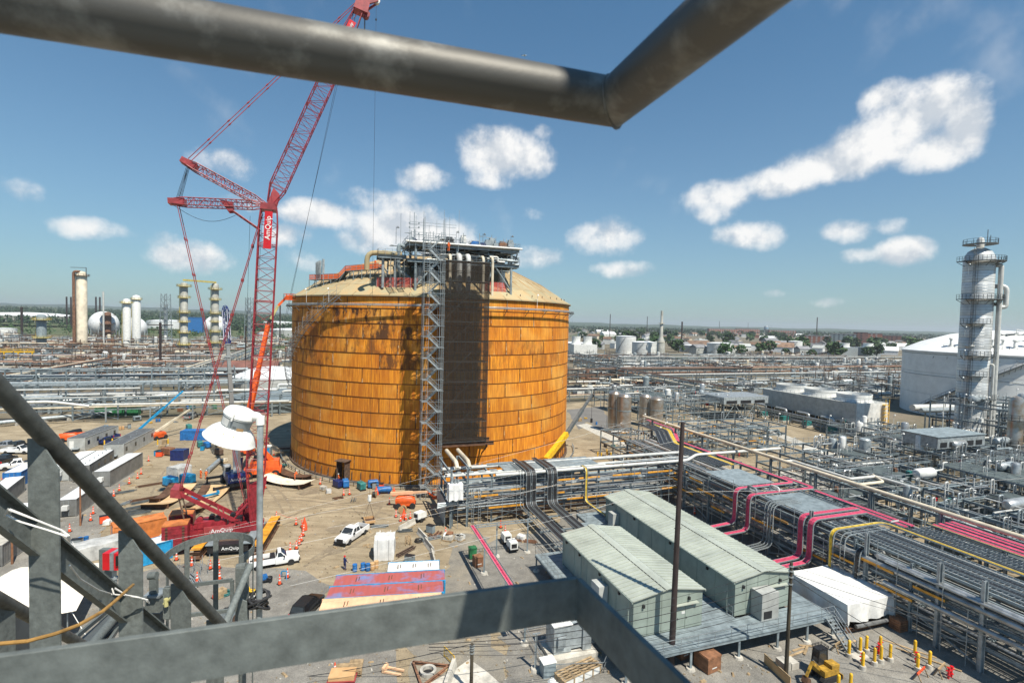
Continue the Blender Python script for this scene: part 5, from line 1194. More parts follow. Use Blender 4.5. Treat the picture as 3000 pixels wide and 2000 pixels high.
tray(rA,[gp(39.8,77.5,7.9),gp(39.8,75.7,7.9),gp(39.8,75.7,2.4),gp(39.8,69.0,2.4)],.5,'cableyellow',bend=.8,fill=.5)
for s in (20.3,21.4): tray(rA,[gp(s,77,5.6),gp(s,75.8,5.6),gp(s,75.8,.6)],.4,None,bend=.6)
for n in (61,66,71): mb=MB();mb.ibeam(gp(27.6,n,2.4),gp(35,n,2.4),.15,.2,.03);part('tray_support',mb,'steel',rA);mb=MB();mb.beam(gp(31.3,n,0),gp(31.3,n,2.3),.15);part('tray_post',mb,'steel',rA)
for s in (17.0,19.6):
 for n in (76.4,84.0): mb=MB();mb.ibeam(gp(s,n,0),gp(s,n,9.2),.32,.32,.05);part('end_column',mb,'steel',rA)
for z in (4.2,6.6,9.0): mb=MB();mb.ibeam(gp(16.6,76.4,z),gp(16.6,84.2,z),.2,.34,.04);mb.ibeam(gp(19.9,76.2,z),gp(19.9,84.2,z),.2,.34,.04);part('end_beam',mb,'steel',rA)
for s in (18.4,20.4): mb=MB();mb.tube([gp(s,87,9.4),gp(s,79.5,9.4),gp(s,78.5,8.6)],.34,12,bend=.6);part('large_pipe',mb,'cream',rA,smooth=True)
gpart('side_panel','steel',rA,16.2,77,.3,16.26,83.5,4.2)
for k in range(3): mb=MB();mb.tube([gp(17+k*.5,75.9,8.2-k*.3),gp(17+k*.5,75.9,4.2),gp(14.8,75.9,4.2-.3*k)],.16,8,bend=.4);part('pipe',mb,'steel_light',rA,smooth=True)
wb=MB();pp=[]
def sheet_box(mb,s0,s1,n0,n1,z0,z1,seed,k=7,amp=.12):
 """draped sheet over a box frame: subdivided walls and top with sags and folds"""
 qq=random.Random(seed);
 def grid(f,nu,nv):
  idx=len(mb.v);vs=[]
  for i in range(nu+1):
   for j in range(nv+1): vs.append(f(i/nu,j/nv))
  fs=[(i*(nv+1)+j,(i+1)*(nv+1)+j,(i+1)*(nv+1)+j+1,i*(nv+1)+j+1) for i in range(nu) for j in range(nv)];mb.add(vs,fs)
 ph=[qq.uniform(0,6) for _ in range(8)]
 def w(u,v,p): return amp*(math.sin(u*17+ph[p])*.5+math.sin(u*31+v*9+ph[p+1])*.3+math.sin(v*13+ph[p+2])*.3)
 grid(lambda u,v: gp(s0+(s1-s0)*u,n0+(n1-n0)*v,z1+w(u,v,0)*.5*math.sin(math.pi*u)*math.sin(math.pi*v)-.10*math.sin(math.pi*u)),14,10)
 e=.18
 for k_,(fa) in enumerate([lambda u,v: (s0+(s1-s0)*u,n0-w(u,0,1)*(v)-e*v*abs(math.sin(u*5))),lambda u,v: (s0+(s1-s0)*u,n1+w(u,0,2)*v),lambda u,v: (s0-w(u,0,3)*v-e*v*abs(math.sin(u*4)),n0+(n1-n0)*u),lambda u,v: (s1+w(u,0,4)*v,n0+(n1-n0)*u)]):
  def f(u,v,fa=fa,k_=k_):
   x,y=fa(u,v);hem=z0+.25*abs(math.sin(u*6+k_));edge=z1-.10*math.sin(math.pi*u)*(1 if k_ <2 else 0);return gp(x,y,edge+(hem-edge)*v)
  grid(f,16,6)
 return mb
sheet_box(wb,16.4,18.6,75.2,76.4,4.6,7.2,4,amp=.2);part('white_wrap',wb,'tarp',rA,smooth=True)
lt=gthing('pink_cable_tray','slim raised cable tray with pink cables turning beside the gravel','cable tray',17.6,57)
tray(lt,[gp(26,65.2,4.6),gp(17.6,65.2,4.6)],.8,None,bend=.1);tray(lt,[gp(17.6,65.6,4.6),gp(17.6,45.5,4.6)],.72,'pink',bend=.1,fill=.5)
for s,n in ((18.1,61.3),(18.1,52.8),(18.1,46.5),(21,65.4),(25.5,65.4)): mb=MB();mb.beam(gp(s,n,.2),gp(s,n,4.55),.18);pq_=part('post',mb,'steel',lt);mb=MB();mb.cyl(gp(s,n,0.01),gp(s,n,.22),.5,.42,n=12);part('footing',mb,'concrete',pq_)
# ================================================================ pipe rack B running towards the viewer on the right
rB=rack('pipe_rack','wide pipe rack carrying bright pink cable trays along the right side','n',24.0,93.0,58.2,70.5,[2.8,5.2,7.3],6.2,11,21,mid=True,trays=2)
def ptray(pts,w=.85,m='pink',**k): tray(rB,pts,w,m,bend=k.get('bend',1.1),fill=k.get('fill',.82))
Z7=7.75
ptray([gp(75.6,112,Z7),gp(75.4,100.5,Z7),gp(68.6,90,Z7),gp(68.6,61.0,Z7),gp(57.2,61.0,Z7),gp(57.2,61.0,2.6),gp(46.8,59.8,2.6)],.8)
ptray([gp(69.5,64,Z7),gp(69.5,58.1,Z7),gp(56.9,58.1,Z7),gp(56.9,58.1,2.6),gp(46.8,57.3,2.6)],.8)
ptray([gp(67.2,50,Z7+.02),gp(67.2,43.2,Z7+.02)],.8);ptray([gp(66.2,60,Z7+.02),gp(66.2,43,Z7+.02)],.8,None)
ptray([gp(68.4,57,Z7),gp(68.4,43.2,Z7)],.8)
for s in (66.4,67.4,68.4,69.4): ptray([gp(s,42.6,Z7),gp(s,20,Z7)],.7,None if s >67 else 'cableblack')
ptray([gp(66.8,49.3,Z7+.25),gp(57.0,49.3,Z7+.25),gp(57.0,49.3,2.6),gp(46.8,48.6,2.6)],.85);ptray([gp(66.4,47.9,Z7+.25),gp(57.0,47.9,Z7+.25),gp(57.0,47.9,2.6),gp(46.8,47.3,2.6)],.85)
ptray([gp(65.6,24,Z7+.1),gp(65.6,44.9,Z7+.1),gp(56.9,44.9,Z7+.1),gp(56.9,44.9,.8)],.6,'cableyellow',fill=.4);ptray([gp(64.5,43.6,Z7),gp(57.1,43.6,Z7),gp(57.1,43.6,.8)],.6,None);ptray([gp(64.0,41.9,Z7-1.0),gp(57.3,41.9,Z7-1.0),gp(57.3,41.9,.8)],.6,'cableblack',fill=.4)
ptray([gp(62,55.0,Z7),gp(57.1,55.0,Z7),gp(57.1,55.0,2.0),gp(50,54.0,2.0)],.6,None);ptray([gp(62,54.0,Z7),gp(57.1,54.0,Z7),gp(57.1,54.0,2.0),gp(50,53,2.0)],.5,None)
for i,s in enumerate((71.2,72.3,73.4,74.5)): ptray([gp(s,42.6,Z7+.1),gp(s,20,Z7+.1)],.8)
ptray([gp(70.6,43,Z7+.15),gp(70.6,20,Z7+.15)],.3,'cableyellow')
for s,m_ in ((59.3,None),(60.3,'cableblack'),(61.4,None),(62.5,'cableblack'),(63.6,None)): ptray([gp(s,47,Z7),gp(s,22,Z7)],.8,m_,fill=.5)
for s,m_ in ((63.2,'cableblack'),(64.3,'cableblack'),(65.5,'cableblack'),(66.6,'cableyellow')): ptray([gp(s+6,104,Z7+.4),gp(s+5.6,98,Z7+.4),gp(s,88,Z7),gp(s,72,Z7)],.85,m_)
for s0_,n0_,s1_,n1_ in ((59,50.2,66,57.4),(59,62.2,66,70)): gpart('cover_plate','steel',rB,s0_,n0_,Z7-.14,s1_,n1_,Z7-.10)
for n in (33.8,41.3,48.6,30): mb=MB();mb.ibeam(gp(57.9,n,0),gp(57.9,n,8.8),.36,.36,.05);part('tall_column',mb,'steel_light',rB)
for n,z,r_ in ((57.9,5.9,.33),(57.6,4.3,.26),(57.7,6.6,.16)):
 mb=MB();mb.tube([gp(n,45-6*(r_ <.3),z),gp(n,22,z)],r_,10);part('large_pipe',mb,'insul',rB,smooth=True)
mb=MB();mb.tube([gp(60.5,40.5,6.6),gp(58.2,40.5,6.6),gp(58.2,22,6.6)],.36,12,bend=.7);part('large_pipe',mb,'insul',rB,smooth=True)
for n,z,l in ((88,5.6,3),(84,4.2,4),(79.5,6.2,3),(75,4.6,4),(71,3.4,4),(69,6,3),(66,4.8,4),(63.5,3.0,3),(61,5.5,3),(54,4.2,4),(51.8,5.8,3),(46,3.3,4),(42.5,4.6,3),(38,5.6,4),(36,3.6,4),(33,5.2,3)):
 gpart('toe_board','deckorange',rB,57.5,n,z,57.56,n+l,z+.26);gpart('plank','wood',rB,57.57,n,z,58.3,n+l,z+.05)
for n in np.arange(31,92,2.2):
 mb=MB();mb.beam(gp(57.5,n,0),gp(57.5,n,6+q.uniform(-1,3)),.055);part('scaffold_standard',mb,'galv',rB)
for z in (2,4,6): mb=MB();mb.beam(gp(57.5,31,z),gp(57.5,92,z),.05);part('scaffold_ledger',mb,'galv',rB)
gpart('plastic_sheet','tarp',rB,66.0,44.2,Z7+.32,67.4,44.25,Z7+.5)
mb=MB();mb.tube([gp(73.2,110,9.2),gp(73.2,30,9.2)],.3,12);hp=thing('header_pipe','long pale elevated pipe on tall posts beside the pink trays','pipe',tuple(gp(73.2,60)),GA);part('pipe',mb,'cream',hp,smooth=True)
for n in np.arange(34,110,9.0): mb=MB();mb.ibeam(gp(73.2,n,0),gp(73.2,n,8.9),.36,.36,.05);part('post',mb,'steel',hp)
mb=MB();mb.tube([gp(73.4,67,9.2),gp(74.8,67,9.2),gp(74.8,56.4,9.2),gp(80.2,56.4,9.2),gp(80.2,50,9.2)],.24,10,bend=.5);part('branch_pipe',mb,'whitepipe',hp,smooth=True)
mb=MB();mb.tube([gp(73.0,54,9.2),gp(78.5,54,9.2),gp(80.5,57,9.2)],.22,10,bend=.5);part('branch_pipe',mb,'cream',hp,smooth=True)
# ================================================================ poles and overhead wires
def pole(label,x,y,h,r0,r1,m,lean=(0,0),fittings=True,name='utility_pole'):
 o=thing(name,label,'pole',(x,y,0));mb=MB();top=V(x+lean[0],y+lean[1],h)
 mb.tube([V(x,y,0),V(x,y,0).lerp(top,.5),top],[r0,(r0+r1)/2,r1],14);part('shaft',mb,m,o,smooth=True)
 if fittings:
  for f in (.82,.88,.93,.97):
   c=V(x,y,0).lerp(top,f);mb=MB();mb.cyl(c-V(0,0,.05),c+V(0,0,.05),r0*1.15,n=12);mb.beam(c+V(-.25,0,0),c+V(.25,0,0),.05);part('pole_band',mb,'galv',o)
 return o,top
p1,t1=pole('tall dark brown steel pole in front of the electrical buildings',15.71,47.06,23.13,.30,.19,'polebrown',(.25,0),False)
for f in np.arange(.06,.9,.085):
 c=V(*[float(v) for v in (p1.location.x,p1.location.y,0)]).lerp(t1,f);mb=MB();mb.beam(c-V(.34,0,0),c+V(.34,0,0),.04);part('step_bolt',mb,'polebrown',p1)
p2,t2=pole('wooden utility pole with many cables near the white tarpaulin',25.72,45.56,10.83,.19,.13,'pole',(.1,.1))
p3,t3=pole('short mossy wooden pole behind the flat rail at bottom centre',-2.80,42.90,4.37,.16,.14,'pole',(0,0))
p4,t4=pole('slim timber pole among the grey trailers at left',-62.38,63.44,8.30,.13,.10,'woodbrown',fittings=False)
p5,t5=pole('slim timber pole beside the long white-roofed trailer',-63.95,75.51,8.69,.13,.09,'woodbrown',fittings=False)
def wire(p,q,sag,r,m='cableblack',n=14):
 p,q=Vector(p),Vector(q);return [p.lerp(q,i/n)-V(0,0,sag*4*(i/n)*(1-i/n)) for i in range(n+1)]
def cable(pts,r,label,m='cableblack',name='overhead_cable',group='overhead cables'):
 mb=MB();mb.tube(pts,r,5);return solo(name,mb,m,label,'cable',group,tuple(pts[0]),True)
fr=[(0,'topmost'),(.6,'second from top'),(1.2,'third from top'),(1.9,'fourth from top'),(2.6,'fifth from top'),(3.2,'lowest')]
for dz,w in fr:
 a=t2-V(0,0,.2+dz);b=V(-6,39+dz*.3,7.2-dz*.55)
 cable(wire(a,b,.9+.3*dz,0),.028 if dz in (1.2,1.9) else .016,'dark overhead cable left of the wooden utility pole, '+w)
for k,(dz,to) in enumerate([(.3,(60,40,4.5)),(1.0,(66,36,3.0)),(1.3,(48,22,2.0)),(1.8,(72,40,1.5)),(2.4,(50,20,.8))]):
 cable(wire(t2-V(0,0,dz),to,.8,0),.028 if k in (1,2) else .016,'dark overhead cable sagging right of the wooden utility pole, '+nth(k)+' from its top')
cable(wire(t3,V(-20.121,44.793,-0.578),.3,0),.03,'thick black cable leaving the short pole towards bottom left');cable(wire(t3,V(5.657,45.946,3.413),.3,0),.03,'thick black cable between the short pole and the transformer')
cable(wire(t3-V(0,0,.5),V(-16.895,42.839,0.660),.3,0),.014,'thin cable below the thick one at bottom centre')
TL=[((-43.215,68.894,1.622),(26.375,79.570,19.192)),((-39.433,59.038,5.585),(20.328,61.518,18.146)),((-24.584,68.959,3.327),(20.299,61.431,15.873)),((-21.090,49.038,5.771),(19.596,59.335,13.394)),((17.346,49.422,15.853),(70.427,69.303,12.363)),((-28.148,49.126,8.101),(9.777,69.248,10.913))]
for k,(a,b) in enumerate(TL): cable(wire(a,b,.35,0),.013,'thin pale line strung across the site, '+nth(k)+' from the top','rope','site_line','thin pale lines across the site')
# ================================================================ white tarpaulin shelter
tp_=gthing('tarpaulin_shelter','white tarpaulin draped over a low frame right of the buildings','shelter',54,41)
mb=sheet_box(MB(),50.9,57.8,38.0,45.5,1.0,3.3,9,amp=.42);part('sheet',mb,'tarp',tp_,smooth=True)
for s in (51.1,54.3,57.6):
 for n in (38.3,45.2): mb=MB();mb.beam(gp(s,n,.03),gp(s,n,3.05),.08);part('frame_post',mb,'galv',tp_)
gpart('base_frame','rustdark',tp_,51,38.2,.05,57.7,45.3,.35);mb=MB();mb.tube([gp(52,37.8,.9),gp(56.5,37.7,.9)],.2,8);part('pipe',mb,'insul_dark',tp_,smooth=True)
cr=gthing('wooden_crate','brown wooden crate beside the white tarpaulin','crate',57.6,37.2)
for z in np.arange(.05,1.2,.24): gpart('slat','woodbrown',cr,56.9,36.6,z,58.3,37.8,z+.2)
BXY=[(33.74,49.00),(35.17,49.49),(36.00,49.79),(33.88,47.22),(35.45,47.89),(36.33,48.24),(37.43,48.53),(37.37,49.80),(40.38,49.24),(39.05,47.20),(40.50,47.60),(29.47,43.95),(30.70,44.17)]
BOLL=None
for i,(x,y) in enumerate(BXY):
 lab='yellow steel bollard on a round concrete footing, '+nth(i)+' of the group beside the excavator'
 if BOLL is None:
  BOLL=thing('bollard',lab,'bollard',(x,y,.03),0,'yellow bollards on the gravel')
  mb=MB();mb.lathe([(.14,.3),(.14,1.55),(.12,1.64),(.07,1.69),(0.001,1.70)],(0,0,0),14);part('post',mb,'yellow',BOLL,local=True,smooth=True)
  mb=MB();mb.lathe([(.30,0),(.28,.35),(.26,.38)],(0,0,0),14);part('footing',mb,'concrete',BOLL,local=True)
 else: copy_tree(BOLL,(x,y,.03),0,lab)
for i,(x,y) in enumerate([(34.31,47.96),(37.71,50.26),(37.06,49.56),(39.83,48.36),(41.55,46.40),(41.10,46.19)]):
 mb=MB();mb.cyl((x,y,.03),(x,y,1.0),.09,n=10);mb.cyl((x-.25,y,.8),(x+.25,y,.8),.07,n=8);mb.lathe([(.02,1.0),(.16,1.02),(.16,1.08),(.02,1.1)],(x,y,0),10);mb.cyl((x,y,.35),(x,y,.42),.17,n=10)
 solo('fire_hydrant',mb,'redbox','small red hydrant valve among the yellow bollards, '+nth(i)+' counted from the left','hydrant','red hydrant valves',(x,y,0.03))
ex=thing('mini_excavator','small yellow excavator with dark cab by the bollards','excavator',(29.49,45.98,0.03),.35)
def eb(nm,m,x0,y0,z0,x1,y1,z1,**k): mb=MB();mb.box(x0,y0,z0,x1,y1,z1);return part(nm,mb,m,ex,local=True,**k)
for y in (-.85,.45):
 mb=MB();mb.extr([(-1.0,y,.06),(1.0,y,.06),(1.2,y,.3),(1.0,y,.55),(-1.0,y,.55),(-1.2,y,.3)],(0,.4,0),0);part('track',mb,'tyre',ex,local=True)
eb('undercarriage','black',-.7,-.45,.2,.7,.45,.6);eb('house','digger',-.9,-.75,.62,.9,.75,1.15);eb('engine_cover','digger',.0,-.72,1.16,.95,.1,1.5)
mb=MB();mb.extr([(-.75,.1,1.16),(.45,.1,1.16),(.35,.1,2.5),(-.6,.1,2.5)],(0,.65,0),0);part('cab_glass',mb,'glass',ex,local=True)
for x,x2 in ((-.75,-.6),(.45,.35)):
 for y in (.1,.75): mb=MB();mb.beam((x,y,1.16),(x2,y,2.52),.08);part('cab_pillar',mb,'black',ex,local=True)
eb('cab_roof','black',-.68,.05,2.5,.45,.8,2.58);mb=MB();mb.rail([(-.7,.05,2.58),(.45,.05,2.58),(.45,.8,2.58),(-.7,.8,2.58)],.22,.02,.3);part('roof_guard',mb,'black',ex,local=True)
mb=MB();mb.beam((-.8,-.15,1.0),(-2.0,-.3,2.0),.22,.28);part('boom',mb,'digger',ex,local=True)
mb=MB();mb.beam((-2.0,-.3,2.05),(-2.75,-.4,.95),.18,.22);part('stick',mb,'digger',ex,local=True)
mb=MB();mb.cyl((-1.0,-.15,1.45),(-1.9,-.28,2.2),.05,n=8);part('ram',mb,'chrome',ex,local=True)
mb=MB();mb.extr([(-2.8,-.7,.95),(-2.55,-.7,.85),(-2.45,-.7,.35),(-2.8,-.7,.15),(-3.05,-.7,.5)],(0,.6,0),0);part('bucket',mb,'rustdark',ex,local=True)
mb=MB();mb.box(1.25,-.85,.1,1.33,.85,.5);part('blade',mb,'digger',ex,local=True)
xf=gthing('transformer','pale grey electrical transformer with cooling fins on a concrete plinth','transformer',21.6,43.6)
gpart('plinth','concrete',xf,19.4,42.6,.03,24.2,46.0,.45);gpart('tank_case','steel_light',xf,19.9,43.4,.46,21.7,45.4,3.1);gpart('terminal_box','steel_light',xf,22.9,43.3,.46,23.8,45.2,2.7)
for i in range(10): gpart('cooling_fin','steel_light',xf,21.75,43.5+i*.19,.7,22.85,43.55+i*.19,2.5)
for s in (20.3,20.8,21.3): mb=MB();mb.lathe([(.12,3.1),(.06,3.3),(.1,3.35),(.06,3.45),(.1,3.5),(.04,3.7)],gp(s,44.4,0),10);part('bushing',mb,'brown',xf)
gpart('control_box','steel_light',xf,20.2,43.1,1.2,21.0,43.38,2.2);gpart('top_cover','whitepaint',xf,19.8,43.3,3.11,21.8,45.5,3.2)
mb=MB();mb.tube([gp(21.7,44.2,2.7),gp(23.2,44.2,2.9),gp(23.2,44.2,2.7)],.12,8,bend=.2);part('conservator',mb,'steel_light',xf)
re=gthing('rail_enclosure','galvanised pipe railing enclosing the transformer','railing',22,41)
mb=MB();E_=[gp(18.6,41.6,0),gp(23.6,40.4,0),gp(25.4,42.4,0),gp(25.0,48,0),gp(18.6,48,0),gp(18.6,41.6,0)]
for a,b in zip(E_,E_[1:]):
 m2=MB();m2.rail([a,b],1.0,.03,2.4);part('rail_panel',m2,'galv',re)
for s,n in ((17.7,42.6),(26.2,39.4)):
 o=gthing('tray_post','galvanised cable tray support post '+('left' if s <20 else 'right')+' of the transformer','post',s,n);mb=MB();mb.ibeam(gp(s,n,.2),gp(s,n,3.4),.2,.2,.03);part('shaft',mb,'steel_light',o);mb=MB();mb.cyl(gp(s,n,.02),gp(s,n,.25),.5,.42,n=12);part('footing',mb,'concrete',o);mb=MB();mb.beam(gp(s-.4,n,3.45),gp(s+.4,n,3.45),.1);part('bracket',mb,'galv',o)
bc=thing('metal_cabinet','grey cabinet with white sheeting at bottom centre','cabinet',(3.96,45.47,.03),GA)
mb=MB();mb.box(-.6,-.5,0,.6,.5,1.3);part('case',mb,'steel',bc,local=True);mb=MB();mb.box(-.66,-.56,1.31,.66,.56,1.38);part('lid',mb,'whitepaint',bc,local=True)
mb=MB();mb.lathe([(.9,0),(.7,.2),(.4,.28),(.1,.2)],(.4,-1.3,0),10);part('loose_sheet',mb,'tarp',bc,local=True)
pk=thing('timber_crate','long pale timber crate with slatted top at bottom centre','crate',(6.72,45.22,.03),GA+.25)
for y in np.linspace(-.7,.6,5): mb=MB();mb.box(-2.2,y,.72,2.2,y+.14,.82);part('slat',mb,'wood',pk,local=True)
for x in (-2.15,-1.1,0,1.1,2.0): mb=MB();mb.box(x,-.72,.05,x+.12,.75,.71);part('batten',mb,'wood',pk,local=True)
for y in (-.66,.66): mb=MB();mb.box(-2.1,y,.08,2.1,y+.04,.68);part('side_board',mb,'whitepaint',pk,local=True)
for i,(x,y,w,h,lab) in enumerate([(17.16,48.57,1.25,2.0,'tall brown timber box under the walkway behind the dark pole'),(19.08,46.99,1.7,1.4,'squat brown timber box in front of the walkway'),(-3.79,65.88,1.1,1.3,'brown carton beside the green bin under the pink tray')]):
 o=thing('timber_box',lab,'box',(x,y,.03),GA+.15)
 for z in np.arange(.04,h-.1,.3): mb=MB();mb.box(-w/2,-w/2,z,w/2,w/2,z+.285);part('plank',mb,'woodbrown',o,local=True)
 mb=MB();mb.box(-w/2-.04,-w/2-.04,h-.02,w/2+.04,w/2+.04,h+.04);part('lid',mb,'woodbrown',o,local=True);mb=MB();mb.box(-.3,-w/2-.012,.4,.3,-w/2-.002,.5);part('stencil',mb,'whitepaint',o,local=True)
gb=thing('green_bin','green wheeled bin below the pink cable tray','bin',(-4.65,67.99,.03),GA);mb=MB();mb.rbox(0,0,.1,.9,.8,1.3,0,1.08);part('body',mb,'green',gb,local=True);mb=MB();mb.rbox(0,0,1.42,1.05,.95,.12);part('lid',mb,'green',gb,local=True)
for y in (-.3,.3): mb=MB();mb.cyl((-.3,y-.05,.12),(-.3,y+.05,.12),.12,n=10);part('wheel',mb,'tyre',gb,local=True)
def barrel_light(label,x,y,rz): # towable light plant / welder
 o=thing('towed_generator',label,'generator',(x,y,.03),rz)
 mb=MB();mb.extr([(-.9,-.55,.55),(.9,-.55,.55),(.9,-.55,1.35),(.6,-.55,1.5),(-.9,-.55,1.5)],(0,1.1,0),0);part('canopy',mb,'whitepaint',o,local=True);mb=MB();mb.box(-1.0,-.6,.4,1.0,.6,.54);part('frame',mb,'black',o,local=True)
 for sy in (-.68,.68): mb=MB();mb.cyl((-.2,sy-.08,.33),(-.2,sy+.08,.33),.33,n=14);part('wheel',mb,'tyre',o,local=True)
 mb=MB();mb.beam((1,0,.45),(2.0,0,.4),.08);part('drawbar',mb,'black',o,local=True);mb=MB();mb.box(-.91,-.4,.7,-.902,.4,1.3);part('grille',mb,'black',o,local=True);return o
barrel_light('white towed generator on the gravel beside the low tray',-0.18,73.02,1.9);barrel_light('second towed generator with dark front beside the first',0.70,70.59,1.9);barrel_light('pale towed generator near the orange boom lift',-13.97,80.44,.9)
yb=thing('yellow_barrier','yellow pedestrian barrier panel beside the concrete slab at bottom centre','barrier',(-5.20,46.90,.03),-.9)
mb=MB();mb.beam((-.9,0,1.0),(.9,0,1.0),.06);mb.beam((-.9,0,.15),(.9,0,.15),.06);mb.beam((-.9,0,0),(-.9,0,1.0),.06);mb.beam((.9,0,0),(.9,0,1.0),.06);part('frame',mb,'yellow',yb,local=True)
for x in np.linspace(-.7,.7,7): mb=MB();mb.beam((x,0,.15),(x,0,1.0),.03);part('bar',mb,'yellow',yb,local=True)
cs=thing('concrete_barrier','pale concrete barrier block lying at the edge of the excavation','barrier',(-4.85,44.68,.03),1.45);mb=MB();mb.extr([(-1.6,-.3,0),(-1.6,.3,0),(-1.6,.15,.8),(-1.6,-.15,.8)],(3.2,0,0),0);part('block',mb,'concrete',cs,local=True)
ml=thing('pipe_pit','round concrete manhole inside a triangle of rusty beams','manhole',(-6.90,45.29,.02));mb=MB();mb.lathe([(.75,0),(.75,.35),(.5,.35),(.5,0)],(0,0,0),20,caps=False);part('ring',mb,'concrete',ml,local=True);mb=MB();mb.cyl((0,0,.01),(0,0,.02),.5,n=20);part('water',mb,'black',ml,local=True)
for k in range(3):
 a,b=2.1*k+.4,2.1*k+2.5;mb=MB();mb.ibeam((2.0*math.cos(a),2.0*math.sin(a),.15),(2.0*math.cos(b),2.0*math.sin(b),.15),.2,.25,.04);part('beam',mb,'rustpipe',ml,local=True)
pj=thing('pallet_jack','pale orange pallet forks lying on the earth','pallet truck',(-10.14,45.29,.03),2.9)
for y in (-.3,.3): mb=MB();mb.box(-1.0,y-.09,.05,.6,y+.09,.2);part('fork',mb,'contpeach',pj,local=True)
mb=MB();mb.box(.6,-.42,.05,.85,.42,.5);part('head',mb,'contpeach',pj,local=True)
def pallet(label,x,y,rz,n=1,m='wood',name='pallet'):
 o=thing(name,label,'pallet',(x,y,.03),rz)
 for k in range(n):
  for yy in np.linspace(-.5,.5,7): mb=MB();mb.box(-.6,yy-.06,k*.15+.11,.6,yy+.06,k*.15+.135);part('slat',mb,m,o,local=True)
  for xx in (-.55,0,.55): mb=MB();mb.box(xx-.05,-.55,k*.15,xx+.05,.55,k*.15+.109);part('bearer',mb,m,o,local=True)
 return o
pallet('stack of weathered timber pallets below the flat rail',-13.43,44.95,.2,4);pallet('pale timber pallet left of the weathered stack',-14.75,45.60,.15,1);pallet('timber pallet beside the earth pit',-13.67,45.99,.1,2)
bk2=thing('low_trailer','red low trailer with tools at the bottom edge of the picture','trailer',(-14.23,44.03,.03),.1);mb=MB();mb.box(-1.2,-.8,.3,1.2,.8,.45);part('bed',mb,'redlite',bk2,local=True);mb=MB();mb.box(-1.1,-.7,.46,1.1,.6,.8);part('load',mb,'rustplate',bk2,local=True)
for sx in (-.6,.6):
 for sy in (-.85,.85): mb=MB();mb.cyl((sx,sy-.07,.2),(sx,sy+.07,.2),.2,n=12);part('wheel',mb,'tyre',bk2,local=True)
for i,(x,y,l,a) in enumerate([(29.79,50.19,2.6,.4),(30.82,50.46,2.2,-.1),(29.97,49.75,1.8,.9),(31.29,50.02,1.2,.2),(28.84,49.26,2.8,.45),(34.73,50.84,3.0,.45),(40.74,50.60,4.5,-.7),(41.37,48.85,5,-.75),(27.58,48.77,2.0,.8)]):
 mb=MB();mb.rbox(x,y,.04+.05*(i % 3),l,.22,.05,a);solo('timber_board',mb,'wood','loose pale timber board on the gravel near the excavator, '+nth(i)+' of the scatter','board','loose timber boards',(x,y,.04))
gw=thing('retaining_board','rusty steel trench plate standing in the ground left of the excavator','plate',(25.27,46.22,0));p,q_=V(24.84,47.82,0),V(25.56,44.54,0);mb=MB();mb.extr([p,q_,q_+V(0,0,.9),p+V(0,0,.9)],(.08,.05,0),0);part('plate',mb,'rustplate',gw);mb=MB();mb.beam(p+V(0,0,.93),q_+V(0,0,.93),.1);part('top_edge',mb,'wood',gw)
cbk=thing('concrete_blocks','two pale concrete blocks at the foot of the wooden pole','block',(26.77,47.27,.03),.3);
for k in range(2): mb=MB();mb.box(-.9+k*.95,-.5,0,-.05+k*.95,.5,.8-.2*k);part('block',mb,'concrete',cbk,local=True)
for i,(x,y) in enumerate([(33.45,50.10),(40.91,46.77),(38.47,46.10)]):
 o=thing('saw_horse','wooden A-frame barricade trestle near the bollards, '+nth(i)+' from the left','trestle',(x,y,.03),.6,'trestles');
 mb=MB();mb.beam((-.9,0,.75),(.9,0,.75),.1,.2);part('top_rail',mb,'wood' if i <2 else 'conered',o,local=True)
 for sx in (-.8,.8): mb=MB();mb.beam((sx,0,.75),(sx,-.35,0),.08);mb.beam((sx,0,.75),(sx,.35,0),.08);part('leg',mb,'wood',o,local=True)
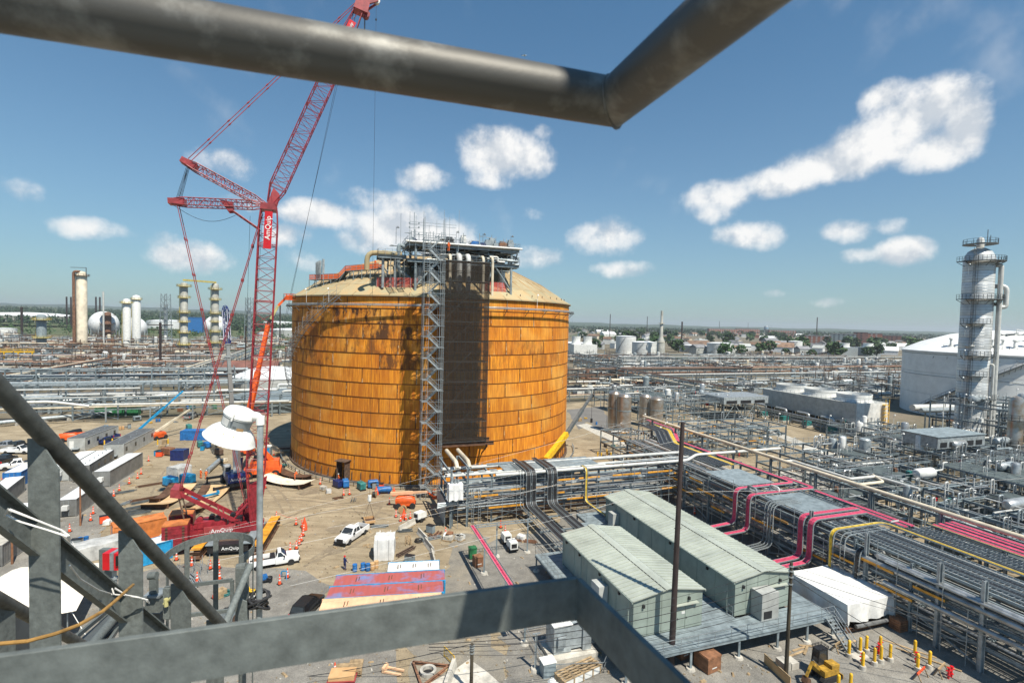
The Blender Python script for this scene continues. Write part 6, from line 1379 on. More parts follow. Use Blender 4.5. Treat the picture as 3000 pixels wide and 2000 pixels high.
# ================================================================ process areas right of the pink trays
dm('deckteal',(.10,.125,.125),.7,.1,.25,.8)
def module(label,s0,s1,n0,n1,levels,seed,bay=6.0,dens=1.0,deck=True,mats=('insul','steel_light','steel','insul_dark','steel_dark','whitepipe','galv'),cm='steel',orange=0,risers=10,vessels=2,lamps=3,name='process_unit',rail=True):
 q=random.Random(seed);o=thing(name,label,'process unit',tuple(gp((s0+s1)/2,(n0+n1)/2)),GA)
 ks,kn=max(1,round((s1-s0)/bay)),max(1,round((n1-n0)/bay));top=levels[-1]
 for i in range(ks+1):
  for j in range(kn+1):
   s,n=s0+(s1-s0)*i/ks,n0+(n1-n0)*j/kn;mb=MB();mb.ibeam(gp(s,n,0),gp(s,n,top),.28,.28,.05);part('column',mb,cm,o)
 for z in levels:
  for i in range(ks+1): s=s0+(s1-s0)*i/ks;mb=MB();mb.ibeam(gp(s,n0,z-.2),gp(s,n1,z-.2),.2,.34,.04);part('beam',mb,cm,o)
  for j in range(kn+1): n=n0+(n1-n0)*j/kn;mb=MB();mb.ibeam(gp(s0,n,z-.22),gp(s1,n,z-.22),.2,.34,.04);part('beam',mb,cm,o)
 if deck:
  for z in levels:
   for i in range(ks):
    for j in range(kn):
     if q.random()<(.2 if z ==levels[-1] else .25): gpart('deck','deckteal',o,s0+(s1-s0)*i/ks+.1,n0+(n1-n0)*j/kn+.1,z,s0+(s1-s0)*(i+1)/ks-.1,n0+(n1-n0)*(j+1)/kn-.1,z+.05)
 if rail:
  for p,r_ in (((s0,n0),(s1,n0)),((s0,n0),(s0,n1)),((s0,n1),(s1,n1))): mb=MB();mb.rail([gp(*p,top),gp(*r_,top)],1.1,.03,1.6);part('handrail',mb,'galv',o)
 for i in range(int((s1-s0)*(n1-n0)/6*dens)):
  z=q.choice(levels)+q.uniform(-1.6,1.1);r=q.choice((.05,.07,.1,.14,.2));a=q.uniform(s0,s1);b=q.uniform(n0,n1);l=q.uniform(2,9)
  if q.random()<.5: pts=[gp(a,b,z),gp(min(s1+.5,a+l),b,z)];e=pts[-1]
  else: pts=[gp(a,b,z),gp(a,max(n0-.5,b-l),z)];e=pts[-1]
  if q.random()<.6: pts.append(e+V(0,0,q.uniform(-2.2,1.6)))
  if q.random()<.4: d=q.uniform(.6,2);pts.append(pts[-1]+(GX*d if q.random()<.5 else GY*-d))
  mb=MB();mb.tube(pts,r,6,bend=r*2.4);part('pipe',mb,q.choice(mats),o,smooth=True)
 for i in range(int(risers*1.6)):       # inverted-U loops and vertical risers above the deck
  a,b=q.uniform(s0,s1),q.uniform(n0,n1);r=q.choice((.06,.08,.12));h=top+q.uniform(.6,2.2);w=q.uniform(.5,1.2)
  mb=MB();mb.tube([gp(a,b,q.uniform(0,top-1)),gp(a,b,h),gp(a+w,b,h),gp(a+w,b,h-q.uniform(1,3))],r,6,bend=.3);part('riser',mb,q.choice(('insul','steel_light','whitepipe')),o,smooth=True)
 for i in range(vessels):
  a,b=q.uniform(s0+1.5,s1-1.5),q.uniform(n0+1.5,n1-1.5);mb=MB();r=q.uniform(.6,1.1)
  if q.random()<.5: h=q.uniform(2,4);mb.lathe([(r*.5,top-1),(r,top-.7),(r,top+h*.6),(r*.8,top+h*.6+.25),(.05,top+h*.6+.4)],gp(a,b,0),14)
  else: c=gp(a,b,top+r+.1);mb.lathe([(.05,-2.2),(r*.7,-2.05),(r,-1.7),(r,1.7),(r*.7,2.05),(.05,2.2)],c,14,tuple(GX))
  part('vessel',mb,q.choice(('insul','steel_light','whitepaint')),o,smooth=True)
 for i in range(int(dens*(s1-s0)*(n1-n0)/26)):   # valves, pumps and small boxes
  a,b=q.uniform(s0,s1),q.uniform(n0,n1);z=q.choice([0.0]+list(levels))+.06;mb=MB();w=q.uniform(.3,.9);p=gp(a,b,z)
  if q.random()<.5: mb.rbox(p.x,p.y,p.z,w,w*.7,w*1.1,GA);nm='equipment_box'
  else: mb.cyl(p,p+V(0,0,.7),.05,n=6);mb.lathe([(.05,.55),(.2,.6),(.2,.75),(.05,.8)],p,8);mb.lathe([(.22,.95),(.24,1.0),(.22,1.05)],p,10);nm='valve'
  part(nm,mb,q.choice(('steel_light','steel','whitepaint','teal','redbox','rustpipe','galv','steel_dark')),o)
 for i in range(lamps):
  a,b=q.choice((s0,s1)),q.uniform(n0,n1);p=gp(a,b,top);mb=MB();mb.beam(p,p+V(0,0,2.6),.06);mb.lathe([(.05,2.75),(.16,2.6),(.24,2.45)],p+V(.2,-.1,0),10);part('lamp',mb,'whitepaint',o)
 for i in range(orange):
  a,b=q.uniform(s0,s1-3),q.uniform(n0,n1-1);scaffold_bay(o,a,b,2.4,1.0,0,q.choice((4.2,6.2)),q)
 return o
module('dense steel process unit full of pipes directly right of the pink trays',78,100,33,66,[3.8,7.2],31,dens=1.25,risers=22,vessels=3,lamps=5)
module('dense steel process unit at the right edge with tall loops of pipe',102.5,128,28,61,[4.2,8.4],32,dens=1.1,risers=24,vessels=4,lamps=6)
module('raised process deck with teal grating and handrails beyond the long pale pipe',86,112,68,86,[3.4,6.6],33,dens=1.1,risers=16,vessels=4,lamps=5)
module('steel framed unit with coolers standing left of the tall column',115,142,64,84,[4,7.6],34,dens=1.0,risers=14,vessels=3,lamps=6)
module('scaffold-clad pipe module with orange boards north of the pink trays',72,108,99,110,[3.0,5.6,7.6],35,dens=1.0,orange=9,risers=8,vessels=0,lamps=2,deck=False)
module('low process unit crowded with pipes beyond the two-storey silos',96,138,140,178,[3.6,7.0],36,bay=8,dens=.55,risers=26,vessels=6,lamps=5,orange=3)
module('small steel unit with orange scaffold boards beside the open dirt lane',62.5,71,94,112,[3.0,6.0],37,dens=1.0,orange=5,risers=4,vessels=0,lamps=1,deck=False)
module('steel unit of pipes at the foot of the cooling tower',128,148,88,104,[3.2,6.0],38,dens=.9,risers=10,vessels=3,lamps=4)
module('tall steel unit with lamps at the right frame edge behind the column',150,182,62,92,[5,10,14],39,bay=8,dens=.6,risers=16,vessels=4,lamps=9)
fc=gthing('air_cooler','flat-topped grey air cooler on a braced steel frame','air cooler',133,145)
for s in (124,133,142):
 for n in (139,150): mb=MB();mb.ibeam(gp(s,n,0),gp(s,n,6),.3,.3,.05);part('leg',mb,'steel',fc)
gpart('plenum','steel_light',fc,123.5,138.5,6.0,142.5,150.5,8.2)
for s in (124.5,130.5,136.5): gpart('fan_opening','black',fc,s,138.42,6.2,s+4.4,138.49,7.2)
for s in np.arange(124,142,1.6): gpart('tube_bundle','insul',fc,s,138.8,8.21,s+1.4,150.2,8.35)
for s in (124,133): mb=MB();mb.beam(gp(s,139,.5),gp(s+4.5,139,5.9),.16);mb.beam(gp(s+9,139,.5),gp(s+4.5,139,5.9),.16);part('brace',mb,'steel',fc)
fc2=gthing('air_cooler','grey boxed air cooler with dark openings near the tall column','air cooler',124,76);gpart('plenum','steel_light',fc2,117,70,8.0,132,77,10.4);gpart('top_plate','steel',fc2,116.8,69.8,10.41,132.2,77.2,10.5)
for s in np.arange(117.8,131,2.8): gpart('fan_opening','black',fc2,s,69.92,8.3,s+2.0,69.99,9.3)
SI=[((30.98,151.54),11.5,1.9),((33.11,148.20),11.2,2.0),((42.90,161.75),9.4,1.9),((45.65,159.30),9.0,2.1)]
dm('stainless',(.46,.45,.43),.35,.7,.25,.5,rgb2=(.34,.25,.17),thr=(.35,.6))
for i,((x,y),h,r) in enumerate(SI):
 o=thing('silo','upright stainless vessel with brown streaks right of the tank, '+nth(i)+' from the left','vessel',(x,y,0),0,'stainless vessels right of the tank');mb=MB();mb.lathe([(r,.3),(r,h),(r*.75,h+.6),(.1,h+.9)],(x,y,0),22);part('shell',mb,'stainless',o,smooth=True)
 mb=MB();mb.lathe([(r+.15,0),(r+.15,.35),(r,.36)],(x,y,0),22);part('base_ring',mb,'concrete',o);mb=MB();mb.lathe([(r+.05,h*.62),(r+.08,h*.63),(r+.05,h*.65)],(x,y,0),22,caps=False);part('band',mb,'steel',o)
 mb=MB();mb.beam((x-r-.3,y-.4,0),(x-r-.3,y-.4,h+1),.06);mb.beam((x-r-.3,y+.1,0),(x-r-.3,y+.1,h+1),.06);part('ladder',mb,'galv',o)
# ================================================================ cooling tower
ct_=gthing('cooling_tower','long pale cooling tower box with three round fan rings on top','cooling tower',157,130)
for i,n in enumerate(np.arange(112.5,148.4,4.5)):
 gpart('side_panel','trailer',ct_,150.0,n+.03,3.6,150.2,n+4.47,9.6);gpart('side_panel','trailer',ct_,163.8,n+.03,3.6,164,n+4.47,9.6);gpart('louver_bay','black',ct_,151.2,n+.1,.6,151.3,n+4.4,3.6)
 mb=MB();mb.beam(gp(149.9,n,0),gp(149.9,n,3.7),.3);part('post',mb,'steel',ct_)
for s in np.arange(150.2,163.6,3.4): gpart('end_panel','whitepaint',ct_,s+.02,112.4,.6,min(163.8,s+3.38),112.6,9.6)
gpart('fan_deck','trailer',ct_,150.2,112.6,9.3,163.8,148.4,9.55);gpart('basin_wall','concrete',ct_,149.4,112,0,149.7,149,1.2)
for n in (118.5,130.5,142.5):
 mb=MB();mb.lathe([(5.2,9.56),(4.8,10.4),(4.9,11.8),(4.7,11.8),(4.6,10.4)],gp(157,n,0),36,caps=False);part('fan_ring',mb,'whitepaint',ct_,smooth=True)
 mb=MB()
 for k in range(6): a=k*math.pi/3;mb.beam(gp(157,n,11.0),gp(157,n,11.0)+V(4.4*math.cos(a),4.4*math.sin(a),.1),.7,.08)
 part('fan',mb,'steel',ct_);mb=MB();mb.lathe([(4.95,10.9),(4.97,11.0)],gp(157,n,0),30,caps=False);part('ring_band',mb,'steel',ct_)
mb=MB();mb.rail([gp(150.2,148.4,9.56),gp(150.2,112.6,9.56),gp(163.8,112.6,9.56)],1.1,.035,1.7);part('handrail',mb,'steel',ct_)
mb=MB()
for z in np.arange(.6,10,1.2): gbox(mb,161,111.2,z,162.6,112.3,z+.08)
for a,b in ((161,111.2),(162.6,111.2)): mb.beam(gp(a,b,0),gp(a,b,10.8),.1)
for z in np.arange(.6,9.6,2.4): mb.beam(gp(161,111.2,z),gp(162.6,111.2,z+1.2),.08)
part('stair_tower',mb,'yellow',ct_)
for i,n in enumerate((117,126,135,144)):
 o=gthing('pump_set','green pump motor with silver elbows beside the cooling tower, '+nth(i)+' from the near end','pump',146.5,n,'pump sets');gpart('motor','teal',o,145,n-.8,.5,147.4,n+.8,1.9);gpart('skid','concrete',o,144.6,n-1.1,.05,148,n+1.1,.5);mb=MB();mb.tube([gp(148.8,n+1.5,1.2),gp(148.8,n+1.5,3.8),gp(148.8,n+6,3.8)],.42,10,bend=.9);part('pipe',mb,'insul',o,smooth=True);mb=MB();mb.tube([gp(146,n+1.2,1.2),gp(146,n+5.5,1.2),gp(146,n+5.5,.2)],.38,10,bend=.8);part('elbow_pipe',mb,'insul_dark',o,smooth=True)
rack('pipe_rack','low pipe rack in front of the cooling tower','n',112,150,143.2,144.4,[3.4],6,3,41)
# ================================================================ tall white column
CX,CY=121.5,134.5;CRD=3.25
tc=thing('distillation_column','tall white banded column with dark platforms and ladders at right','column',(CX,CY,0))
dm('colwhite',(.62,.63,.62),.4,.25,.12,.5)
for k in range(17):
 z0,z1=2+k*2.88,2+(k+1)*2.88;mb=MB();mb.lathe([(CRD,z0+.03),(CRD+.02,z0+.05),(CRD+.02,z1-.06),(CRD,z1-.03)],(CX,CY,0),40,caps=False);part('shell_course',mb,'colwhite',tc,smooth=True)
 for f in (.25,.5,.75): mb=MB();z=z0+(z1-z0)*f;mb.lathe([(CRD+.03,z-.03),(CRD+.05,z),(CRD+.03,z+.03)],(CX,CY,0),40,caps=False);part('jacket_band',mb,'insul_dark',tc)
mb=MB();mb.lathe([(CRD-.05,0),(CRD-.05,51)],(CX,CY,0),40);part('inner_shell',mb,'steel_dark',tc)
mb=MB();mb.lathe([(CRD,51),(CRD*.95,52),(CRD*.75,53.2),(CRD*.4,54),(.5,54.3)],(CX,CY,0),40);part('top_head',mb,'colwhite',tc,smooth=True)
mb=MB();mb.lathe([(.8,54.2),(.8,56.2),(.55,56.8),(.05,57)],(CX,CY,0),16);part('top_nozzle',mb,'whitepaint',tc,smooth=True)
def ringplat(z,a0,a1,w,nm='platform'):
 mb=MB();k=max(4,int((a1-a0)/9));vs=[];
 for i in range(k+1):
  a=R(a0+(a1-a0)*i/k);
  for r_,zz in ((CRD+.1,z),(CRD+w,z),(CRD+w,z-.18),(CRD+.1,z-.12)): vs.append((CX+r_*math.cos(a),CY+r_*math.sin(a),zz))
 fs=[(4*i+j,4*i+4+j,4*i+4+(j+1) % 4,4*i+(j+1) % 4) for i in range(k) for j in range(4)]+[(0,1,2,3),(4*k+3,4*k+2,4*k+1,4*k)];mb.add(vs,fs);part(nm,mb,'steel_dark',tc)
 mb=MB();pts=[V(CX+(CRD+w-.05)*math.cos(R(a0+(a1-a0)*i/k)),CY+(CRD+w-.05)*math.sin(R(a0+(a1-a0)*i/k)),z) for i in range(k+1)];mb.rail(pts,1.15,.04,1.6);part('platform_rail',mb,'steel_dark',tc)
 for i in range(0,k+1,3): a=R(a0+(a1-a0)*i/k);mb=MB();mb.beam((CX+CRD*math.cos(a),CY+CRD*math.sin(a),z-1.3),(CX+(CRD+w)*math.cos(a),CY+(CRD+w)*math.sin(a),z-.15),.1);part('knee_brace',mb,'steel_dark',tc)
for z,a0,a1,w in ((50.6,170,400,2.0),(40.8,175,390,1.9),(34.5,190,262,1.7),(26.2,195,290,1.6),(21,195,262,1.6),(15.2,190,300,1.7),(6,190,262,1.5)): ringplat(z,a0,a1,w)
mb=MB();mb.lathe([(1.4,55),(3.6,55),(3.6,55.15),(1.4,55.15)],(CX,CY,0),20,caps=False);part('top_platform',mb,'steel_dark',tc);mb=MB();mb.rail([V(CX+3.5*math.cos(t),CY+3.5*math.sin(t),55.15) for t in np.linspace(0,6.283,15)],1.2,.04,1.4);part('platform_rail',mb,'steel_dark',tc)
mb=MB();mb.beam((CX+1.8,CY,55),(CX+1.8,CY,59),.12);mb.beam((CX+2.6,CY,55),(CX+2.6,CY,57.6),.1);part('davit',mb,'steel_dark',tc)
lx,ly=CX+(CRD+.5)*math.cos(R(215)),CY+(CRD+.5)*math.sin(R(215))
mb=MB()
for d in (-.3,.3): mb.beam((lx+d,ly,0),(lx+d,ly,54),.07)
for z in np.arange(.5,54,.8): mb.beam((lx-.3,ly,z),(lx+.3,ly,z),.05)
for z in np.arange(2.5,53,1.6): mb.beam((lx-.45,ly-.5,z),(lx+.45,ly-.5,z),.05)
for d in (-.45,.45): mb.beam((lx+d,ly-.5,2.5),(lx+d,ly-.5,53),.05)
part('caged_ladder',mb,'steel_dark',tc)
for a,r0,z1,m_,rr in ((318,1.0,49.5,'whitepipe',.55),(332,1.1,39.5,'whitepipe',.42),(305,.7,24,'whitepipe',.3)):
 x,y=CX+(CRD+r0)*math.cos(R(a)),CY+(CRD+r0)*math.sin(R(a));mb=MB();mb.tube([(x+4,y-.5,1.2),(x,y,1.2),(x,y,z1),(CX+CRD*math.cos(R(a))*.9,CY+CRD*math.sin(R(a))*.9,z1)],rr,12,bend=1.2);part('riser_pipe',mb,m_,tc,smooth=True)
x,y=CX+(CRD+2.6)*math.cos(R(330)),CY+(CRD+2.6)*math.sin(R(330));mb=MB();mb.tube([(CX+CRD*.8,CY-1.2,44.2),(x-.3,y,44.2),(x-.3,y,38.8),(x-1.6,y+.4,38.8)],.55,12,bend=1.2);part('bypass_loop',mb,'whitepipe',tc,smooth=True)
mb=MB();mb.tube([(CX-4.6,CY-2.4,0),(CX-4.6,CY-2.4,6.3),(CX-2,CY-2.6,6.3)],1.0,14,bend=2.2);part('bottom_pipe',mb,'whitepipe',tc,smooth=True)
mb=MB();mb.tube([(CX-3.4,CY-1,28.6),(CX-2.6,CY-2.2,28.6),(CX+3.2,CY-2.4,28.6),(CX+3.6,CY-2.2,27)],.28,10,bend=.6);part('crossover_pipe',mb,'whitepipe',tc,smooth=True)
for z in (9,18,25,31,47): mb=MB();mb.beam((CX-5.2,CY-2.8,z),(CX-5.2,CY-2.8,z+2.6),.07);mb.lathe([(.05,.1),(.25,-.15)],(CX-5.0,CY-2.9,z+2.6),8);part('lamp',mb,'steel_light',tc)
o=thing('small_column','shorter brown-grey column with platforms at the right edge','column',(111.93,112.74,0));x,y=o.location.x,o.location.y
mb=MB();mb.lathe([(1.35,0),(1.35,17),(1.0,18),(.1,18.4)],(x,y,0),22);part('shell',mb,'stainless',o,smooth=True)
for z in (7.5,13): mb=MB();mb.lathe([(1.4,z),(2.5,z),(2.5,z+.15),(1.4,z+.15)],(x,y,0),16,caps=False);part('platform',mb,'steel_dark',o);mb=MB();mb.rail([V(x+2.45*math.cos(t),y+2.45*math.sin(t),z+.15) for t in np.linspace(0,6.283,13)],1.1,.04,1.3);part('platform_rail',mb,'steel_dark',o)
# ================================================================ big white dome tank at right
WX,WY,WR,WH=190,199.6,30.0,24.7
wt_=thing('white_tank','large white dome-roofed tank partly behind the tall column','tank',(WX,WY,0))
for k in range(3): mb=MB();mb.lathe([(WR,k*WH/3+.05),(WR,(k+1)*WH/3-.05),(WR-.1,(k+1)*WH/3)],(WX,WY,0),72,caps=False);part('shell_course',mb,'tankwhite',wt_,smooth=True)
mb=MB();mb.lathe([(WR+.5,WH-.4),(WR+.5,WH),(WR*.8,WH+3.4),(WR*.5,WH+6.6),(WR*.2,WH+8.3),(.2,WH+8.6)],(WX,WY,0),72,caps=False);part('dome',mb,'tankwhite',wt_,smooth=True)
for k in range(26):
 a=R(180+k*2.6);z=2+k*.88;p,q_=V(WX+WR*math.cos(a),WY+WR*math.sin(a),z),V(WX+(WR+1.4)*math.cos(a),WY+(WR+1.4)*math.sin(a),z);a2=R(180+(k+1)*2.6)
 mb=MB();p2,q2=V(WX+WR*math.cos(a2),WY+WR*math.sin(a2),z+.88),V(WX+(WR+1.4)*math.cos(a2),WY+(WR+1.4)*math.sin(a2),z+.88);mb.add([p,q_,q2,p2],[(0,1,2,3)]);mb.beam(q_,q2,.1,.4);mb.beam(q_+V(0,0,1.1),q2+V(0,0,1.1),.08);mb.beam(q_,q_+V(0,0,1.1),.06);mb.beam(p-V(0,0,1.6),q_,.08);part('stair_flight',mb,'steel_dark',wt_)
for z in (WH-1.2,WH*.62): mb=MB();mb.lathe([(WR+.12,z),(WR+.2,z+.1),(WR+.12,z+.2)],(WX,WY,0),60,caps=False);part('shell_ring',mb,'steel_light',wt_)
for a in range(190,262,9): mb=MB();a_=R(a);mb.beam((WX+WR*math.cos(a_),WY+WR*math.sin(a_),WH-1.8),(WX+(WR+1.2)*math.cos(a_+.02),WY+(WR+1.2)*math.sin(a_+.02),WH-2.6),.12);part('bracket',mb,'steel_dark',wt_)
for k in range(9): a_=R(196+k*6.5);rr=WR-4-(k % 3);p=V(WX+rr*math.cos(a_),WY+rr*math.sin(a_),WH+1.5);mb=MB();mb.cyl(p,p+V(0,0,3.2),.4,n=8);mb.lathe([(.4,3.2),(.7,3.3),(.7,3.7),(.2,3.9)],p,10);part('roof_vent',mb,'whitepaint',wt_)
mb=MB();mb.rail([V(WX+(WR-3)*math.cos(R(a)),WY+(WR-3)*math.sin(R(a)),WH+1.6) for a in range(192,268,4)],1.2,.05,2);part('roof_rail',mb,'steel_dark',wt_)
for i in range(14): q=random.Random(i+70);a_=R(q.uniform(222,262));rr=q.uniform(8,22);p=V(WX+rr*math.cos(a_),WY+rr*math.sin(a_),WH+7.8-rr*.22);mb=MB();mb.tube([p,p+V(0,0,q.uniform(1,3.5)),p+V(q.uniform(2,7),q.uniform(-1,1),q.uniform(1,3.5))],q.choice((.15,.3)),6,bend=.5);part('roof_pipe',mb,q.choice(('steel_dark','steel','whitepipe')),wt_)
mb=MB();mb.cyl((WX+5,WY-6,WH+6),(WX+5,WY-6,WH+17),1.1,n=14);solo('roof_stack',mb,'brickdark','dark red stack rising behind the white tank roof','stack',None,(WX+5,WY-6,WH+6),True)
mb=MB();mb.tube([gp(168,108,8.6),gp(205,104,8.6)],1.0,12);mb2=MB();mb2.tube([gp(168,105.5,8.2),gp(205,101.5,8.2)],.7,12);lp=gthing('large_duct','fat white duct on supports between cooling tower and column','duct',186,106);part('duct',mb,'whitepipe',lp,smooth=True);part('duct',mb2,'steel_light',lp,smooth=True)
for s in np.arange(170,205,5): mb=MB();mb.ibeam(gp(s,105.5,0),gp(s,105.5,7.4),.3,.3,.05);part('support',mb,'steel',lp)
rack('pipe_rack','dark pipe rack under the fat white duct','s',166,208,92,101,[2.5,4.8,6.6],7,6,43,mats=('rustpipe','steel_dark','steel','steel_light'),cm='steel_dark')
# ================================================================ middle-distance pipe racks
BG=('steel_light','whitepipe','steel','rustpipe','insul_dark','steel_dark','brown','cream')
SZ=(.14,.2,.3,.4)
RK=[  # label, axis, a0, a1, b0, b1, levels, bay, pipes, mats
('white pipes on low bents crossing just right of the tank','s',60,160,188,194,[2.6,5.0],10,4,BG),
('dark pipe rack with rusty lines right of the tank','s',76,240,247,254,[4.0,7.0],12,4,('rustpipe','brown','rustpipe','whitepipe')),
('long steel rack slanting away beyond the silos','n',160,300,146,151,[5.5,8.0],11,3,BG),
('pale double pipe rack beyond the cooling tower','s',150,420,224,231,[3.6,6.2],14,4,('whitepipe','cream','steel_light')),
('brown rusting pipe rack behind the cooling tower','s',150,420,268,282,[2.6,5.2],12,6,('rustpipe','brown','rustpipe','steel','cream')),
('distant white header rack right of centre','s',200,520,330,336,[5,8],18,3,('whitepipe','steel_light')),
('dark rack of mixed pipes before the far storage tanks','s',140,480,372,382,[3,6],16,4,('brown','steel','rustpipe','whitepipe')),
('far thin pipe rack running below the storage tanks','s',150,520,418,424,[4],18,3,('steel','steel_dark','whitepipe')),
('front pipe rack along the back of the left yard','s',-150,-6,182,188,[3.6,6.4],11,5,BG),
('blue-grey pipe rack behind the front rack at left','s',-170,-30,206,214,[4.2,8.0],11,6,('steel_light','whitepipe','steel','insul_dark')),
('tall blue-grey bridge rack left of the red crane','s',-120,-40,230,240,[4.5,7.5,10.5],9,6,('steel_light','steel','insul')),
('diagonal pipe rack receding at far left','n',186,330,-118,-110,[4,7],12,5,BG),
('diagonal rack with pale pipes receding behind the crane','n',240,470,-62,-55,[5,8.5],14,5,('whitepipe','cream','steel_light','rustpipe')),
('left rack of rusty and white lines in the refinery','s',-260,-40,268,276,[3.5,6.5],13,5,('whitepipe','rustpipe','steel_light','brown')),
('refinery rack with white headers beyond the sandy strip','s',-300,-30,318,326,[3.2,6.0],14,5,('whitepipe','rustpipe','cream')),
('refinery rack of thin brown pipes at mid distance','s',-330,-60,366,376,[3,6],14,6,('rustpipe','brown','whitepipe','steel')),
('refinery rack below the pale columns','s',-340,-70,420,432,[3,6.5],16,6,('rustpipe','cream','steel_light','brown')),
('far refinery rack at the foot of the columns','s',-360,-90,478,492,[3,7],18,6,('rustpipe','brown','whitepipe','cream')),
('farthest refinery rack before the spheres','s',-380,-60,560,575,[4,8],22,5,('rustpipe','steel_light','cream')),
('diagonal brown rack in the left refinery','n',290,560,-200,-190,[4,7],16,5,('rustpipe','brown','whitepipe')),
]
for i,(lab,ax,a0,a1,b0,b1,lv_,bay,npp,mt) in enumerate(RK):
 rack('pipe_rack',lab,ax,a0,a1,b0,b1,lv_,bay,npp,200+i,mats=mt,cm='steel_dark' if ('dark' in lab or 'brown' in lab or 'rust' in lab) else 'steel',cw=.34,brace=(b0 <260),sizes=SZ,dens=.95,lite=b0 >200 or ax =='n')
for i,(s0,s1,n,z,r,lab) in enumerate([(-150,-67,176,6.7,.38,'long white pipeline on posts at the back of the left yard'),(-67,-14,178,4.9,.36,'white pipeline dropping lower behind the blue lift'),(-40,0,206,5.0,.55,'thick white pipeline meeting the tank at left'),(-36,0,200,3.4,.45,'second thick white pipeline left of the tank'),(-140,-60,196,7.6,.3,'upper white pipeline above the front rack')]):
 o=gthing('pipeline',lab,'pipeline',(s0+s1)/2,n);mb=MB()
 if i ==0: pts=[gp(s0,n,z),gp(s1-8,n,z),gp(s1,n+2,4.9)]
 else: m_=(s0+s1)/2;pts=[gp(s0,n,z),gp(m_,n,z),gp(m_,n,z+1.8),gp(m_+5,n,z+1.8),gp(m_+5,n,z),gp(s1,n,z)] if i != 1 else [gp(s0,n+2,z),gp(s1,n,z)]
 mb.tube(pts,r,10,bend=1.2);part('pipe',mb,'whitepipe',o,smooth=True)
 for s in np.arange(s0+4,s1-9 if i ==0 else s1,11): mb=MB();mb.ibeam(gp(s,n,0),gp(s,n,z-r),.3,.3,.05);part('post',mb,'steel_light',o)
def truss(label,a,b,z,h,w,bays,m='steel_dark'):
 o=thing('truss_bridge',label,'pipe bridge',tuple(a.lerp(b,.5)));d=(b-a).normalized();sd=V(-d.y,d.x,0)*(w/2)
 for s in (-1,1):
  for zz in (z,z+h): mb=MB();mb.beam(a+sd*s+V(0,0,zz),b+sd*s+V(0,0,zz),.3);part('chord',mb,m,o)
  for k in range(bays):
   p,q_=a.lerp(b,k/bays)+sd*s,a.lerp(b,(k+1)/bays)+sd*s;mb=MB();mb.beam(p+V(0,0,z),p+V(0,0,z+h),.2);mb.beam(p+V(0,0,z if k % 2 else z+h),q_+V(0,0,z+h if k % 2 else z),.18);part('web_member',mb,m,o)
 for k in range(0,bays+1,4):
  p=a.lerp(b,k/bays);mb=MB();mb.beam(p+sd,p+sd+V(0,0,z),.35);mb.beam(p-sd,p-sd+V(0,0,z),.35);part('pier',mb,m,o)
 for j in range(3): mb=MB();mb.tube([a+sd*(j-1)*.6+V(0,0,z+.6),b+sd*(j-1)*.6+V(0,0,z+.6)],.3,6);part('pipe',mb,'steel',o)
truss('dark steel truss pipe bridge right of the tank, nearer the white tanks',gp(234,243),gp(234,356),4,4,4,24);truss('dark steel truss pipe bridge close to the tank edge',gp(172,290),gp(186,382),4,3.6,4,18)
for i,(a,b,r,z,m_,lab) in enumerate([((62,205),(190,236),1.1,1.5,'black','fat black pipeline lying low right of the tank'),((62,211),(190,242),.9,1.3,'black','second black pipeline beyond the first'),((330,330),(640,520),1.2,2.0,'black','far black pipeline before the town'),((-150,196),(-60,226),.8,1.0,'insul_dark','fat grey pipeline in the left rack shadow'),((-150,200),(-20,240),.6,1.0,'steel_light','silver pipeline in the left rack shadow'),((-95,172),(-52,196),.55,1.2,'steel_light','grey pipeline angling across the back of the yard')]):
 o=gthing('ground_pipeline',lab,'pipeline',*a);mb=MB();mb.tube([gp(*a,z),gp(*b,z)],r,12);part('pipe',mb,m_,o,smooth=True)
 for k in range(9): p=gp(*a).lerp(gp(*b),(k+.5)/9);mb=MB();mb.rbox(p.x,p.y,0,2.6,.5,z-r*.8,GA+1.2);part('sleeper',mb,'concrete',o)
q=random.Random(99)
WH_=['with white drums','with brown pipes','with cream vessels','with grey frames','with stacked exchangers','with short stacks']
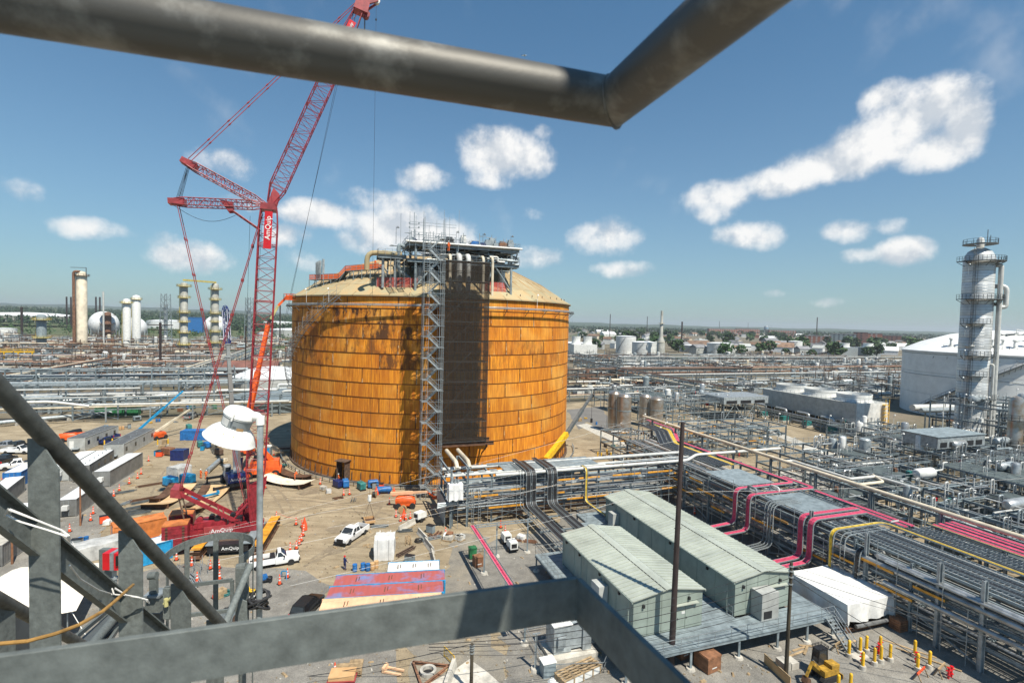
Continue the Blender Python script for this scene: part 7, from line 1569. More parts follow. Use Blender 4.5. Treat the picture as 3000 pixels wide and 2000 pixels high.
def block(label,s,n,w,d,h,seed,mats):
 q=random.Random(seed);o=gthing('refinery_block',label,'process unit',s,n)
 bulk={}
 for i in range(max(4,int(w*d/26))):
  a,b=s+q.uniform(-w/2,w/2),n+q.uniform(-d/2,d/2);z=q.uniform(.8,h);r=q.choice((.15,.25,.4)) if i >8 else .45;l=q.uniform(4,14)
  pts=[gp(a,b,z),gp(a+l,b,z)] if q.random()<.6 else [gp(a,b,z),gp(a,b-l,z)]
  if q.random()<.6: pts.append(pts[-1]+V(0,0,q.uniform(-z+.2,3)))
  k=q.choice(mats);mb=MB() if i <8 else bulk.setdefault(k,MB());mb.tube(pts,r,5,bend=r*2)
  if i <8: part('pipe',mb,k,o)
 for k,mb in bulk.items(): part('pipework',mb,k,o,kind='stuff')
 for i in range(max(3,int(w*d/110))):
  a,b=s+q.uniform(-w/2,w/2),n+q.uniform(-d/2,d/2);mb=MB()
  if q.random()<.35: r=q.uniform(.8,1.6);vh=q.uniform(3,h+2);mb.lathe([(r,0),(r,vh),(r*.7,vh+r*.35),(.1,vh+r*.45)],gp(a,b,0),10);nm='vessel'
  elif q.random()<.5: r=q.uniform(.7,1.3);c=gp(a,b,r+q.uniform(.8,h*.6));mb.lathe([(.1,-4),(r,-3.4),(r,3.4),(.1,4)],c,10,tuple(GX));nm='drum'
  else: c=gp(a,b,0);mb.rbox(c.x,c.y,0,q.uniform(2,7),q.uniform(2,5),q.uniform(2,4.5),GA);nm='shed'
  part(nm,mb,q.choice(mats+('whitepaint','trailer','steel_light')),o,smooth=(nm != 'shed'))
 mb=MB()
 for i in range(max(4,int(w*d/45))): a,b=s+q.uniform(-w/2,w/2),n+q.uniform(-d/2,d/2);hh=q.uniform(3,h+4);mb.beam(gp(a,b,0),gp(a,b,hh),.25);mb.beam(gp(a-3,b,hh*.8),gp(a+3,b,hh*.8),.22);mb.beam(gp(a,b-3,hh*.6),gp(a,b+3,hh*.6),.22)
 part('framework',mb,'steel_dark' if seed % 2 else 'brown',o,kind='stuff')
 return o
RM,GM=('rustpipe','brown','cream','whitepipe','rustpipe','steel'),('steel_light','whitepipe','steel','insul_dark')
BL=[(-230,350,60,40,6),(-170,345,50,40,6),(-120,352,45,36,6),(-75,345,40,36,5),(-250,400,60,36,7),(-180,400,60,36,7),(-120,400,50,36,7),(-260,455,70,40,7),(-180,460,60,40,8),(-125,462,50,40,8),(-280,520,80,50,8),(-180,525,70,50,9),(-100,530,60,50,8),(-300,600,90,50,9),(-200,610,80,50,9),(-100,620,80,50,9),(-130,290,50,24,5),(-200,296,60,24,5),(-150,250,60,30,5),(-160,225,44,18,5),(-125,200,50,14,4),(-70,202,44,14,4),(-80,262,50,20,6),(-25,262,30,20,5),(-120,316,60,16,5),(-60,318,50,16,5),(-150,178,40,10,4),(-30,420,50,60,6),(-10,520,60,60,7),(-40,620,70,60,8),(-350,650,80,60,8),
 (190,205,50,24,6),(250,205,60,24,6),(120,215,50,24,6),(320,250,80,30,6),(200,310,70,40,6),(280,305,70,40,6),(360,310,80,40,6),(440,330,80,50,6),(190,395,60,30,6),(260,400,60,30,6),(350,390,80,40,6),(430,400,90,50,6),(240,175,60,30,7),(300,200,60,40,7),(130,270,60,30,5),(110,330,60,50,5)]
for i,(s,n,w,d,h) in enumerate(BL):
 left=s <60;side='left' if left else 'right';k=i if left else i-31
 block(('low refinery block %s on the %s, %s in rows from the near side' % (WH_[i % 6],side,nth(k))),s,n,w,d,h,300+i,RM if left and n >280 or (not left and i % 3 ==0) else GM)
# ================================================================ refinery columns at left
def tower(label,x,y,r,h,m,plats=(),pm='steel_dark',side=None,name='refinery_column',head='cap'):
 o=thing(name,label,'column',(x,y,0));mb=MB();mb.lathe([(r*1.06,0),(r*1.06,3),(r,3.2),(r,h),(r*.8,h+r*.5),(.2,h+r*.7)],(x,y,0),20);part('shell',mb,m,o,smooth=True)
 for z,w in plats:
  mb=MB();mb.lathe([(r+.05,z),(r+w,z),(r+w,z+.3),(r+.05,z+.3)],(x,y,0),14,caps=False);part('platform',mb,pm,o);mb=MB();mb.rail([V(x+(r+w)*math.cos(t),y+(r+w)*math.sin(t),z+.3) for t in np.linspace(0,6.283,11)],1.3,.09,3);part('platform_rail',mb,pm,o)
 mb=MB();
 for dx in (-.35,.35): mb.beam((x-r-.5,y-.6+dx,0),(x-r-.5,y-.6+dx,h),.18)
 for z in np.arange(1,h,1.6): mb.beam((x-r-.5,y-.95,z),(x-r-.5,y-.25,z),.14)
 part('ladder',mb,pm,o)
 if side: mb=MB();mb.tube([(x+r*.2,y-r*.7,h+r*.5),(x-r*.9,y-r*1.1,h+r*.5),(x-r*.9,y-r*1.1,0)],r*.3,8,bend=r*.5);part('overhead_pipe',mb,side,o,smooth=True)
 return o
dm('yellowsteel',(.66,.52,.12),.6,0,.2,.8);dm('colcream',(.72,.63,.48),.6,0,.15,.25);dm('colgrey',(.42,.41,.36),.55,.1,.15,.4)
t=tower('tallest cream column with rust streaks in the left refinery',-335.3,398.9,3.4,61,'colcream',((8,1.5),(59.5,1.6)),'brown','rustpipe');mb=MB();mb.cyl((-321,402,0),(-321,402,48),.6,n=8);part('side_line',mb,'whitepipe',t);mb=MB();mb.beam((-343,398,66),(-331,398,66),.4);mb.beam((-331,398,60),(-331,398,66),.4);part('davit',mb,'steel_dark',t)
tower('white column with yellow ladder, left of a close pair',-330.1,438.4,2.9,42,'whitepaint',((40,2),),'yellowsteel');tower('white column, right of the close pair',-342,465.8,3.3,46,'whitepaint',((44,1.2),),'yellowsteel')
PT_=((52.5,2.4),(44,1.8),(33,1.8),(26,1.8),(18,1.8),(9,2))
ta=tower('grey column with pale yellow platforms, left of the linked pair',-246.8,385,2.5,54,'colgrey',PT_,'yellowsteel');tb=tower('grey column with pale yellow platforms, right of the linked pair',-261.9+18,428.2-8,2.7,56,'colgrey',PT_,'yellowsteel')
mb=MB();mb.beam((-246.8,385,57.5),(-243.9,420.2,58.5),2.2,1.2);part('bridge_walkway',mb,'yellowsteel',ta)
tower('short grey column with yellow head platform at far left',-382.3,415.6,3.2,27,'steel',((24.5,3.4),(10,3)),'yellowsteel');tower('brown rusty short column between the spheres',-473.5,599,3.5,30,'rustpipe',((28,4),(18,4),(9,4.5)),'brown')
for i,(x,y,w,h,lab) in enumerate([(-352,520,8,52,'grey open steel tower right of the white columns'),(-262,510,7,50,'grey open steel tower behind the linked columns'),(-240,640,10,52,'pale lattice tower left of the blue boom')]):
 o=thing('steel_tower',lab,'tower',(x,y,0))
 for a in (-1,1):
  for b in (-1,1): mb=MB();mb.beam((x+a*w/2,y+b*w/2,0),(x+a*w/2*.7,y+b*w/2*.7,h),.5);part('leg',mb,'steel',o)
 for k in range(9):
  z,f=h*k/9,1-.3*k/9;mb=MB()
  for a,b in (((-1,-1),(1,-1)),((1,-1),(1,1)),((1,1),(-1,1)),((-1,1),(-1,-1))): mb.beam((x+a[0]*w/2*f,y+a[1]*w/2*f,z),(x+b[0]*w/2*f,y+b[1]*w/2*f,z),.35);mb.beam((x+a[0]*w/2*f,y+a[1]*w/2*f,z),(x+b[0]*w/2*f*.97,y+b[1]*w/2*f*.97,z+h/9),.28)
  part('bracing',mb,'steel',o)
 mb=MB();mb.cyl((x,y,0),(x,y,h*.8),w*.22,n=12);part('inner_vessel',mb,'steel_light',o,smooth=True)
for i,(x,y,r,lab) in enumerate([(-486.6,610,15,'pale spherical tank behind the tallest cream column'),(-431.6,585,12,'pale spherical tank behind the white column pair'),(-400,690.6,14,'pale spherical tank with a small blue emblem behind the linked columns')]):
 o=thing('sphere_tank',lab,'tank',(x,y,0));zc_=r+3;mb=MB();mb.lathe([(max(.05,r*math.sin(t)),-r*math.cos(t)) for t in np.linspace(0,math.pi,19)],(x,y,zc_),32);part('shell',mb,'roofwhite',o,smooth=True)
 for k in range(10): a=k*.628;mb=MB();mb.cyl((x+r*.95*math.cos(a),y+r*.95*math.sin(a),0),(x+r*.95*math.cos(a),y+r*.95*math.sin(a),zc_),.6,n=6);part('leg',mb,'steel_light',o)
 if i ==2: mb=MB();mb.rbox(x+10,y-17.2,zc_,5,.4,4,.5);part('emblem',mb,'navy',o)
# ================================================================ vehicles
def loft(secs,cap=True):
 mb=MB();n=len(secs[0]);vs=[p for s in secs for p in s];fs=[]
 for k in range(len(secs)-1):
  for i in range(n-1): fs.append((k*n+i,k*n+i+1,(k+1)*n+i+1,(k+1)*n+i))
 if cap: fs +=[tuple(reversed(range(n))),tuple(range((len(secs)-1)*n,len(secs)*n))]
 mb.add(vs,fs);return mb
def sec(x,w,zb,zt,r=.12): return [(x,-w*.96,zb),(x,-w,zb+.2),(x,-w,zt-r),(x,-w+r*.8,zt),(x,w-r*.8,zt),(x,w,zt-r),(x,w,zb+.2),(x,w*.96,zb),(x,-w*.96,zb)]
def wheels(o,xs,yw,r=.40,m='chrome'):
 for x in xs:
  for y in (-yw,yw):
   mb=MB();mb.lathe([(r*.62,-.13),(r*.95,-.13),(r,-.08),(r,.08),(r*.95,.13),(r*.62,.13)],(x,y,r),18,(0,1,0));w=part('wheel',mb,'tyre',o,local=True,smooth=True)
   mb=MB();mb.lathe([(.05,-.09),(r*.6,-.10),(r*.62,.10),(.05,.09)],(x,y,r),14,(0,1,0));part('rim',mb,m,w,local=True)
def pickup(label,x,y,rz,paint='carwhite',crew=True,load=False,group=None):
 o=thing('pickup_truck',label,'pickup truck',(x,y,.03),rz,group);cr=-.75 if crew else .15   # cab rear
 body=loft([sec(2.92,.80,.50,.88),sec(2.82,.93,.42,1.05),sec(2.2,.98,.42,1.14),sec(1.45,1.0,.40,1.19),sec(1.2,1.0,.38,1.20),sec(cr-.05,1.0,.38,1.20)]);part('body',body,paint,o,local=True,smooth=True)
 def ring(z,x0,x1,w): return [(x0,-w,z),(x1,-w,z),(x1,w,z),(x0,w,z)]
 mb=MB();a,b=ring(1.19,1.42,cr,.95),ring(1.86,.72,cr+.22,.76);c=ring(1.92,.55,cr+.4,.62)
 mb.add(a+b+c,[(0,1,5,4),(1,2,6,5),(2,3,7,6),(3,0,4,7),(4,5,9,8),(5,6,10,9),(6,7,11,10),(7,4,8,11),(8,9,10,11)]);part('cab',mb,paint,o,local=True)
 def lp(t,u,sgn,off=.012): # point on cab side
  xb,xt=(1.42,.72),(cr,cr+.22);x_=(xb[0]+(xt[0]-xb[0])*u)*(1-t)+(xb[1]+(xt[1]-xb[1])*u)*t;w=.95+(.76-.95)*t;return (x_,sgn*(w+off),1.19+.67*t)
 for sgn in (-1,1):
  for u0,u1 in (((.12,.50),(.55,.92)) if crew else ((.14,.88),)):
   mb=MB();mb.add([lp(.12,u0,sgn),lp(.12,u1,sgn),lp(.9,min(u1,.9),sgn),lp(.9,u0+.02,sgn)],[(0,1,2,3)]);part('side_window',mb,'glass',o,local=True)
  mb=MB();mb.box(1.02,sgn*1.0-.02+(.02 if sgn >0 else -.2),1.2,1.2,sgn*1.0+.02+(.2 if sgn >0 else -.02),1.42);part('mirror',mb,'black',o,local=True)
  mb=MB();mb.box(2.80,sgn*.72-.18,.84,2.935,sgn*.72+.18,1.0);part('headlight',mb,'lens',o,local=True);mb=MB();mb.box(-2.935,sgn*.88-.08,.75,-2.90,sgn*.88+.08,1.15);part('tail_light',mb,'redbox',o,local=True)
 mb=MB();mb.add([(1.39,-.83,1.235),(1.39,.83,1.235),(.755,.70,1.85),(.755,-.70,1.85)],[(0,1,2,3)]);mb.v=[(p[0]+.02,p[1],p[2]+.02) for p in mb.v];part('windscreen',mb,'glass',o,local=True)
 mb=MB();mb.add([(cr-.012,-.75,1.3),(cr-.012,.75,1.3),(cr+.16,.62,1.8),(cr+.16,-.62,1.8)],[(0,1,2,3)]);part('rear_window',mb,'glass',o,local=True)
 mb=MB();mb.box(2.85,-.52,.62,2.95,.52,1.02);part('grille',mb,'black',o,local=True);mb=MB();mb.box(2.84,-.95,.40,3.02,.95,.62);part('front_bumper',mb,'black',o,local=True);mb=MB();mb.box(-3.02,-.95,.45,-2.92,.95,.64);part('rear_bumper',mb,'chrome',o,local=True)
 for sgn in (-1,1): mb=MB();mb.box(-2.92,min(sgn*.88,sgn*1.0),.52,cr-.07,max(sgn*.88,sgn*1.0),1.2);part('bed_side',mb,paint,o,local=True)
 mb=MB();mb.box(-2.92,-.88,.52,-2.84,.88,1.2);part('tailgate',mb,paint,o,local=True);mb=MB();mb.box(-2.84,-.88,.52,cr-.07,.88,.66);part('bed_floor',mb,'black',o,local=True)
 mb=MB();mb.box(cr-.65,-.86,.67,cr-.1,.86,1.28);part('tool_box',mb,'black',o,local=True)
 if load: mb=MB();mb.rbox(-1.9,.1,.67,1.2,1.0,.35,.2);part('load',mb,'woodbrown',o,local=True)
 wheels(o,(1.92,-1.85),.88);return o
import math as _m
def ang_(x0,y0,x1,y1): return _m.atan2(y1-y0,x1-x0)
r1=ang_(-31.75,63.93,-28.20,65.71);r2=ang_(-21.73,75.67,-23.16,71.09)
pickup('white single-cab pickup parked beside the floodlight pole',-29.96,64.90,r1,crew=False,load=True);pickup('white crew-cab pickup in the open yard below the tank',-22.56,73.30,r2,crew=True)
sv=thing('parked_suv','black car with raised tailgate beside the peach container','car',(-21.51,54.45,.03),1.45)
part('body',loft([sec(-2.3,.85,.45,.9),sec(-2.2,.93,.4,1.05),sec(0,.95,.38,1.08),sec(1.2,.94,.4,1.02),sec(2.2,.85,.45,.85)]),'carblack',sv,local=True,smooth=True)
mb=MB();mb.add([(-2.1,-.85,1.04),(1.0,-.85,1.04),(1.0,.85,1.04),(-2.1,.85,1.04),(-1.9,-.68,1.7),(.2,-.68,1.7),(.2,.68,1.7),(-1.9,.68,1.7)],[(0,1,5,4),(1,2,6,5),(2,3,7,6),(3,0,4,7),(4,5,6,7)]);part('cabin',mb,'carblack',sv,local=True)
mb=MB();mb.quad((-2.13,-.7,1.1),(-2.13,.7,1.1),(-1.96,.6,1.62),(-1.96,-.6,1.62));part('rear_window',mb,'glass',sv,local=True);mb=MB();mb.quad((1.02,-.75,1.08),(1.02,.75,1.08),(.25,.62,1.69),(.25,-.62,1.69));mb.v=[(p[0]+.03,p[1],p[2]+.03) for p in mb.v];part('windscreen',mb,'teal',sv,local=True);wheels(sv,(1.4,-1.4),.82,.36)
mb=MB();mb.box(-2.34,-.25,.8,-2.31,.25,.92);part('number_plate',mb,'whitepaint',sv,local=True)
for sy in (-.8,.8): mb=MB();mb.box(-2.33,sy-.09,.85,-2.29,sy+.09,1.02);part('tail_light',mb,'redbox',sv,local=True)
for i,(x,y,a,pnt,cw_,lab) in enumerate([(-115.73,116.83,3.3,'carsilver',True,'silver pickup at the far left of the car park'),(-109.87,113.46,.1,'carwhite',False,'white utility truck in the left car park'),(-105.02,105.43,1.9,'carblack',True,'black pickup at the left edge of the car park'),(-99.50,102.71,3.9,'carwhite',True,'white pickup facing the camera in the left car park'),(-113.16,117.08,2.9,'carblack',True,'dark pickup behind the white utility truck'),(-101.96,128.87,2.9,'navy',True,'dark blue pickup behind the grey site offices'),(-97.03,122.89,3.0,'navy',False,'second dark blue truck by the yellow posts'),(-98.12,156.36,1.7,'carsilver',True,'small dark car far behind the blue container')]): pickup(lab,x,y,a,pnt,cw_)
# ================================================================ containers and trailers
def container(label,x,y,rz,L,W,Hh,m,roof=None,name='shipping_container',ribs=True,door=True,z=.03,extra=None):
 o=thing(name,label,'container' if name =='shipping_container' else 'trailer',(x,y,z),rz);roof=roof or m
 for sy in (-1,1):
  mb=MB();k=int(L/.28) if ribs else int(L/1.2);vs=[];
  for i in range(k+1):
   xx=-L/2+.05+(L-.1)*i/k;d=(.03 if i % 2 else 0) if ribs else 0;vs +=[(xx,sy*(W/2-d),.12),(xx,sy*(W/2-d),Hh-.08)]
  mb.add(vs,[(2*i,2*i+2,2*i+3,2*i+1) for i in range(k)]);part('side_wall',mb,m,o,local=True)
 k=int(L/.3);mb=MB();vs=[]
 for i in range(k+1): xx=-L/2+.03+(L-.06)*i/k;d=.025 if (i % 2 and ribs) else 0;vs +=[(xx,-W/2+.03,Hh-d),(xx,W/2-.03,Hh-d)]
 mb.add(vs,[(2*i,2*i+2,2*i+3,2*i+1) for i in range(k)]);part('roof',mb,roof,o,local=True)
 for sx in (-1,1): mb=MB();mb.box(min(sx*L/2,sx*(L/2-.05)),-W/2+.04,.12,max(sx*L/2,sx*(L/2-.05)),W/2-.04,Hh-.06);part('end_wall',mb,m,o,local=True)
 mb=MB();
 for sx in (-1,1):
  for sy in (-1,1): mb.box(sx*L/2-.08,sy*W/2-.08,0,sx*L/2+.08,sy*W/2+.08,Hh+.01)
 for sy in (-1,1): mb.beam((-L/2,sy*W/2,.08),(L/2,sy*W/2,.08),.1);mb.beam((-L/2,sy*W/2,Hh-.03),(L/2,sy*W/2,Hh-.03),.1)
 part('frame',mb,extra or m,o,local=True)
 if door:
  for sy in (-.3,.3): mb=MB();mb.cyl((-L/2-.05,sy,.2),(-L/2-.05,sy,Hh-.2),.03,n=6);part('lock_rod',mb,'galv',o,local=True)
 return o
ca=ang_(-20.42,57.87,-8.45,59.77);ux,uy=math.cos(ca),math.sin(ca)
cq=V(-12.90,52.24,0)
for i,(k,m_,ex,L,lab) in enumerate([(0,'contpeach','contpeach',12.2,'peach shipping container nearest the flat rail'),(1,'contred','cyanblue',12.2,'red and blue worn container, second in the row'),(2,'contred','cyanblue',12.2,'red and blue worn container, third in the row'),(3,'whitepaint','cyanblue',6.0,'short cream container at the back of the row')]):
 c=cq+V(-uy,ux,0)*(2.52*k-.1)+V(ux,uy,0)*((3.0 if k ==3 else .25*k));o=container(lab,c.x,c.y,ca,L,2.44,2.6,m_,extra=ex)
 for j in range(3): mb=MB();xx=(-3.8+j*3.6)*(L/12.2);mb.box(xx,-.5,2.605,xx+.09,.5,2.612);mb.box(xx+.3,-.3,2.605,xx+.38,.6,2.612);part('rust_streak',mb,'rustdark',o,local=True)
 if k ==0: mb=MB();mb.box(-.4,-1.27,2.2,.6,-1.235,2.5);s_=part('sign',mb,'whitepaint',o,local=True);mb=MB();mb.box(-7.4,-1.2,.2,-6.2,-1.1,2.4);part('open_door',mb,'blue',o,local=True)
for i,(x0,y0,x1,y1,L,W,Hh,m_,rf,nm,lab,rb) in enumerate([
(-99.37,116.00,-102.57,130.78,14,3.4,3.0,'trailer','roofdark','site_office','grey site office with dark flat roof, left of the pair',False),(-86.65,110.45,-91.85,128.96,17,3.6,3.0,'trailer','roofdark','site_office','grey site office with dark flat roof and lettered end, right of the pair',False),
(-74.60,93.01,-77.82,105.17,13.5,2.6,2.9,'trailerdark','roofwhite','storage_trailer','long storage trailer with bright white roof beside the cones',True),(-80.75,94.58,-85.82,108.43,12,2.9,2.9,'trailerdark','roofwhite','site_office','grey office cabin with a window left of the white-roofed trailer',False),
(-68.84,78.99,-71.37,86.73,9,2.5,2.7,'trailerdark','roofwhite','storage_trailer','ribbed grey storage box in front of the long trailer',True),(-69.67,69.43,-72.64,76.65,9,2.5,2.7,'trailerdark','roofwhite','storage_trailer','ribbed grey storage box behind the largest angle post',True),(-64.49,63.56,-66.78,70.44,10,2.5,2.7,'trailerdark','concrete','storage_trailer','ribbed grey storage box with pale concrete top at the left edge',True),(-82.89,81.83,-86.94,89.21,8,2.5,2.7,'trailerdark','roofwhite','storage_trailer','white-topped storage box beside the red tractor',True),(-89.84,91.87,-91.58,96.39,6,2.5,2.7,'blue','roofwhite','storage_trailer','blue storage box with pale roof near the red tractor',True),(-84.10,94.32,-88.78,107.50,12,2.6,2.8,'trailer','roofwhite','storage_trailer','pale roofed trailer just left of the office cabin',False)]):
 c=V((x0+x1)/2,(y0+y1)/2,0);a=ang_(x0,y0,x1,y1);o=container(lab,c.x,c.y,a,L,W,Hh,m_,rf,nm,ribs=rb,door=rb)
 if nm =='site_office':
  for xx in np.linspace(-L/2+1.5,L/2-1.5,4): mb=MB();mb.box(xx-.45,-W/2-.03,1.2,xx+.45,-W/2-.005,2.1);part('window',mb,'glass',o,local=True)
  for xx in np.linspace(-L/2+1,L/2-1,6): mb=MB();mb.cyl((xx,.5*(-1)**int(xx),Hh),(xx,.5*(-1)**int(xx),Hh+.3),.12,n=8);part('roof_vent',mb,'galv',o,local=True)
  mb=MB();mb.box(-L/2-1.2,-.8,.6,-L/2-.06,.8,.7);part('entry_step',mb,'galv',o,local=True);mb=MB();mb.box(-L/2-.05,W*.15,.4,-L/2-.01,W*.4,2.3);part('door',mb,'whitepaint',o,local=True)
 else: mb=MB();mb.box(-L/2-.7,-.4,1.2,-L/2-.06,.4,1.9);part('air_conditioner',mb,'whitepaint',o,local=True)
container('orange shipping container with white marked roof left of the crane',-52.45,71.83,.75,6.1,2.44,2.6,'orangebox');container('green shipping container at the back of the left yard',-122.06,158.36,.35,11,2.6,2.9,'green');container('bright blue open skip container behind the floodlight',-79.90,130.45,.12,7.5,2.6,2.4,'blue');container('small navy container beside brown crates',-72.59,111.70,.1,2.6,2.2,2.2,'navy',door=False);container('blue steel box with a white open lid near the alarm box',-46.00,65.47,.9,3.5,2.4,2.4,'cyanblue',roof='whitepaint')
def tent(label,x,y,rz,L,W,Hh,m,seed,nm='sheeted_stack',gable=0.0):
 o=thing(nm,label,'tarpaulin',(x,y,.03),rz);q=random.Random(seed);mb=MB();nu,nv=12,14;vs=[]
 for i in range(nu+1):
  for j in range(nv+1):
   u=i/nu*L-L/2;t=j/nv;
   if t <.3: yy,zz=-W/2-.15*(1-t/.3),Hh*t/.3
   elif t >.7: yy,zz=W/2+.15*((t-.7)/.3),Hh*(1-t)/.3
   else: f=(t-.3)/.4;yy,zz=-W/2+W*f,Hh+gable*(1-abs(f-.5)*2)
   vs.append((u+.04*math.sin(j*1.7+i),yy+.07*math.sin(i*1.3+seed)*math.sin(j*.9),max(0,zz+.06*math.sin(i*1.9+j*.8+seed))))
 mb.add(vs,[(i*(nv+1)+j,(i+1)*(nv+1)+j,(i+1)*(nv+1)+j+1,i*(nv+1)+j+1) for i in range(nu) for j in range(nv)]);part('sheet',mb,m,o,local=True,smooth=True)
 for sx in (-1,1):
  e=MB();e.add([(sx*(L/2-.05),-W/2,0),(sx*(L/2-.05),W/2,0),(sx*(L/2-.05),W/2,Hh),(sx*(L/2-.05),0,Hh+gable),(sx*(L/2-.05),-W/2,Hh)],[(0,1,2,3,4)]);part('end_sheet',e,m,o,local=True)
 for k in (-.3,.25): mb=MB();mb.tube([(k*L,-W/2-.2,.1),(k*L,-W/2-.1,Hh+.07),(k*L,0,Hh+gable+.07),(k*L,W/2+.1,Hh+.07),(k*L,W/2+.2,.1)],.03,5);part('tie_strap',mb,'rope',o,local=True)
 return o
tent('grey plastic sheeted stack beside the orange container',-53.68,66.56,.8,9,3,1.9,'tarpgrey',3);tent('white sheeted cube shelter in the middle of the yard',-16.49,68.01,ca,2.6,2.6,2.9,'tarp',4);tent('small grey sheeted shelter near the blue welding sets',-64.80,99.61,1.2,3,3,2.2,'tarpgrey',5)
o=thing('marquee_tent','large cream marquee roof with guy ropes at the lower left','tent',(-48.89,50.52,0));x0,y0=o.location.x,o.location.y
mb=MB();nu,nv=14,14;vs=[]
for i in range(nu+1):
 for j in range(nv+1):
  u,v=i/nu*2-1,j/nv*2-1;rr=max(abs(u),abs(v));zz=6.2-3.0*rr**1.15-.5*math.sin(math.pi*abs(u))*math.sin(math.pi*abs(v));vs.append((u*5.5*math.cos(.5)-v*5.5*math.sin(.5),u*5.5*math.sin(.5)+v*5.5*math.cos(.5),zz))
mb.add(vs,[(i*(nv+1)+j,(i+1)*(nv+1)+j,(i+1)*(nv+1)+j+1,i*(nv+1)+j+1) for i in range(nu) for j in range(nv)]);part('roof_sheet',mb,'tarpcream',o,local=True,smooth=True)
for k in range(8): a=.5+k*math.pi/4;mb=MB();mb.cyl((7.0*math.cos(a),7.0*math.sin(a),3.2),(10*math.cos(a),10*math.sin(a),.05),.035,n=5);part('guy_rope',mb,'rope',o,local=True);mb=MB();mb.cyl((6.6*math.cos(a),6.6*math.sin(a),0),(6.6*math.cos(a),6.6*math.sin(a),3.3),.06,n=6);part('pole',mb,'galv',o,local=True)
# ================================================================ lifts and machines
def lift(label,x,y,rz,base,tip,m='orange',mb_='orange',basket=True,sc=1.0):
 o=thing('boom_lift',label,'boom lift',(x,y,.03),rz)
 mb=MB();mb.box(-1.6,-.9,.5,1.6,.9,.95);part('chassis',mb,m,o,local=True);part('turntable',loft([sec(-1.7,.8,.97,1.6,.2),sec(-1.2,.95,.97,1.95,.3),sec(1.0,.95,.97,1.9,.3),sec(1.5,.8,.97,1.5,.2)]),m,o,local=True,smooth=True);wheels(o,(1.2,-1.2),.95,.5,m)
 b=V(*base);t=V(*tip);mb=MB();mb.beam(b,b.lerp(t,.6),.42,.5);part('boom',mb,mb_,o,local=True);mb=MB();mb.beam(b.lerp(t,.55),t,.3,.36);part('fly_boom',mb,mb_,o,local=True)
 if basket:
  c=t+V(.9,0,-.7);mb=MB();mb.beam(t,c,.2,.25);part('jib',mb,m,o,local=True);mb=MB();mb.rail([c+V(0,-.8,-.3),c+V(1,-.8,-.3),c+V(1,.8,-.3),c+V(0,.8,-.3),c+V(0,-.8,-.3)],1.1,.05,.6);mb.rbox(c.x+.5,c.y,c.z-.36,1,1.6,.08);part('basket',mb,m,o,local=True)
 return o
lift('orange boom lift with pale boom folded low at the tank foot',-17.47,86.26,.12,(-2.6,.2,2.3),(3.6,.2,2.5),mb_='contpeach');lift('orange boom lift with cream boom raised in the far yard',-89.63,129.67,1.2,(-.8,0,1.9),(7.5,-1.2,6.6),mb_='cream',basket=False);lift('orange lift parked behind the site offices',-108.63,125.33,.5,(-2.0,0,1.7),(3.5,0,1.9));lift('orange lift by the blue crane',-60.21,116.73,.4,(-1,0,2),(2.5,.5,3.2))
o=lift('bright blue boom lift raised high in the far left yard',-93.28,127.14,.85,(-.5,0,2.0),(10.5,1.5,11.5),m='cyanblue',mb_='cyanblue',basket=False)
o=thing('telescopic_crane','yellow based telescopic crane boom leaning past the right side of the tank','crane',(9.56,115.95,0));b,t0,t=V(7.864,107.974,2.983),V(12.869,115.133,7.024),V(20.205,126.427,14.535)
mb=MB();mb.beam(b,t0,1.0,1.1);part('boom_base',mb,'yellow',o);mb=MB();mb.beam(t0,t0.lerp(t,.6),.7,.8);part('boom_section',mb,'steel_dark',o);mb=MB();mb.beam(t0.lerp(t,.55),t,.5,.6);part('boom_tip',mb,'steel_dark',o);mb=MB();mb.cyl(t-V(0,.3,.3),t+V(0,.3,-.3),.5,n=12);part('sheave',mb,'black',o)
mb=MB();mb.rbox(b.x-1,b.y,.9,8,2.8,1.2,-.9);part('carrier',mb,'yellow',o);mb=MB();mb.beam((b.x,b.y,1.8),b,1.4,1.4);part('pedestal',mb,'yellow',o);mb=MB();mb.cyl(t-V(0,0,.5),t-V(0,0,6),.04,n=5);mb.rbox(t.x,t.y,t.z-7,.5,.5,1.0);part('hook_block',mb,'black',o)
tr=thing('red_tractor','small red machine with black canopy in the left yard','tractor',(-91.81,93.74,.03),.4);part('body',loft([sec(-1.4,.6,.6,1.2),sec(0,.75,.55,1.4),sec(1.4,.6,.6,1.1)]),'conered',tr,local=True,smooth=True);wheels(tr,(.9,-.9),.8,.5,'conered');mb=MB();mb.box(-.9,-.7,2.1,.7,.7,2.2);part('canopy',mb,'conered',tr,local=True)
for sx in (-.8,.6):
 for sy in (-.6,.6): mb=MB();mb.beam((sx,sy,1.2),(sx,sy,2.1),.07);part('canopy_post',mb,'black',tr,local=True)
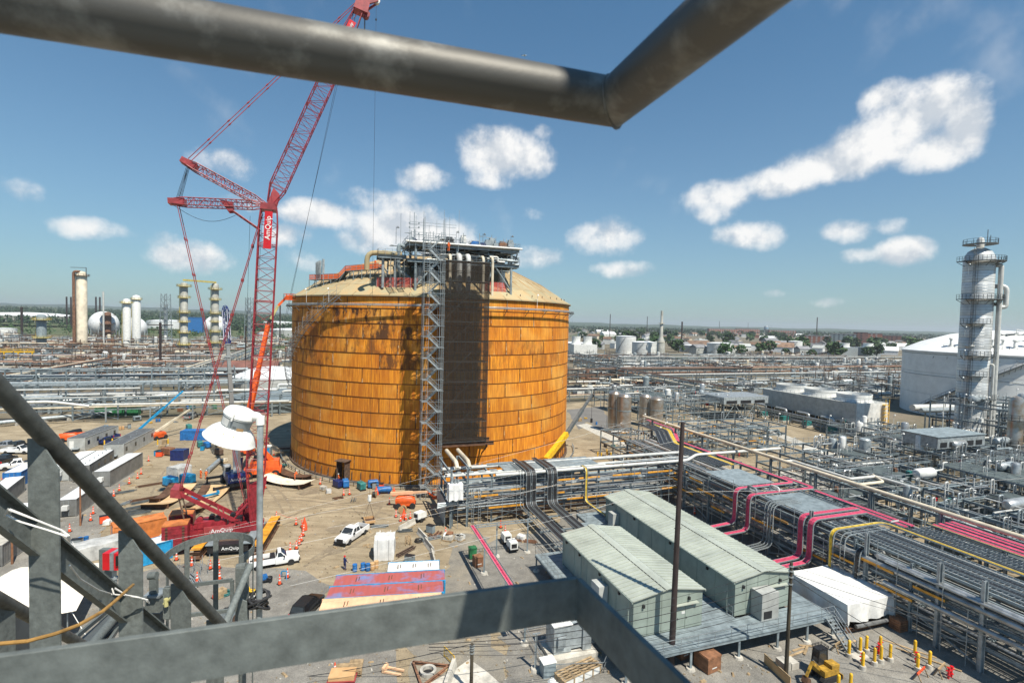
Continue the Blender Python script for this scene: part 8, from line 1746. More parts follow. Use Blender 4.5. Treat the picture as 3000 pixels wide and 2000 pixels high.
# ================================================================ loose yard equipment
def gen(label,x,y,rz,m,L=1.9,W=1.1,Hh=1.4,nm='welding_set'):
 o=thing(nm,label,'generator',(x,y,.03),rz);part('canopy',loft([sec(-L/2,W/2*.92,.25,Hh*.92),sec(-L/2+.12,W/2,.22,Hh),sec(L/2-.12,W/2,.22,Hh),sec(L/2,W/2*.92,.25,Hh*.9)]),m,o,local=True)
 mb=MB();mb.box(-L/2-.1,-W/2,.05,L/2+.1,W/2,.2);part('skid',mb,'black',o,local=True);mb=MB();mb.box(-L*.3,-W/2-.03,.5,L*.3,-W/2-.005,Hh*.75);part('louver',mb,'black',o,local=True);mb=MB();mb.cyl((L*.2,0,Hh),(L*.2,0,Hh+.3),.06,n=8);part('exhaust',mb,'galv',o,local=True);return o
GN=[(-30.91,96.01,'blue','blue welding set at the tank foot, nearest the access hood'),(-27.56,94.74,'teal','teal generator at the tank foot'),(-25.70,96.01,'blue','low blue welding set right of the teal generator'),(-32.31,95.75,'navy','small dark set left of the blue welding set'),(-60.95,96.09,'cyanblue','large cyan pump set beside the curved plates'),(-62.94,94.23,'cyanblue','small cyan pump set beside the large one'),(-74.83,122.69,'teal','teal compressor in front of the blue skip'),(-72.82,122.24,'blue','blue hopper-like set beside the teal compressor'),(-89.33,141.39,'teal','teal set behind the blue skip'),(-109.22,136.87,'cyanblue','cyan lettered water tank in the far left yard'),(-107.83,172.36,'teal','teal machine in the far yard behind the crane'),(-100.88,173.34,'green','green machine near the crane pendants in the far yard'),(-109.05,172.19,'blue','blue machine in the far yard behind the crane'),(-66.50,116.15,'brown','rusty machine near the blue mobile crane'),(-110.98,151.28,'steel','grey flatbed machine near the blue lift'),(-77.49,115.13,'woodbrown','brown crate stack left of the navy container')]
for i,(x,y,m_,lab) in enumerate(GN): gen(lab,x,y,random.uniform(0,3),m_,*((2.6,1.5,1.7) if 'large' in lab or 'crate' in lab else (1.9,1.1,1.4)))
mb=MB();o=thing('air_receiver','blue horizontal air tank at the tank foot','tank',(-22.81,92.88,.03),.2);mb.lathe([(.1,-1.4),(.5,-1.2),(.55,-1),(.55,1),(.5,1.2),(.1,1.4)],(0,0,.75),16,(1,0,0));part('shell',mb,'blue',o,local=True,smooth=True)
for sx in (-.8,.8): mb=MB();mb.box(sx-.1,-.4,0,sx+.1,.4,.4);part('foot',mb,'navy',o,local=True)
for i,(x,y,lab,m_) in enumerate([(-24.02,90.69,'wooden cable reel at the tank foot','wood'),(-17.45,83.57,'rusty cable reel beside the orange lift','rustplate'),(-55.67,77.35,'cable reel behind the orange container, left','wood'),(-54.29,77.10,'cable reel behind the orange container, middle','wood'),(-53.12,76.83,'cable reel behind the orange container, right','trailer'),(-27.45,51.75,'small brown hose reel by the floodlight pole','brown')]):
 o=thing('cable_reel',lab,'cable reel',(x,y,.03),random.uniform(0,3));
 for sy in (-.35,.35): mb=MB();mb.cyl((0,sy-.04,.6),(0,sy+.04,.6),.6,n=20);part('flange',mb,m_,o,local=True)
 mb=MB();mb.cyl((0,-.3,.6),(0,.3,.6),.4,n=16);part('drum',mb,'cableblack',o,local=True)
def curved_plate(label,p0,p1,wdt,sag,m,z=.35):
 p0,p1=V(*p0,0),V(*p1,0);d=(p1-p0).normalized();n=V(-d.y,d.x,0);o=thing('curved_plate',label,'steel plate',tuple(p0.lerp(p1,.5)));mb=MB();vs=[];k=12
 for i in range(k+1):
  f=i/k;c=p0.lerp(p1,f)+V(0,0,z+sag*(2*f-1)**2)
  vs +=[c-n*wdt/2,c+n*wdt/2,c+n*wdt/2-V(0,0,.06),c-n*wdt/2-V(0,0,.06)]
 mb.add(vs,[(4*i+j,4*i+4+j,4*i+4+(j+1) % 4,4*i+(j+1) % 4) for i in range(k) for j in range(4)]+[(0,1,2,3),(4*k,4*k+1,4*k+2,4*k+3)]);part('plate',mb,m,o,smooth=False)
 for f in (.12,.5,.88): c=p0.lerp(p1,f);mb=MB();h=z+sag*(2*f-1)**2-.07;mb.extr([c-n*wdt/2,c+n*wdt/2,c+n*wdt/2+V(0,0,h),c-n*wdt/2+V(0,0,h)],d*.2,0);part('cradle',mb,'rustdark',o)
 return o
dm('platepale',(.76,.68,.54),.7,0,.2,.5,rgb2=(.50,.27,.10),thr=(.30,.46))
curved_plate('pale curved tank plate on cradles left of the tank',(-47.40,98.33),(-37.24,94.78),3.2,.7,'platepale',.6);curved_plate('dark curved tank plate stacked behind the pale one',(-47.04,103.07),(-38.78,99.00),2.2,.6,'rustdark',.5);curved_plate('peach curved plate lying left of the crane mast',(-57.84,81.54),(-59.02,92.19),4.2,.9,'plateface');curved_plate('peach curved plate with a blue spreader bar behind the crane mast',(-51.28,80.10),(-52.36,92.19),3.8,.8,'plateface');curved_plate('dark curved plate beside the peach one at left',(-58.88,83.42),(-60.54,91.60),1.6,.9,'rustdark',.6);curved_plate('dark curved plate under the crane mast',(-51.74,80.81),(-54.40,91.09),1.4,.8,'rustdark',.6)
o=thing('spreader_bar','blue lifting spreader bar lying on a curved plate','beam',(-51.96,86.77,.8),.9);mb=MB();mb.box(-2.2,-.18,0,2.2,.18,.3);part('beam',mb,'cyanblue',o,local=True)
for sx in (-2,2): mb=MB();mb.box(sx-.15,-.25,.3,sx+.15,.25,.6);part('lug',mb,'cyanblue',o,local=True)
q=random.Random(8)
LS=[(-60.80,83.29),(-61.66,85.69),(-61.97,87.38),(-59.20,80.33),(-59.44,82.21),(-68.78,89.59),(-66.14,94.65),(-27.18,88.80),(-30.20,89.58),(-49.51,111.61),(-53.47,119.13),(-54.32,122.76),(-52.53,115.71),(-15.58,76.27),(-14.35,73.09),(-13.94,69.32),(-10.48,75.14),(-11.22,73.72),(-19.72,77.75),(-64.15,84.69),(-99.69,150.68),(-97.65,152.94),(-107.62,142.21),(-38.26,61.07),(-37.02,60.09),(-11.24,74.49),(2.70,73.69)]
for i,(x,y) in enumerate(LS):
 l=q.uniform(2.5,7) if i <7 else q.uniform(1.5,3.5);a=(.75 if i <7 else q.uniform(0,3));o=thing('steel_bundle','bundle of steel or timber lengths on the yard ground, '+nth(i)+' of them','bundle',(x,y,.03),a,'bundles of material on the ground');m_=q.choice(('rustdark','brown','wood','steel_dark') if i <16 else ('wood','rustpipe','galv','steel_light'))
 for k in range(5): mb=MB();yy=-.4+.2*k;mb.beam((-l/2+q.uniform(-.3,.3),yy,.1+.12*(k % 2)),(l/2+q.uniform(-.3,.3),yy+q.uniform(-.08,.08),.1+.12*(k % 2)),.1);part('length',mb,m_,o,local=True)
for i,(x,y,a) in enumerate([(-15.50,77.75,1.1),(-12.44,74.10,-1.05),(-10.93,70.70,-1.1),(-9.83,67.21,-1.3),(-49.69,72.88,.5),(-49.42,74.76,.5)]):
 o=thing('jersey_barrier','pale concrete road barrier, '+(nth(i)+' along the storage area beside the containers' if i <4 else ('left' if i ==4 else 'right')+' one behind the orange container'),'barrier',(x,y,.03),a,'concrete road barriers');mb=MB();mb.extr([(-1.9,-.3,0),(-1.9,.3,0),(-1.9,.14,.35),(-1.9,.09,.85),(-1.9,-.09,.85),(-1.9,-.14,.35)],(3.8,0,0),0);part('block',mb,'concrete',o,local=True)
o=thing('portable_toilet','blue portable toilet cabin left of the tank','toilet',(-55.34,116.60,.03),.1);mb=MB();mb.box(-.6,-.6,0,.6,.6,2.1);part('cabin',mb,'steel',o,local=True);mb=MB();mb.extr([(-.62,-.62,2.1),(.62,-.62,2.1),(.5,-.62,2.35),(-.5,-.62,2.35)],(0,1.24,0),0);part('roof',mb,'whitepaint',o,local=True);mb=MB();mb.box(-.4,-.63,.1,.4,-.605,1.9);part('door',mb,'cyanblue',o,local=True)
mb=MB();mb.tube([(-60.80,102.07,.5),(-62.94,110.18,.5)],.5,14);solo('pipe_length',mb,'steel_light','short grey pipe length lying near two workers','pipe',None,(-62.87,107.40,0),True)
CN=[(-32.60,77.74),(-31.32,76.81),(-29.89,73.79),(-29.44,72.03),(-29.28,70.96),(-29.08,69.52),(-29.67,68.88),(-30.54,75.63),(-36.60,79.85),(-37.29,63.31),(-36.34,63.53),(-34.71,60.82),(-33.02,56.78),(-37.07,60.24),(-26.86,61.67),(-27.10,60.09),(-43.00,65.50),(-40.71,63.83),(-40.09,64.04),(-77.27,106.50),(-73.11,100.67),(-71.81,97.94),(-71.07,94.80),(-69.95,90.91),(-68.73,88.05),(-65.77,80.06),(-63.98,77.39),(-63.65,73.30),(-78.11,109.80),(-18.13,81.82),(-16.99,79.99),(-16.28,80.57),(-15.67,81.15),(-36.18,97.18),(-28.81,91.74),(-29.74,91.33),(-8.63,63.71),(-20.51,87.31),(-24.22,92.78),(-21.04,93.01),(31.86,86.26),(18.97,77.05),(-0.35,76.77),(-1.08,78.46),(-52.60,108.78),(-54.19,116.71),(-15.14,44.66),(-9.22,75.21),(-45.27,94.18)]
c0=None
for i,(x,y) in enumerate(CN):
 lab='orange traffic cone with white bands, '+nth(i)+' of those set out round the yard'
 if c0 is None:
  c0=thing('traffic_cone',lab,'traffic cone',(x,y,.03),0,'orange traffic cones in the yard');mb=MB();mb.box(-.27,-.27,0,.27,.27,.06);part('base',mb,'black',c0,local=True)
  for z0,z1,r0,r1_,m_ in ((.06,.45,.19,.14,'conered'),(.45,.62,.14,.12,'whitepaint'),(.62,.82,.12,.095,'conered'),(.82,.95,.095,.08,'whitepaint'),(.95,1.2,.08,.05,'conered')): mb=MB();mb.cyl((0,0,z0),(0,0,z1),r0,r1_,n=12);part('band',mb,m_,c0,local=True)
 else: copy_tree(c0,(x,y,.03),i,lab)
TP=[(CN[0],CN[1]),(CN[1],CN[2]),(CN[2],CN[3]),(CN[3],CN[4]),(CN[4],CN[5]),(CN[5],CN[6]),(CN[8],CN[0])]
for i,(a,b) in enumerate(TP): mb=MB();mb.tube([V(*a,1.05),V((a[0]+b[0])/2,(a[1]+b[1])/2,.8),V(*b,1.05)],.02,4);solo('barrier_tape',mb,'conered','red barrier tape between cones in front of the crane, span '+nth(i),'tape','barrier tape spans',(a[0],a[1],1))
for i,(x,y,h) in enumerate([(-30.93,76.83,1.6),(-30.54,75.87,1.5),(-24.04,92.08,1.5),(-16.76,81.35,1.6),(-20.80,91.96,1.4)]):
 mb=MB();mb.lathe([(.45,.05),(.38,.5),(.2,1.0),(.06,h)],(x,y,0),8);solo('orange_cover',mb,'conered','orange cloth-covered marker cone, '+nth(i)+' of the covered ones','marker','covered markers',(x,y,0))
for i,(x,y) in enumerate([(-96.10,120.39),(-95.61,122.16),(-84.84,122.36),(-83.03,123.41),(21.01,120.57),(21.79,120.11),(23.43,121.32),(24.09,120.31),(70.41,143.34),(69.67,140.42),(68.27,136.23),(68.54,120.05),(70.04,120.18),(71.23,120.28),(23.69,123.54)]): copy_tree(BOLL,(x,y,.0),0,'yellow safety bollard in the yards away from the excavator, '+nth(i)+' counted left to right')
# ================================================================ workers
def person(label,x,y,rz,z=.03,suit='hivis',hat='whitepaint',bend=0.0,arm=.3):
 o=thing('person',label,'person',(x,y,z),rz);pel,ch,nk,hd=V(0,0,.95),V(bend*.5,0,1.38-bend*.12),V(bend*.62,0,1.52-bend*.2),V(bend*.75,0,1.68-bend*.25)
 mb=MB();me=bpy.data.meshes.new('body');sh=ch+V(0,0,.05)
 vs=[pel,pel.lerp(ch,.5),ch,nk,hd,hd+V(.0,0,.09),sh+V(0,.2,0),sh+V(arm*.35,.27,-.28),sh+V(arm*1.0,.24,-.48),sh+V(0,-.2,0),sh+V(arm*.3,-.28,-.28),sh+V(arm*.8,-.25,-.5),pel+V(0,.1,-.06),V(.05,.12,.5),V(-.02,.13,.08),V(.12,.13,.04),pel+V(0,-.1,-.06),V(.08,-.12,.5),V(.0,-.13,.08),V(.14,-.13,.04)]
 ed=[(0,1),(1,2),(2,3),(3,4),(4,5),(2,6),(6,7),(7,8),(2,9),(9,10),(10,11),(0,12),(12,13),(13,14),(14,15),(0,16),(16,17),(17,18),(18,19)]
 rd=[.16,.16,.18,.065,.10,.08,.085,.06,.045,.085,.06,.045,.11,.075,.055,.045,.11,.075,.055,.045]
 me.from_pydata([tuple(v) for v in vs],ed,[]);b=bpy.data.objects.new('body',me);COL.objects.link(b);b.parent=o;me.materials.append(M[suit]);md=b.modifiers.new('skin','SKIN');b.modifiers.new('sub','SUBSURF').levels=1
 for i,v in enumerate(me.skin_vertices[0].data): v.radius=(rd[i],rd[i]*.85);v.use_root=(i ==0)
 mb=MB();mb.lathe([(.02,-.11),(.085,-.08),(.1,0),(.09,.08),(.02,.1)],hd+V(0,0,.02),12);part('head',mb,'skin',o,local=True,smooth=True);mb=MB();mb.lathe([(.15,.0),(.125,.01),(.12,.06),(.08,.12),(.01,.14)],hd+V(0,0,.05),14);part('hard_hat',mb,hat,o,local=True,smooth=True)
 for sy in (.125,-.125): mb=MB();mb.box(-.06,sy-.05,0,.2,sy+.05,.1);part('boot',mb,'brown',o,local=True)
 return o
person('worker in orange overalls and white hat left of the short pipe',-60.24,98.99,1.2);person('worker in orange overalls with back to camera right of the first',-58.88,98.51,1.9,bend=.15);person('worker in orange standing at the tank foot by the sets',-33.02,98.21,.4);person('worker in orange bending over the pale curved plate',-41.08,97.20,.3,z=.9,bend=.5);person('worker in orange climbing the top of the stair tower',pf(-4.9,-7.6,0).x,pf(-4.9,-7.6,0).y,1.2,z=44.4);person('worker in red hat beside the red containers',-20.60,63.97,1.0,suit='navy',hat='redbox');person('worker in orange on the roof walkway',tk(-107,TR-5.2).x,tk(-107,TR-5.2).y,1.0,z=42.1)
for i,(x,y,lab) in enumerate([(-29.56,57.57,'heap of tools with a yellow hose by the floodlight pole'),(-28.99,60.55,'blue trolley of tools by the white single-cab pickup'),(-27.94,55.60,'purple-wrapped goods by the floodlight pole')]):
 o=thing('tool_cart',lab,'cart',(x,y,.03),.4);mm=('yellow','blue','tarpgrey')[i];mb=MB();mb.rbox(0,0,.25,1.5,.9,.1);part('deck',mb,'black',o,local=True);mb=MB();mb.rbox(-.2,.1,.36,.8,.6,.5,.3,.8);part('load',mb,mm,o,local=True);mb=MB();mb.lathe([(.3,0),(.36,.1),(.3,.2)],(.4,0,.36),12,caps=False);part('hose_coil',mb,'yellow' if i ==0 else 'black',o,local=True);wheels(o,(.5,-.5),.4,.15,'galv')
o=thing('hand_trestle','blue steel trestle with cones beside it on the gravel','trestle',(-27.18,61.50,.03));mb=MB();mb.beam((-.3,0,.9),(.3,0,.9),.1);
for sx in (-.3,.3): mb.beam((sx,0,.9),(sx*1.5,.4,0),.07);mb.beam((sx,0,.9),(sx*1.5,-.4,0),.07)
part('frame',mb,'cyanblue',o,local=True)
o=thing('light_scaffold','loose scaffold frames stacked below the ladder cage','scaffold',(-38.95,61.90,.03),.4)
for k in range(6): mb=MB();xx=-2+k*.8;mb.beam((xx,-.7,0),(xx,-.7,1.9),.05);mb.beam((xx,.7,0),(xx,.7,1.9),.05);mb.beam((xx,-.7,1.0),(xx,.7,1.0),.05);mb.beam((xx,-.7,1.8),(xx+.8,.7,.2),.04);part('frame',mb,'galv',o,local=True)
SG=[(-32.75,92.17),(-34.33,93.87),(-48.19,108.65),(-47.96,107.20),(-25.36,95.65),(-23.83,95.01),(-70.14,122.50),(-62.13,110.51),(-72.43,119.77),(-17.64,63.94),(-19.22,63.70),(-17.11,64.14),(-12.72,65.95),(-12.77,72.74),(-11.59,76.02),(-8.95,73.85),(-8.51,73.42),(-7.00,73.51),(-84.78,125.01),(-82.34,120.05),(-79.35,114.39),(-81.70,119.29),(-78.28,114.87),(-78.23,113.38),(-108.47,167.21),(-100.43,161.20),(-104.80,175.45),(-104.33,150.11),(-104.83,148.09),(-105.39,140.70),(-106.51,138.86),(-60.26,76.06),(-61.27,76.67),(-58.90,69.47),(-58.47,68.40),(-32.46,56.97),(-32.11,57.45),(-29.08,52.45),(-28.74,52.86),(-8.49,74.11),(-6.88,73.68),(2.04,74.18),(13.06,78.71),(22.85,167.15),(25.46,171.65),(27.49,161.81),(25.09,132.01),(27.26,133.51),(65.58,135.97),(64.53,137.19),(62.46,115.06),(63.88,114.04),(66.96,115.43)]
KD=[('oil drum','steel drum'),('crate','timber crate'),('rolled hose','hose coil'),('cabinet','tool cabinet'),('pallet load','pallet of sacks')]
for i,(x,y) in enumerate(SG):
 k=q.randrange(5);m_=q.choice((('blue','black','rustplate','green'),('wood','woodbrown','wood','woodbrown'),('black','yellow','conered','teal'),('cyanblue','steel','conered','galv'),('whitepaint','tarpgrey','cream','concrete'))[k]);a=q.uniform(0,3)
 o=thing(KD[k][1].replace(' ','_'),'%s %s left on the site ground, %s of the scattered goods'%({'rustplate':'rusty','woodbrown':'brown','wood':'pale','conered':'orange','cyanblue':'bright blue','whitepaint':'white','tarpgrey':'grey','galv':'silver','steel':'grey'}.get(m_,m_),KD[k][1],nth(i)),KD[k][1].split()[-1],(x,y,.04),a,'goods scattered over the site')
 if k==0:
  for j in range(q.choice((1,2))): mb=MB();mb.lathe([(.29,0),(.3,.02),(.29,.3),(.31,.32),(.29,.34),(.29,.58),(.31,.6),(.29,.62),(.3,.88),(.27,.89)],(j*.65,0,0),14);part('barrel',mb,m_,o,local=True,smooth=True)
 elif k==1:
  w=q.uniform(.8,1.6)
  for z in np.arange(.02,w*.7,.22): mb=MB();mb.box(-w/2,-w*.4,z,w/2,w*.4,z+.19);part('plank',mb,m_,o,local=True)
 elif k==2:
  for j in range(4): mb=MB();mb.tube([((.5+.05*(j%2))*math.cos(t),(.5+.05*(j%2))*math.sin(t),.05+.09*j) for t in np.linspace(0,6.0,16)],.045,6,closed=True);part('turn',mb,m_,o,local=True)
 elif k==3:
  mb=MB();mb.box(-.6,-.35,.08,.6,.35,1.1);part('case',mb,m_,o,local=True);mb=MB();mb.box(-.62,-.37,1.11,.62,.37,1.17);part('lid',mb,'black',o,local=True)
  for j in (-.45,.45): mb=MB();mb.box(j-.06,-.3,0,j+.06,.3,.08);part('foot',mb,'black',o,local=True)
 else:
  mb=MB();mb.box(-.6,-.5,0,.6,.5,.14);part('pallet',mb,'wood',o,local=True)
  for j in range(6): mb=MB();mb.rbox(-.3+.6*(j%2),.0,.15+.2*(j//2),.56,.86,.19,.05*j,.94);part('sack',mb,m_,o,local=True)
mb=MB();mb.tube([(-112.90,128.99,.6),(-113.49,132.00,.6),(-113.01,133.65,.6)],.75,14);solo('black_hose',mb,'black','fat black corrugated duct lying beside the site offices','duct',None,(-114.41,133.08,0),True)
o=gthing('drum_rack','yellow steel frame holding silver drums at far left','drum rack',-180,379)
for j in range(4): mb=MB();mb.lathe([(.3,-7),(2.2,-6),(2.3,0),(2.2,6),(.3,7)],gp(-190+j*6.5,379,4),14,tuple(GY));part('drum',mb,'insul',o,smooth=True)
for j in range(5): mb=MB();mb.beam(gp(-193+j*6.5,372,0),gp(-193+j*6.5,372,8),.6);part('post',mb,'yellow',o)
mb=MB();mb.beam(gp(-194,372,8),gp(-166,372,8),.8,.8);mb.rail([gp(-194,371.5,8.4),gp(-166,371.5,8.4)],1.3,.1,3);part('walkway',mb,'yellow',o)
# ================================================================ far storage tanks and landmarks
def dtank(label,x,y,r,h,m='whitepaint',rise=None,n=40,name='storage_tank',rim=None):
 o=thing(name,label,'tank',(x,y,0));k=max(2,int(h/3));rise=r*.08 if rise is None else rise
 for i in range(k): mb=MB();mb.lathe([(r,h*i/k+.03),(r+.02,h*(i+.5)/k),(r,h*(i+1)/k-.03)],(x,y,0),n,caps=False);part('shell_course',mb,m,o,smooth=True)
 mb=MB();mb.lathe([(r+.25,h-.2),(r+.25,h),(r*.55,h+rise*.75),(.2,h+rise)],(x,y,0),n,caps=False);part('roof',mb,rim or 'roofwhite',o,smooth=True)
 mb=MB();prev=None
 for i in range(12):
  a=R(200+i*5);p=V(x+(r+.6)*math.cos(a),y+(r+.6)*math.sin(a),.5+i*h/12)
  if prev is not None: mb.beam(prev,p,.4,.25);mb.beam(prev+V(0,0,1.1),p+V(0,0,1.1),.12)
  prev=p
 part('stair',mb,'steel',o);return o
dtank('white storage tank just right of the big tank, left of the brown stack',137.8,533.4,12.3,14.4);dtank('white storage tank behind the first one, only its top showing',128,575,11,19);dtank('low wide white tank left of the mottled tank',227.9,633.4,15,8.5);dtank('mottled white tank right of the low wide tank',246,604.8,14.8,12.9);dtank('beige low tank far behind the stack',78,640,16,8,'trailer')
for i,(px_,py_,pz_,r,h) in enumerate([(360.50,717.37,0,6.5,11),(360.71,697.77,0,6.8,12),(418.93,786.47,0,6,8),(385.66,696.57,0,8.5,15)]): dtank('small white tank before the right-hand town, '+nth(i)+' from the left',px_,py_,r,h)
dtank('white tank at the far left edge of the refinery',-570.5,574.2,11,11);dtank('pale green wide tank on the far left',-1142,1209,95,20,'colgrey');dtank('white tank in front of the woods at left',-714,1059.6,36,17,'roofwhite');dtank('white flat building-like tank right of the crane boom',-585,1279.5,40,17);dtank('white domed tank behind the left edge of the big tank',-112,240,17,4.2,'trailer',4.5);dtank('low blue-grey tank with white rim left of the big tank',-82,182,15,4.2,'steel',.6,rim='steel');dtank('white tank between the spheres',-300,620,8,12);dtank('grey wide tank right of the linked columns',-360,830,30,11,'trailer')
o=thing('cooling_tower','pale cooling tower block with two flared stacks right of the big tank','cooling tower',(70,509,0));mb=MB();mb.rbox(70,509,0,25,16,11.5,.3);part('basin_block',mb,'whitepaint',o)
for dx in (-6.5,5.5): mb=MB();mb.lathe([(4.9,11.5),(4.1,14),(4.2,17.5),(4.6,19.5),(4.3,19.5)],(70+dx,509+dx*.3,0),24,caps=False);part('fan_stack',mb,'whitepaint',o,smooth=True)
for i,(u,v) in enumerate([(410.26,631.49),(449.29,645.62)]):
 o=thing('cooling_tower','grey cooling tower box with round top before the town, '+('left' if i ==0 else 'right')+' of two','cooling tower',(u,v,0));mb=MB();mb.rbox(u,v,0,26,16,11,.35);part('block',mb,'steel_light',o);mb=MB();mb.lathe([(6,11),(5.2,13),(5.6,16)],(u,v,0),20,caps=False);part('fan_stack',mb,'whitepaint',o,smooth=True)
o=thing('flare_stack','slender brown-grey stack on a wide base right of the tank','stack',(148.5,510.2,0));mb=MB();mb.lathe([(3.9,0),(3.9,15),(2.9,18),(1.7,21),(1.6,34),(1.25,34.5),(1.2,46.6)],(148.5,510.2,0),18);part('shaft',mb,'colgrey',o,smooth=True)
for z in (15,34): mb=MB();mb.lathe([(2,z),(4.2 if z <20 else 3,z),(4.2 if z <20 else 3,z+.5),(2,z+.5)],(148.5,510.2,0),14,caps=False);part('platform',mb,'cream',o)
o=thing('brick_shed','low red brick sheds between the crane and the tank','building',(-142,275,0));mb=MB();mb.rbox(-142,275,0,30,16,5,GA);part('wall',mb,'brick',o);mb=MB();mb.extr([gp(-60,293.5,5),gp(-60,310.5,5),gp(-60,302,8)],GX*31,0);part('roof',mb,'brickdark',o)
for i,(x,y,w,d,h,m_,lab) in enumerate([(-1120,1050,90,40,14,'trailerdark','grey low shed at the far left edge'),(-560,900,30,30,26,'blue','blue industrial block left of the linked columns'),(-330,900,30,24,22,'steel','blue-grey block right of the linked columns'),(-380,1150,110,40,15,'whitepaint','long white warehouse right of the crane boom'),(-240,760,60,30,9,'steel_light','grey shed behind the blue boom')]):
 o=thing('industrial_shed',lab,'building',(x,y,0));mb=MB();mb.rbox(x,y,0,w,d,h,.4);part('wall',mb,m_,o);mb=MB();mb.rbox(x,y,h,w+1,d+1,.8,.4);part('roof',mb,'roofwhite' if m_ != 'blue' else 'blue',o)
for i,(x,y,h,w,lab) in enumerate([(-616.11,642.95,36,.9,'stout dark pole at the far left'),(-798.09,917.09,58,.9,'left of a pair of tall dark poles by the cream column'),(-794.95,922.42,58,.9,'right of a pair of tall dark poles by the cream column'),(-776.07,954.54,60,.9,'left of the poles above the first sphere'),(-772.98,959.78,60,.9,'right of the poles above the first sphere'),(-195.66,284.56,27,.45,'dark pole with cross-arms in the refinery centre-left'),(-287.66,634.05,46,.6,'dark pole between the crane and the tank'),(-157.36,302.23,26,.25,'thin pole behind the crane boom'),(220.61,1158.26,55,.7,'thin dark mast right of the tank'),(357.13,1358.61,55,.7,'thin mast left of the flare stack'),(233.61,705.71,38,.8,'brown mast right of the flare stack'),(1523.14,3771.95,75,1.3,'chimney mast at the brick mill, left'),(2060.42,4480.50,75,1.3,'chimney mast at the brick mill, centre'),(4333.26,8583.44,75,1.2,'chimney mast near the water tower'),(765.42,1288.18,62,.8,'thin mast in the right-hand town'),(1019.74,8731.73,90,1.2,'pylon-like mast at the tank edge')]):
 o=thing('skyline_pole',lab,'pole',(x,y,0));mb=MB();mb.beam((x,y,0),(x,y,h),w*2);part('shaft',mb,'polebrown',o)
 if i in (0,5): mb=MB();mb.beam((x-7,y,h*.95),(x+7,y,h*.95),.5);mb.beam((x-5,y,h*.85),(x+5,y,h*.85),.4);part('cross_arm',mb,'polebrown',o)
# ================================================================ town, mills, woods and hills
q=random.Random(21)
def house(label,x,y,w,d,h,rz,wm_,rm):
 o=thing('house',label,'house',(x,y,0),rz,'houses of the far town');mb=MB();mb.box(-w/2,-d/2,0,w/2,d/2,h);part('wall',mb,wm_,o,local=True);mb=MB();mb.extr([(-w/2-.4,-d/2-.5,h),(-w/2-.4,d/2+.5,h),(-w/2-.4,0,h+d*.34)],(w+.8,0,0),0);part('roof',mb,rm,o,local=True)
 for xx in (-w*.28,w*.28): mb=MB();mb.box(xx-.8,-d/2-.06,h*.5,xx+.8,-d/2-.01,h*.5+1.6);part('window',mb,'glass',o,local=True)
dm('roofbrown',(.24,.15,.10),.8,0,.25,.2,obj=.3);dm('roofgrey',(.22,.22,.23),.8,0,.2,.2,obj=.3)
HS_=[]
for i in range(120):
 d=620+1500*(i/120)**1.35+q.uniform(-30,30);b=math.atan((q.uniform(1690,2650)-1500)/1500);HS_.append((d*math.tan(b),d))
HS_.sort(key=lambda p: p[0]/p[1])
for i,(x,y) in enumerate(HS_):
 big=q.random()<.2;house(('pale flat-sided shed' if big else q.choice(('white house','cream house','brown-roofed house','small terraced house')))+' in the far right-hand town, '+nth(i)+' from the left',x,y,q.uniform(22,46) if big else q.uniform(10,20),q.uniform(12,20) if big else q.uniform(8,12),q.uniform(5,7) if big else q.uniform(5,9),q.uniform(0,3),q.choice(('whitepaint','cream','trailer','brick','roofwhite','whitepaint')),q.choice(('roofbrown','roofgrey','roofwhite','roofwhite') if big else ('roofbrown','roofgrey','roofgrey','trailer')))
def mill(label,x,y,w,d,h,rz,m_,rows):
 o=thing('brick_building',label,'building',(x,y,0),rz);mb=MB();mb.box(-w/2,-d/2,0,w/2,d/2,h);part('wall',mb,m_,o,local=True);mb=MB();mb.box(-w/2-.5,-d/2-.5,h,w/2+.5,d/2+.5,h+1.0);part('roof',mb,'roofgrey',o,local=True)
 for r_ in range(rows):
  z=h*(r_+.35)/rows
  for k in range(int(w/9)): xx=-w/2+4.5+k*9;mb=MB();mb.box(xx-1.8,-d/2-.15,z,xx+1.8,-d/2-.02,z+h/rows*.5);part('window',mb,'glass' if m_ != 'brick' else 'trailer',o,local=True)
mill('long red brick mill on the far skyline, left block',880,2150,110,40,24,-.2,'brick',3);mill('red brick mill with chimney on the far skyline, centre block',1000,2180,90,40,27,-.25,'brick',3);mill('red brick mill right of the pale blue water tower',1130,2150,100,40,24,-.3,'brick',3)
for i,(px_,w,h,m_) in enumerate([(2395,50,17,'brick'),(2470,46,22,'steel'),(2520,26,27,'brickdark'),(2556,34,25,'brick'),(2606,40,21,'brickdark'),(2650,36,20,'brick')]): d=1150+i*20;mill('brown apartment block in the town before the right skyline, '+nth(i)+' from the left',d*(px_-1500)/1500,d,w,24,h,-.5,m_,5)
o=thing('water_tower','pale blue water tower on the far skyline','water tower',(1085,2190,0));mb=MB();mb.lathe([(2,0),(2,18),(8,22),(8.5,24),(8.5,38),(7,40),(.3,41)],(1085,2190,0),20);part('tank',mb,'steel_light',o,smooth=True);mb=MB();mb.lathe([(8.6,30),(8.7,31),(8.6,32)],(1085,2190,0),20,caps=False);part('band',mb,'cyanblue',o)
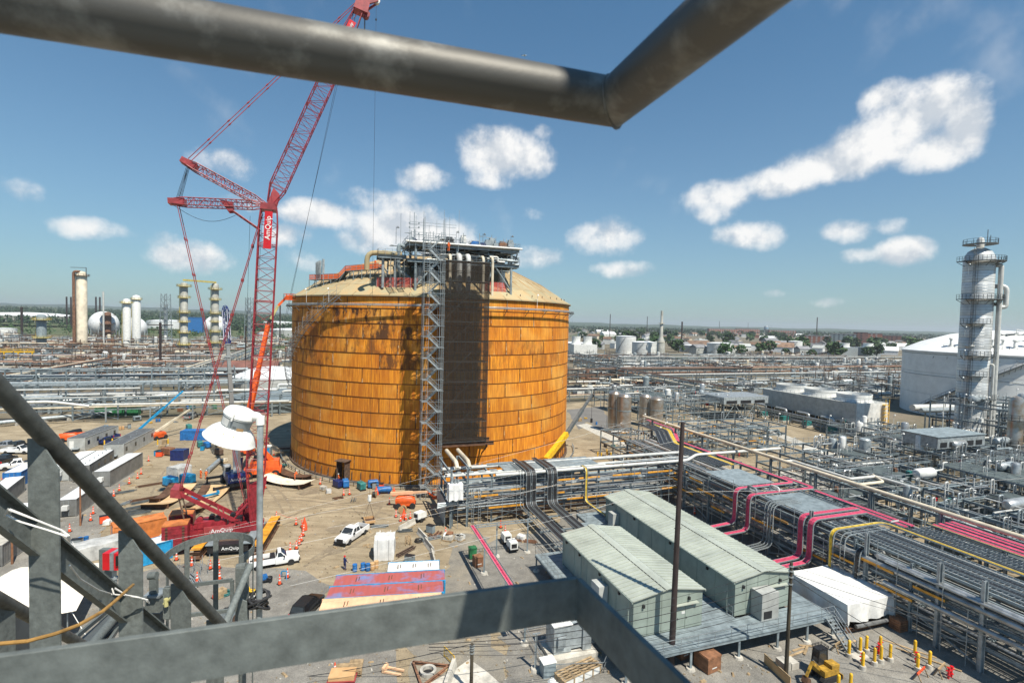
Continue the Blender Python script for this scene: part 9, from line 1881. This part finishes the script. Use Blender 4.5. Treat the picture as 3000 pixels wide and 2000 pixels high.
def crown(mb,x,y,z,r,h,q,n=26):
 """clumps of small leaf-mass faces scattered through the crown's volume"""
 for k in range(n):
  a,b=q.uniform(0,6.28),q.uniform(-.9,1);rr=r*math.sqrt(1-b*b*.8)*q.uniform(.45,1.0);c=V(x+rr*math.cos(a),y+rr*math.sin(a),z+h*.5+b*h*.5);s=r*q.uniform(.24,.46)
  P=[c+V(q.gauss(0,1),q.gauss(0,1),q.gauss(0,.8)).normalized()*s*q.uniform(.7,1.2) for _ in range(6)]
  mb.add(P,[(0,1,2),(0,2,3),(0,3,4),(1,2,5),(2,3,5),(3,4,5),(0,1,4),(1,4,5)])
TR_=[]
for i in range(110):
 d=560+1300*(i/110)**1.2;TR_.append((d*math.tan(math.atan((q.uniform(1690,2680)-1500)/1500)),d+q.uniform(-30,30)))
TR_.sort(key=lambda p: p[0]/p[1]);protos=[]
for i,(x,y) in enumerate(TR_):
 lab='leafy green tree in the far right-hand town, '+nth(i)+' from the left'
 if len(protos)<10:
  o=thing('broadleaf_tree',lab,'tree',(x,y,0),0,'trees of the far town');r=q.uniform(5,8.5);mb=MB();mb.tube([(0,0,0),(.2,0,3),(.1,.3,8)],[.5,.4,.15],6);mb.tube([(.1,0,3.5),(1.8,.5,6.5)],[.25,.1],5);part('trunk',mb,'bark',o,local=True);mb=MB();crown(mb,0,0,3.0,r,r*1.5,q,60);part('crown',mb,'leaf',o,local=True);protos.append(o)
 else: copy_tree(q.choice(protos),(x,y,0),q.uniform(0,6),lab,sc=q.uniform(.8,1.5))
def wood(label,cond,n,mm='leafdark',name='forest'):
 mb=MB()
 for i in range(n):
  x,y,z,r=cond();crown(mb,x,y,z,r,r*1.7,q,7)
 o=struct(name,mb,mm,'stuff',label);return o
def hl(x,y): return max(0.,(math.hypot(x,y)-1100)/1500)*22*max(0,min(1,(-x+200)/900))    # ground rises gently in the west
def c1():
 d=1050+q.random()**1.4*1900;px_=q.uniform(-60,860);x=d*(px_-1500)/1500;return x,d,hl(x,d)-2,q.uniform(6,11)
wood('dark woods beyond the refinery at left',c1,2600)
def c3():
 d=700+q.random()*420;x=d*(q.uniform(-40,860)-1500)/1500;return x,d,-2.5,q.uniform(3,6)
wood('low scrub between refinery and woods at left',c3,420,'leaf','scrub')
def c2():
 d=1700+q.random()*2600;x=d*(q.uniform(1640,3050)-1500)/1500;return x,d,-2,q.uniform(7,13)
wood('woods behind the town at right',c2,2000)
g2=MB();vs=[];k=40
for i in range(k+1):
 for j in range(12):
  x=-4200+i*120;y=1000+j*250;vs.append((x,y,hl(x,y)-.5))
g2.add(vs,[(i*12+j,(i+1)*12+j,(i+1)*12+j+1,i*12+j+1) for i in range(k) for j in range(11)]);struct('terrain',g2,'grassland')
def ridge(name,d,prof,m_,dep=900):
 mb=MB();n=120;vs=[]
 for i in range(n+1):
  px_=-900+i*4900/n;x=d*(px_-1500)/1500;f=np.interp(px_,[p[0] for p in prof],[p[1] for p in prof])+5*math.sin(i*.9)+4*math.sin(i*2.3+1)+3*math.sin(i*.31)
  vs +=[(x,d,-2),(x,d+dep*.4,f*.8),(x,d+dep,f),(x,d+dep*2,f*.7)]
 mb.add(vs,[(4*i+j,4*i+4+j,4*i+5+j,4*i+1+j) for i in range(n) for j in range(3)]);return struct(name,mb,m_)
ground_mat('hillgreen',[((.03,.055,.025),(.055,.085,.035)),((.7,.7,.7),(1,1,1))],[.004,.03],.2)
ridge('hills',6000,[(-900,135),(0,118),(500,100),(900,72),(1300,50),(1700,44),(2300,38),(3000,34),(4000,34)],'hillgreen')
ridge('hills',3600,[(-900,70),(0,52),(500,42),(850,30),(1300,18),(1700,14),(4000,12)],'hillgreen',500)
o=thing('airplane','tiny distant airplane in the blue sky above the tank','airplane',(34.055,3265.657,1695.908),2.9);mb=MB();mb.lathe([(.2,-17),(1.8,-13),(2,10),(.6,18)],(0,0,0),10,(1,0,0));part('fuselage',mb,'whitepaint',o,local=True);mb=MB();mb.extr([(-3,-16,0),(0,-16,0),(4,0,0),(0,16,0),(-3,16,0),(-4,0,0)],(0,0,.5),0);part('wing',mb,'steel_light',o,local=True);mb=MB();mb.extr([(12,0,1),(17,0,1),(18,0,7),(15,0,7)],(0,.5,0),0);mb.extr([(13,-6,1.5),(17,-6,1.5),(17,6,1.5),(13,6,1.5)],(0,0,.4),0);part('tail',mb,'navy',o,local=True)
# ================================================================ haze
hm=bpy.data.materials.new('haze_air');hm.use_nodes=True;ht=hm.node_tree;ht.nodes.clear();ho=ht.nodes.new('ShaderNodeOutputMaterial');hv=ht.nodes.new('ShaderNodeVolumePrincipled')
hv.inputs['Color'].default_value=(.86,.93,1.0,1);hv.inputs['Density'].default_value=9e-5;hv.inputs['Anisotropy'].default_value=.2;ht.links.new(hv.outputs[0],ho.inputs['Volume'])
mb=MB();mb.box(-14500,-3200,-3,14500,14500,150);struct('haze',mb,hm,'stuff')
bpy.context.view_layer.update()
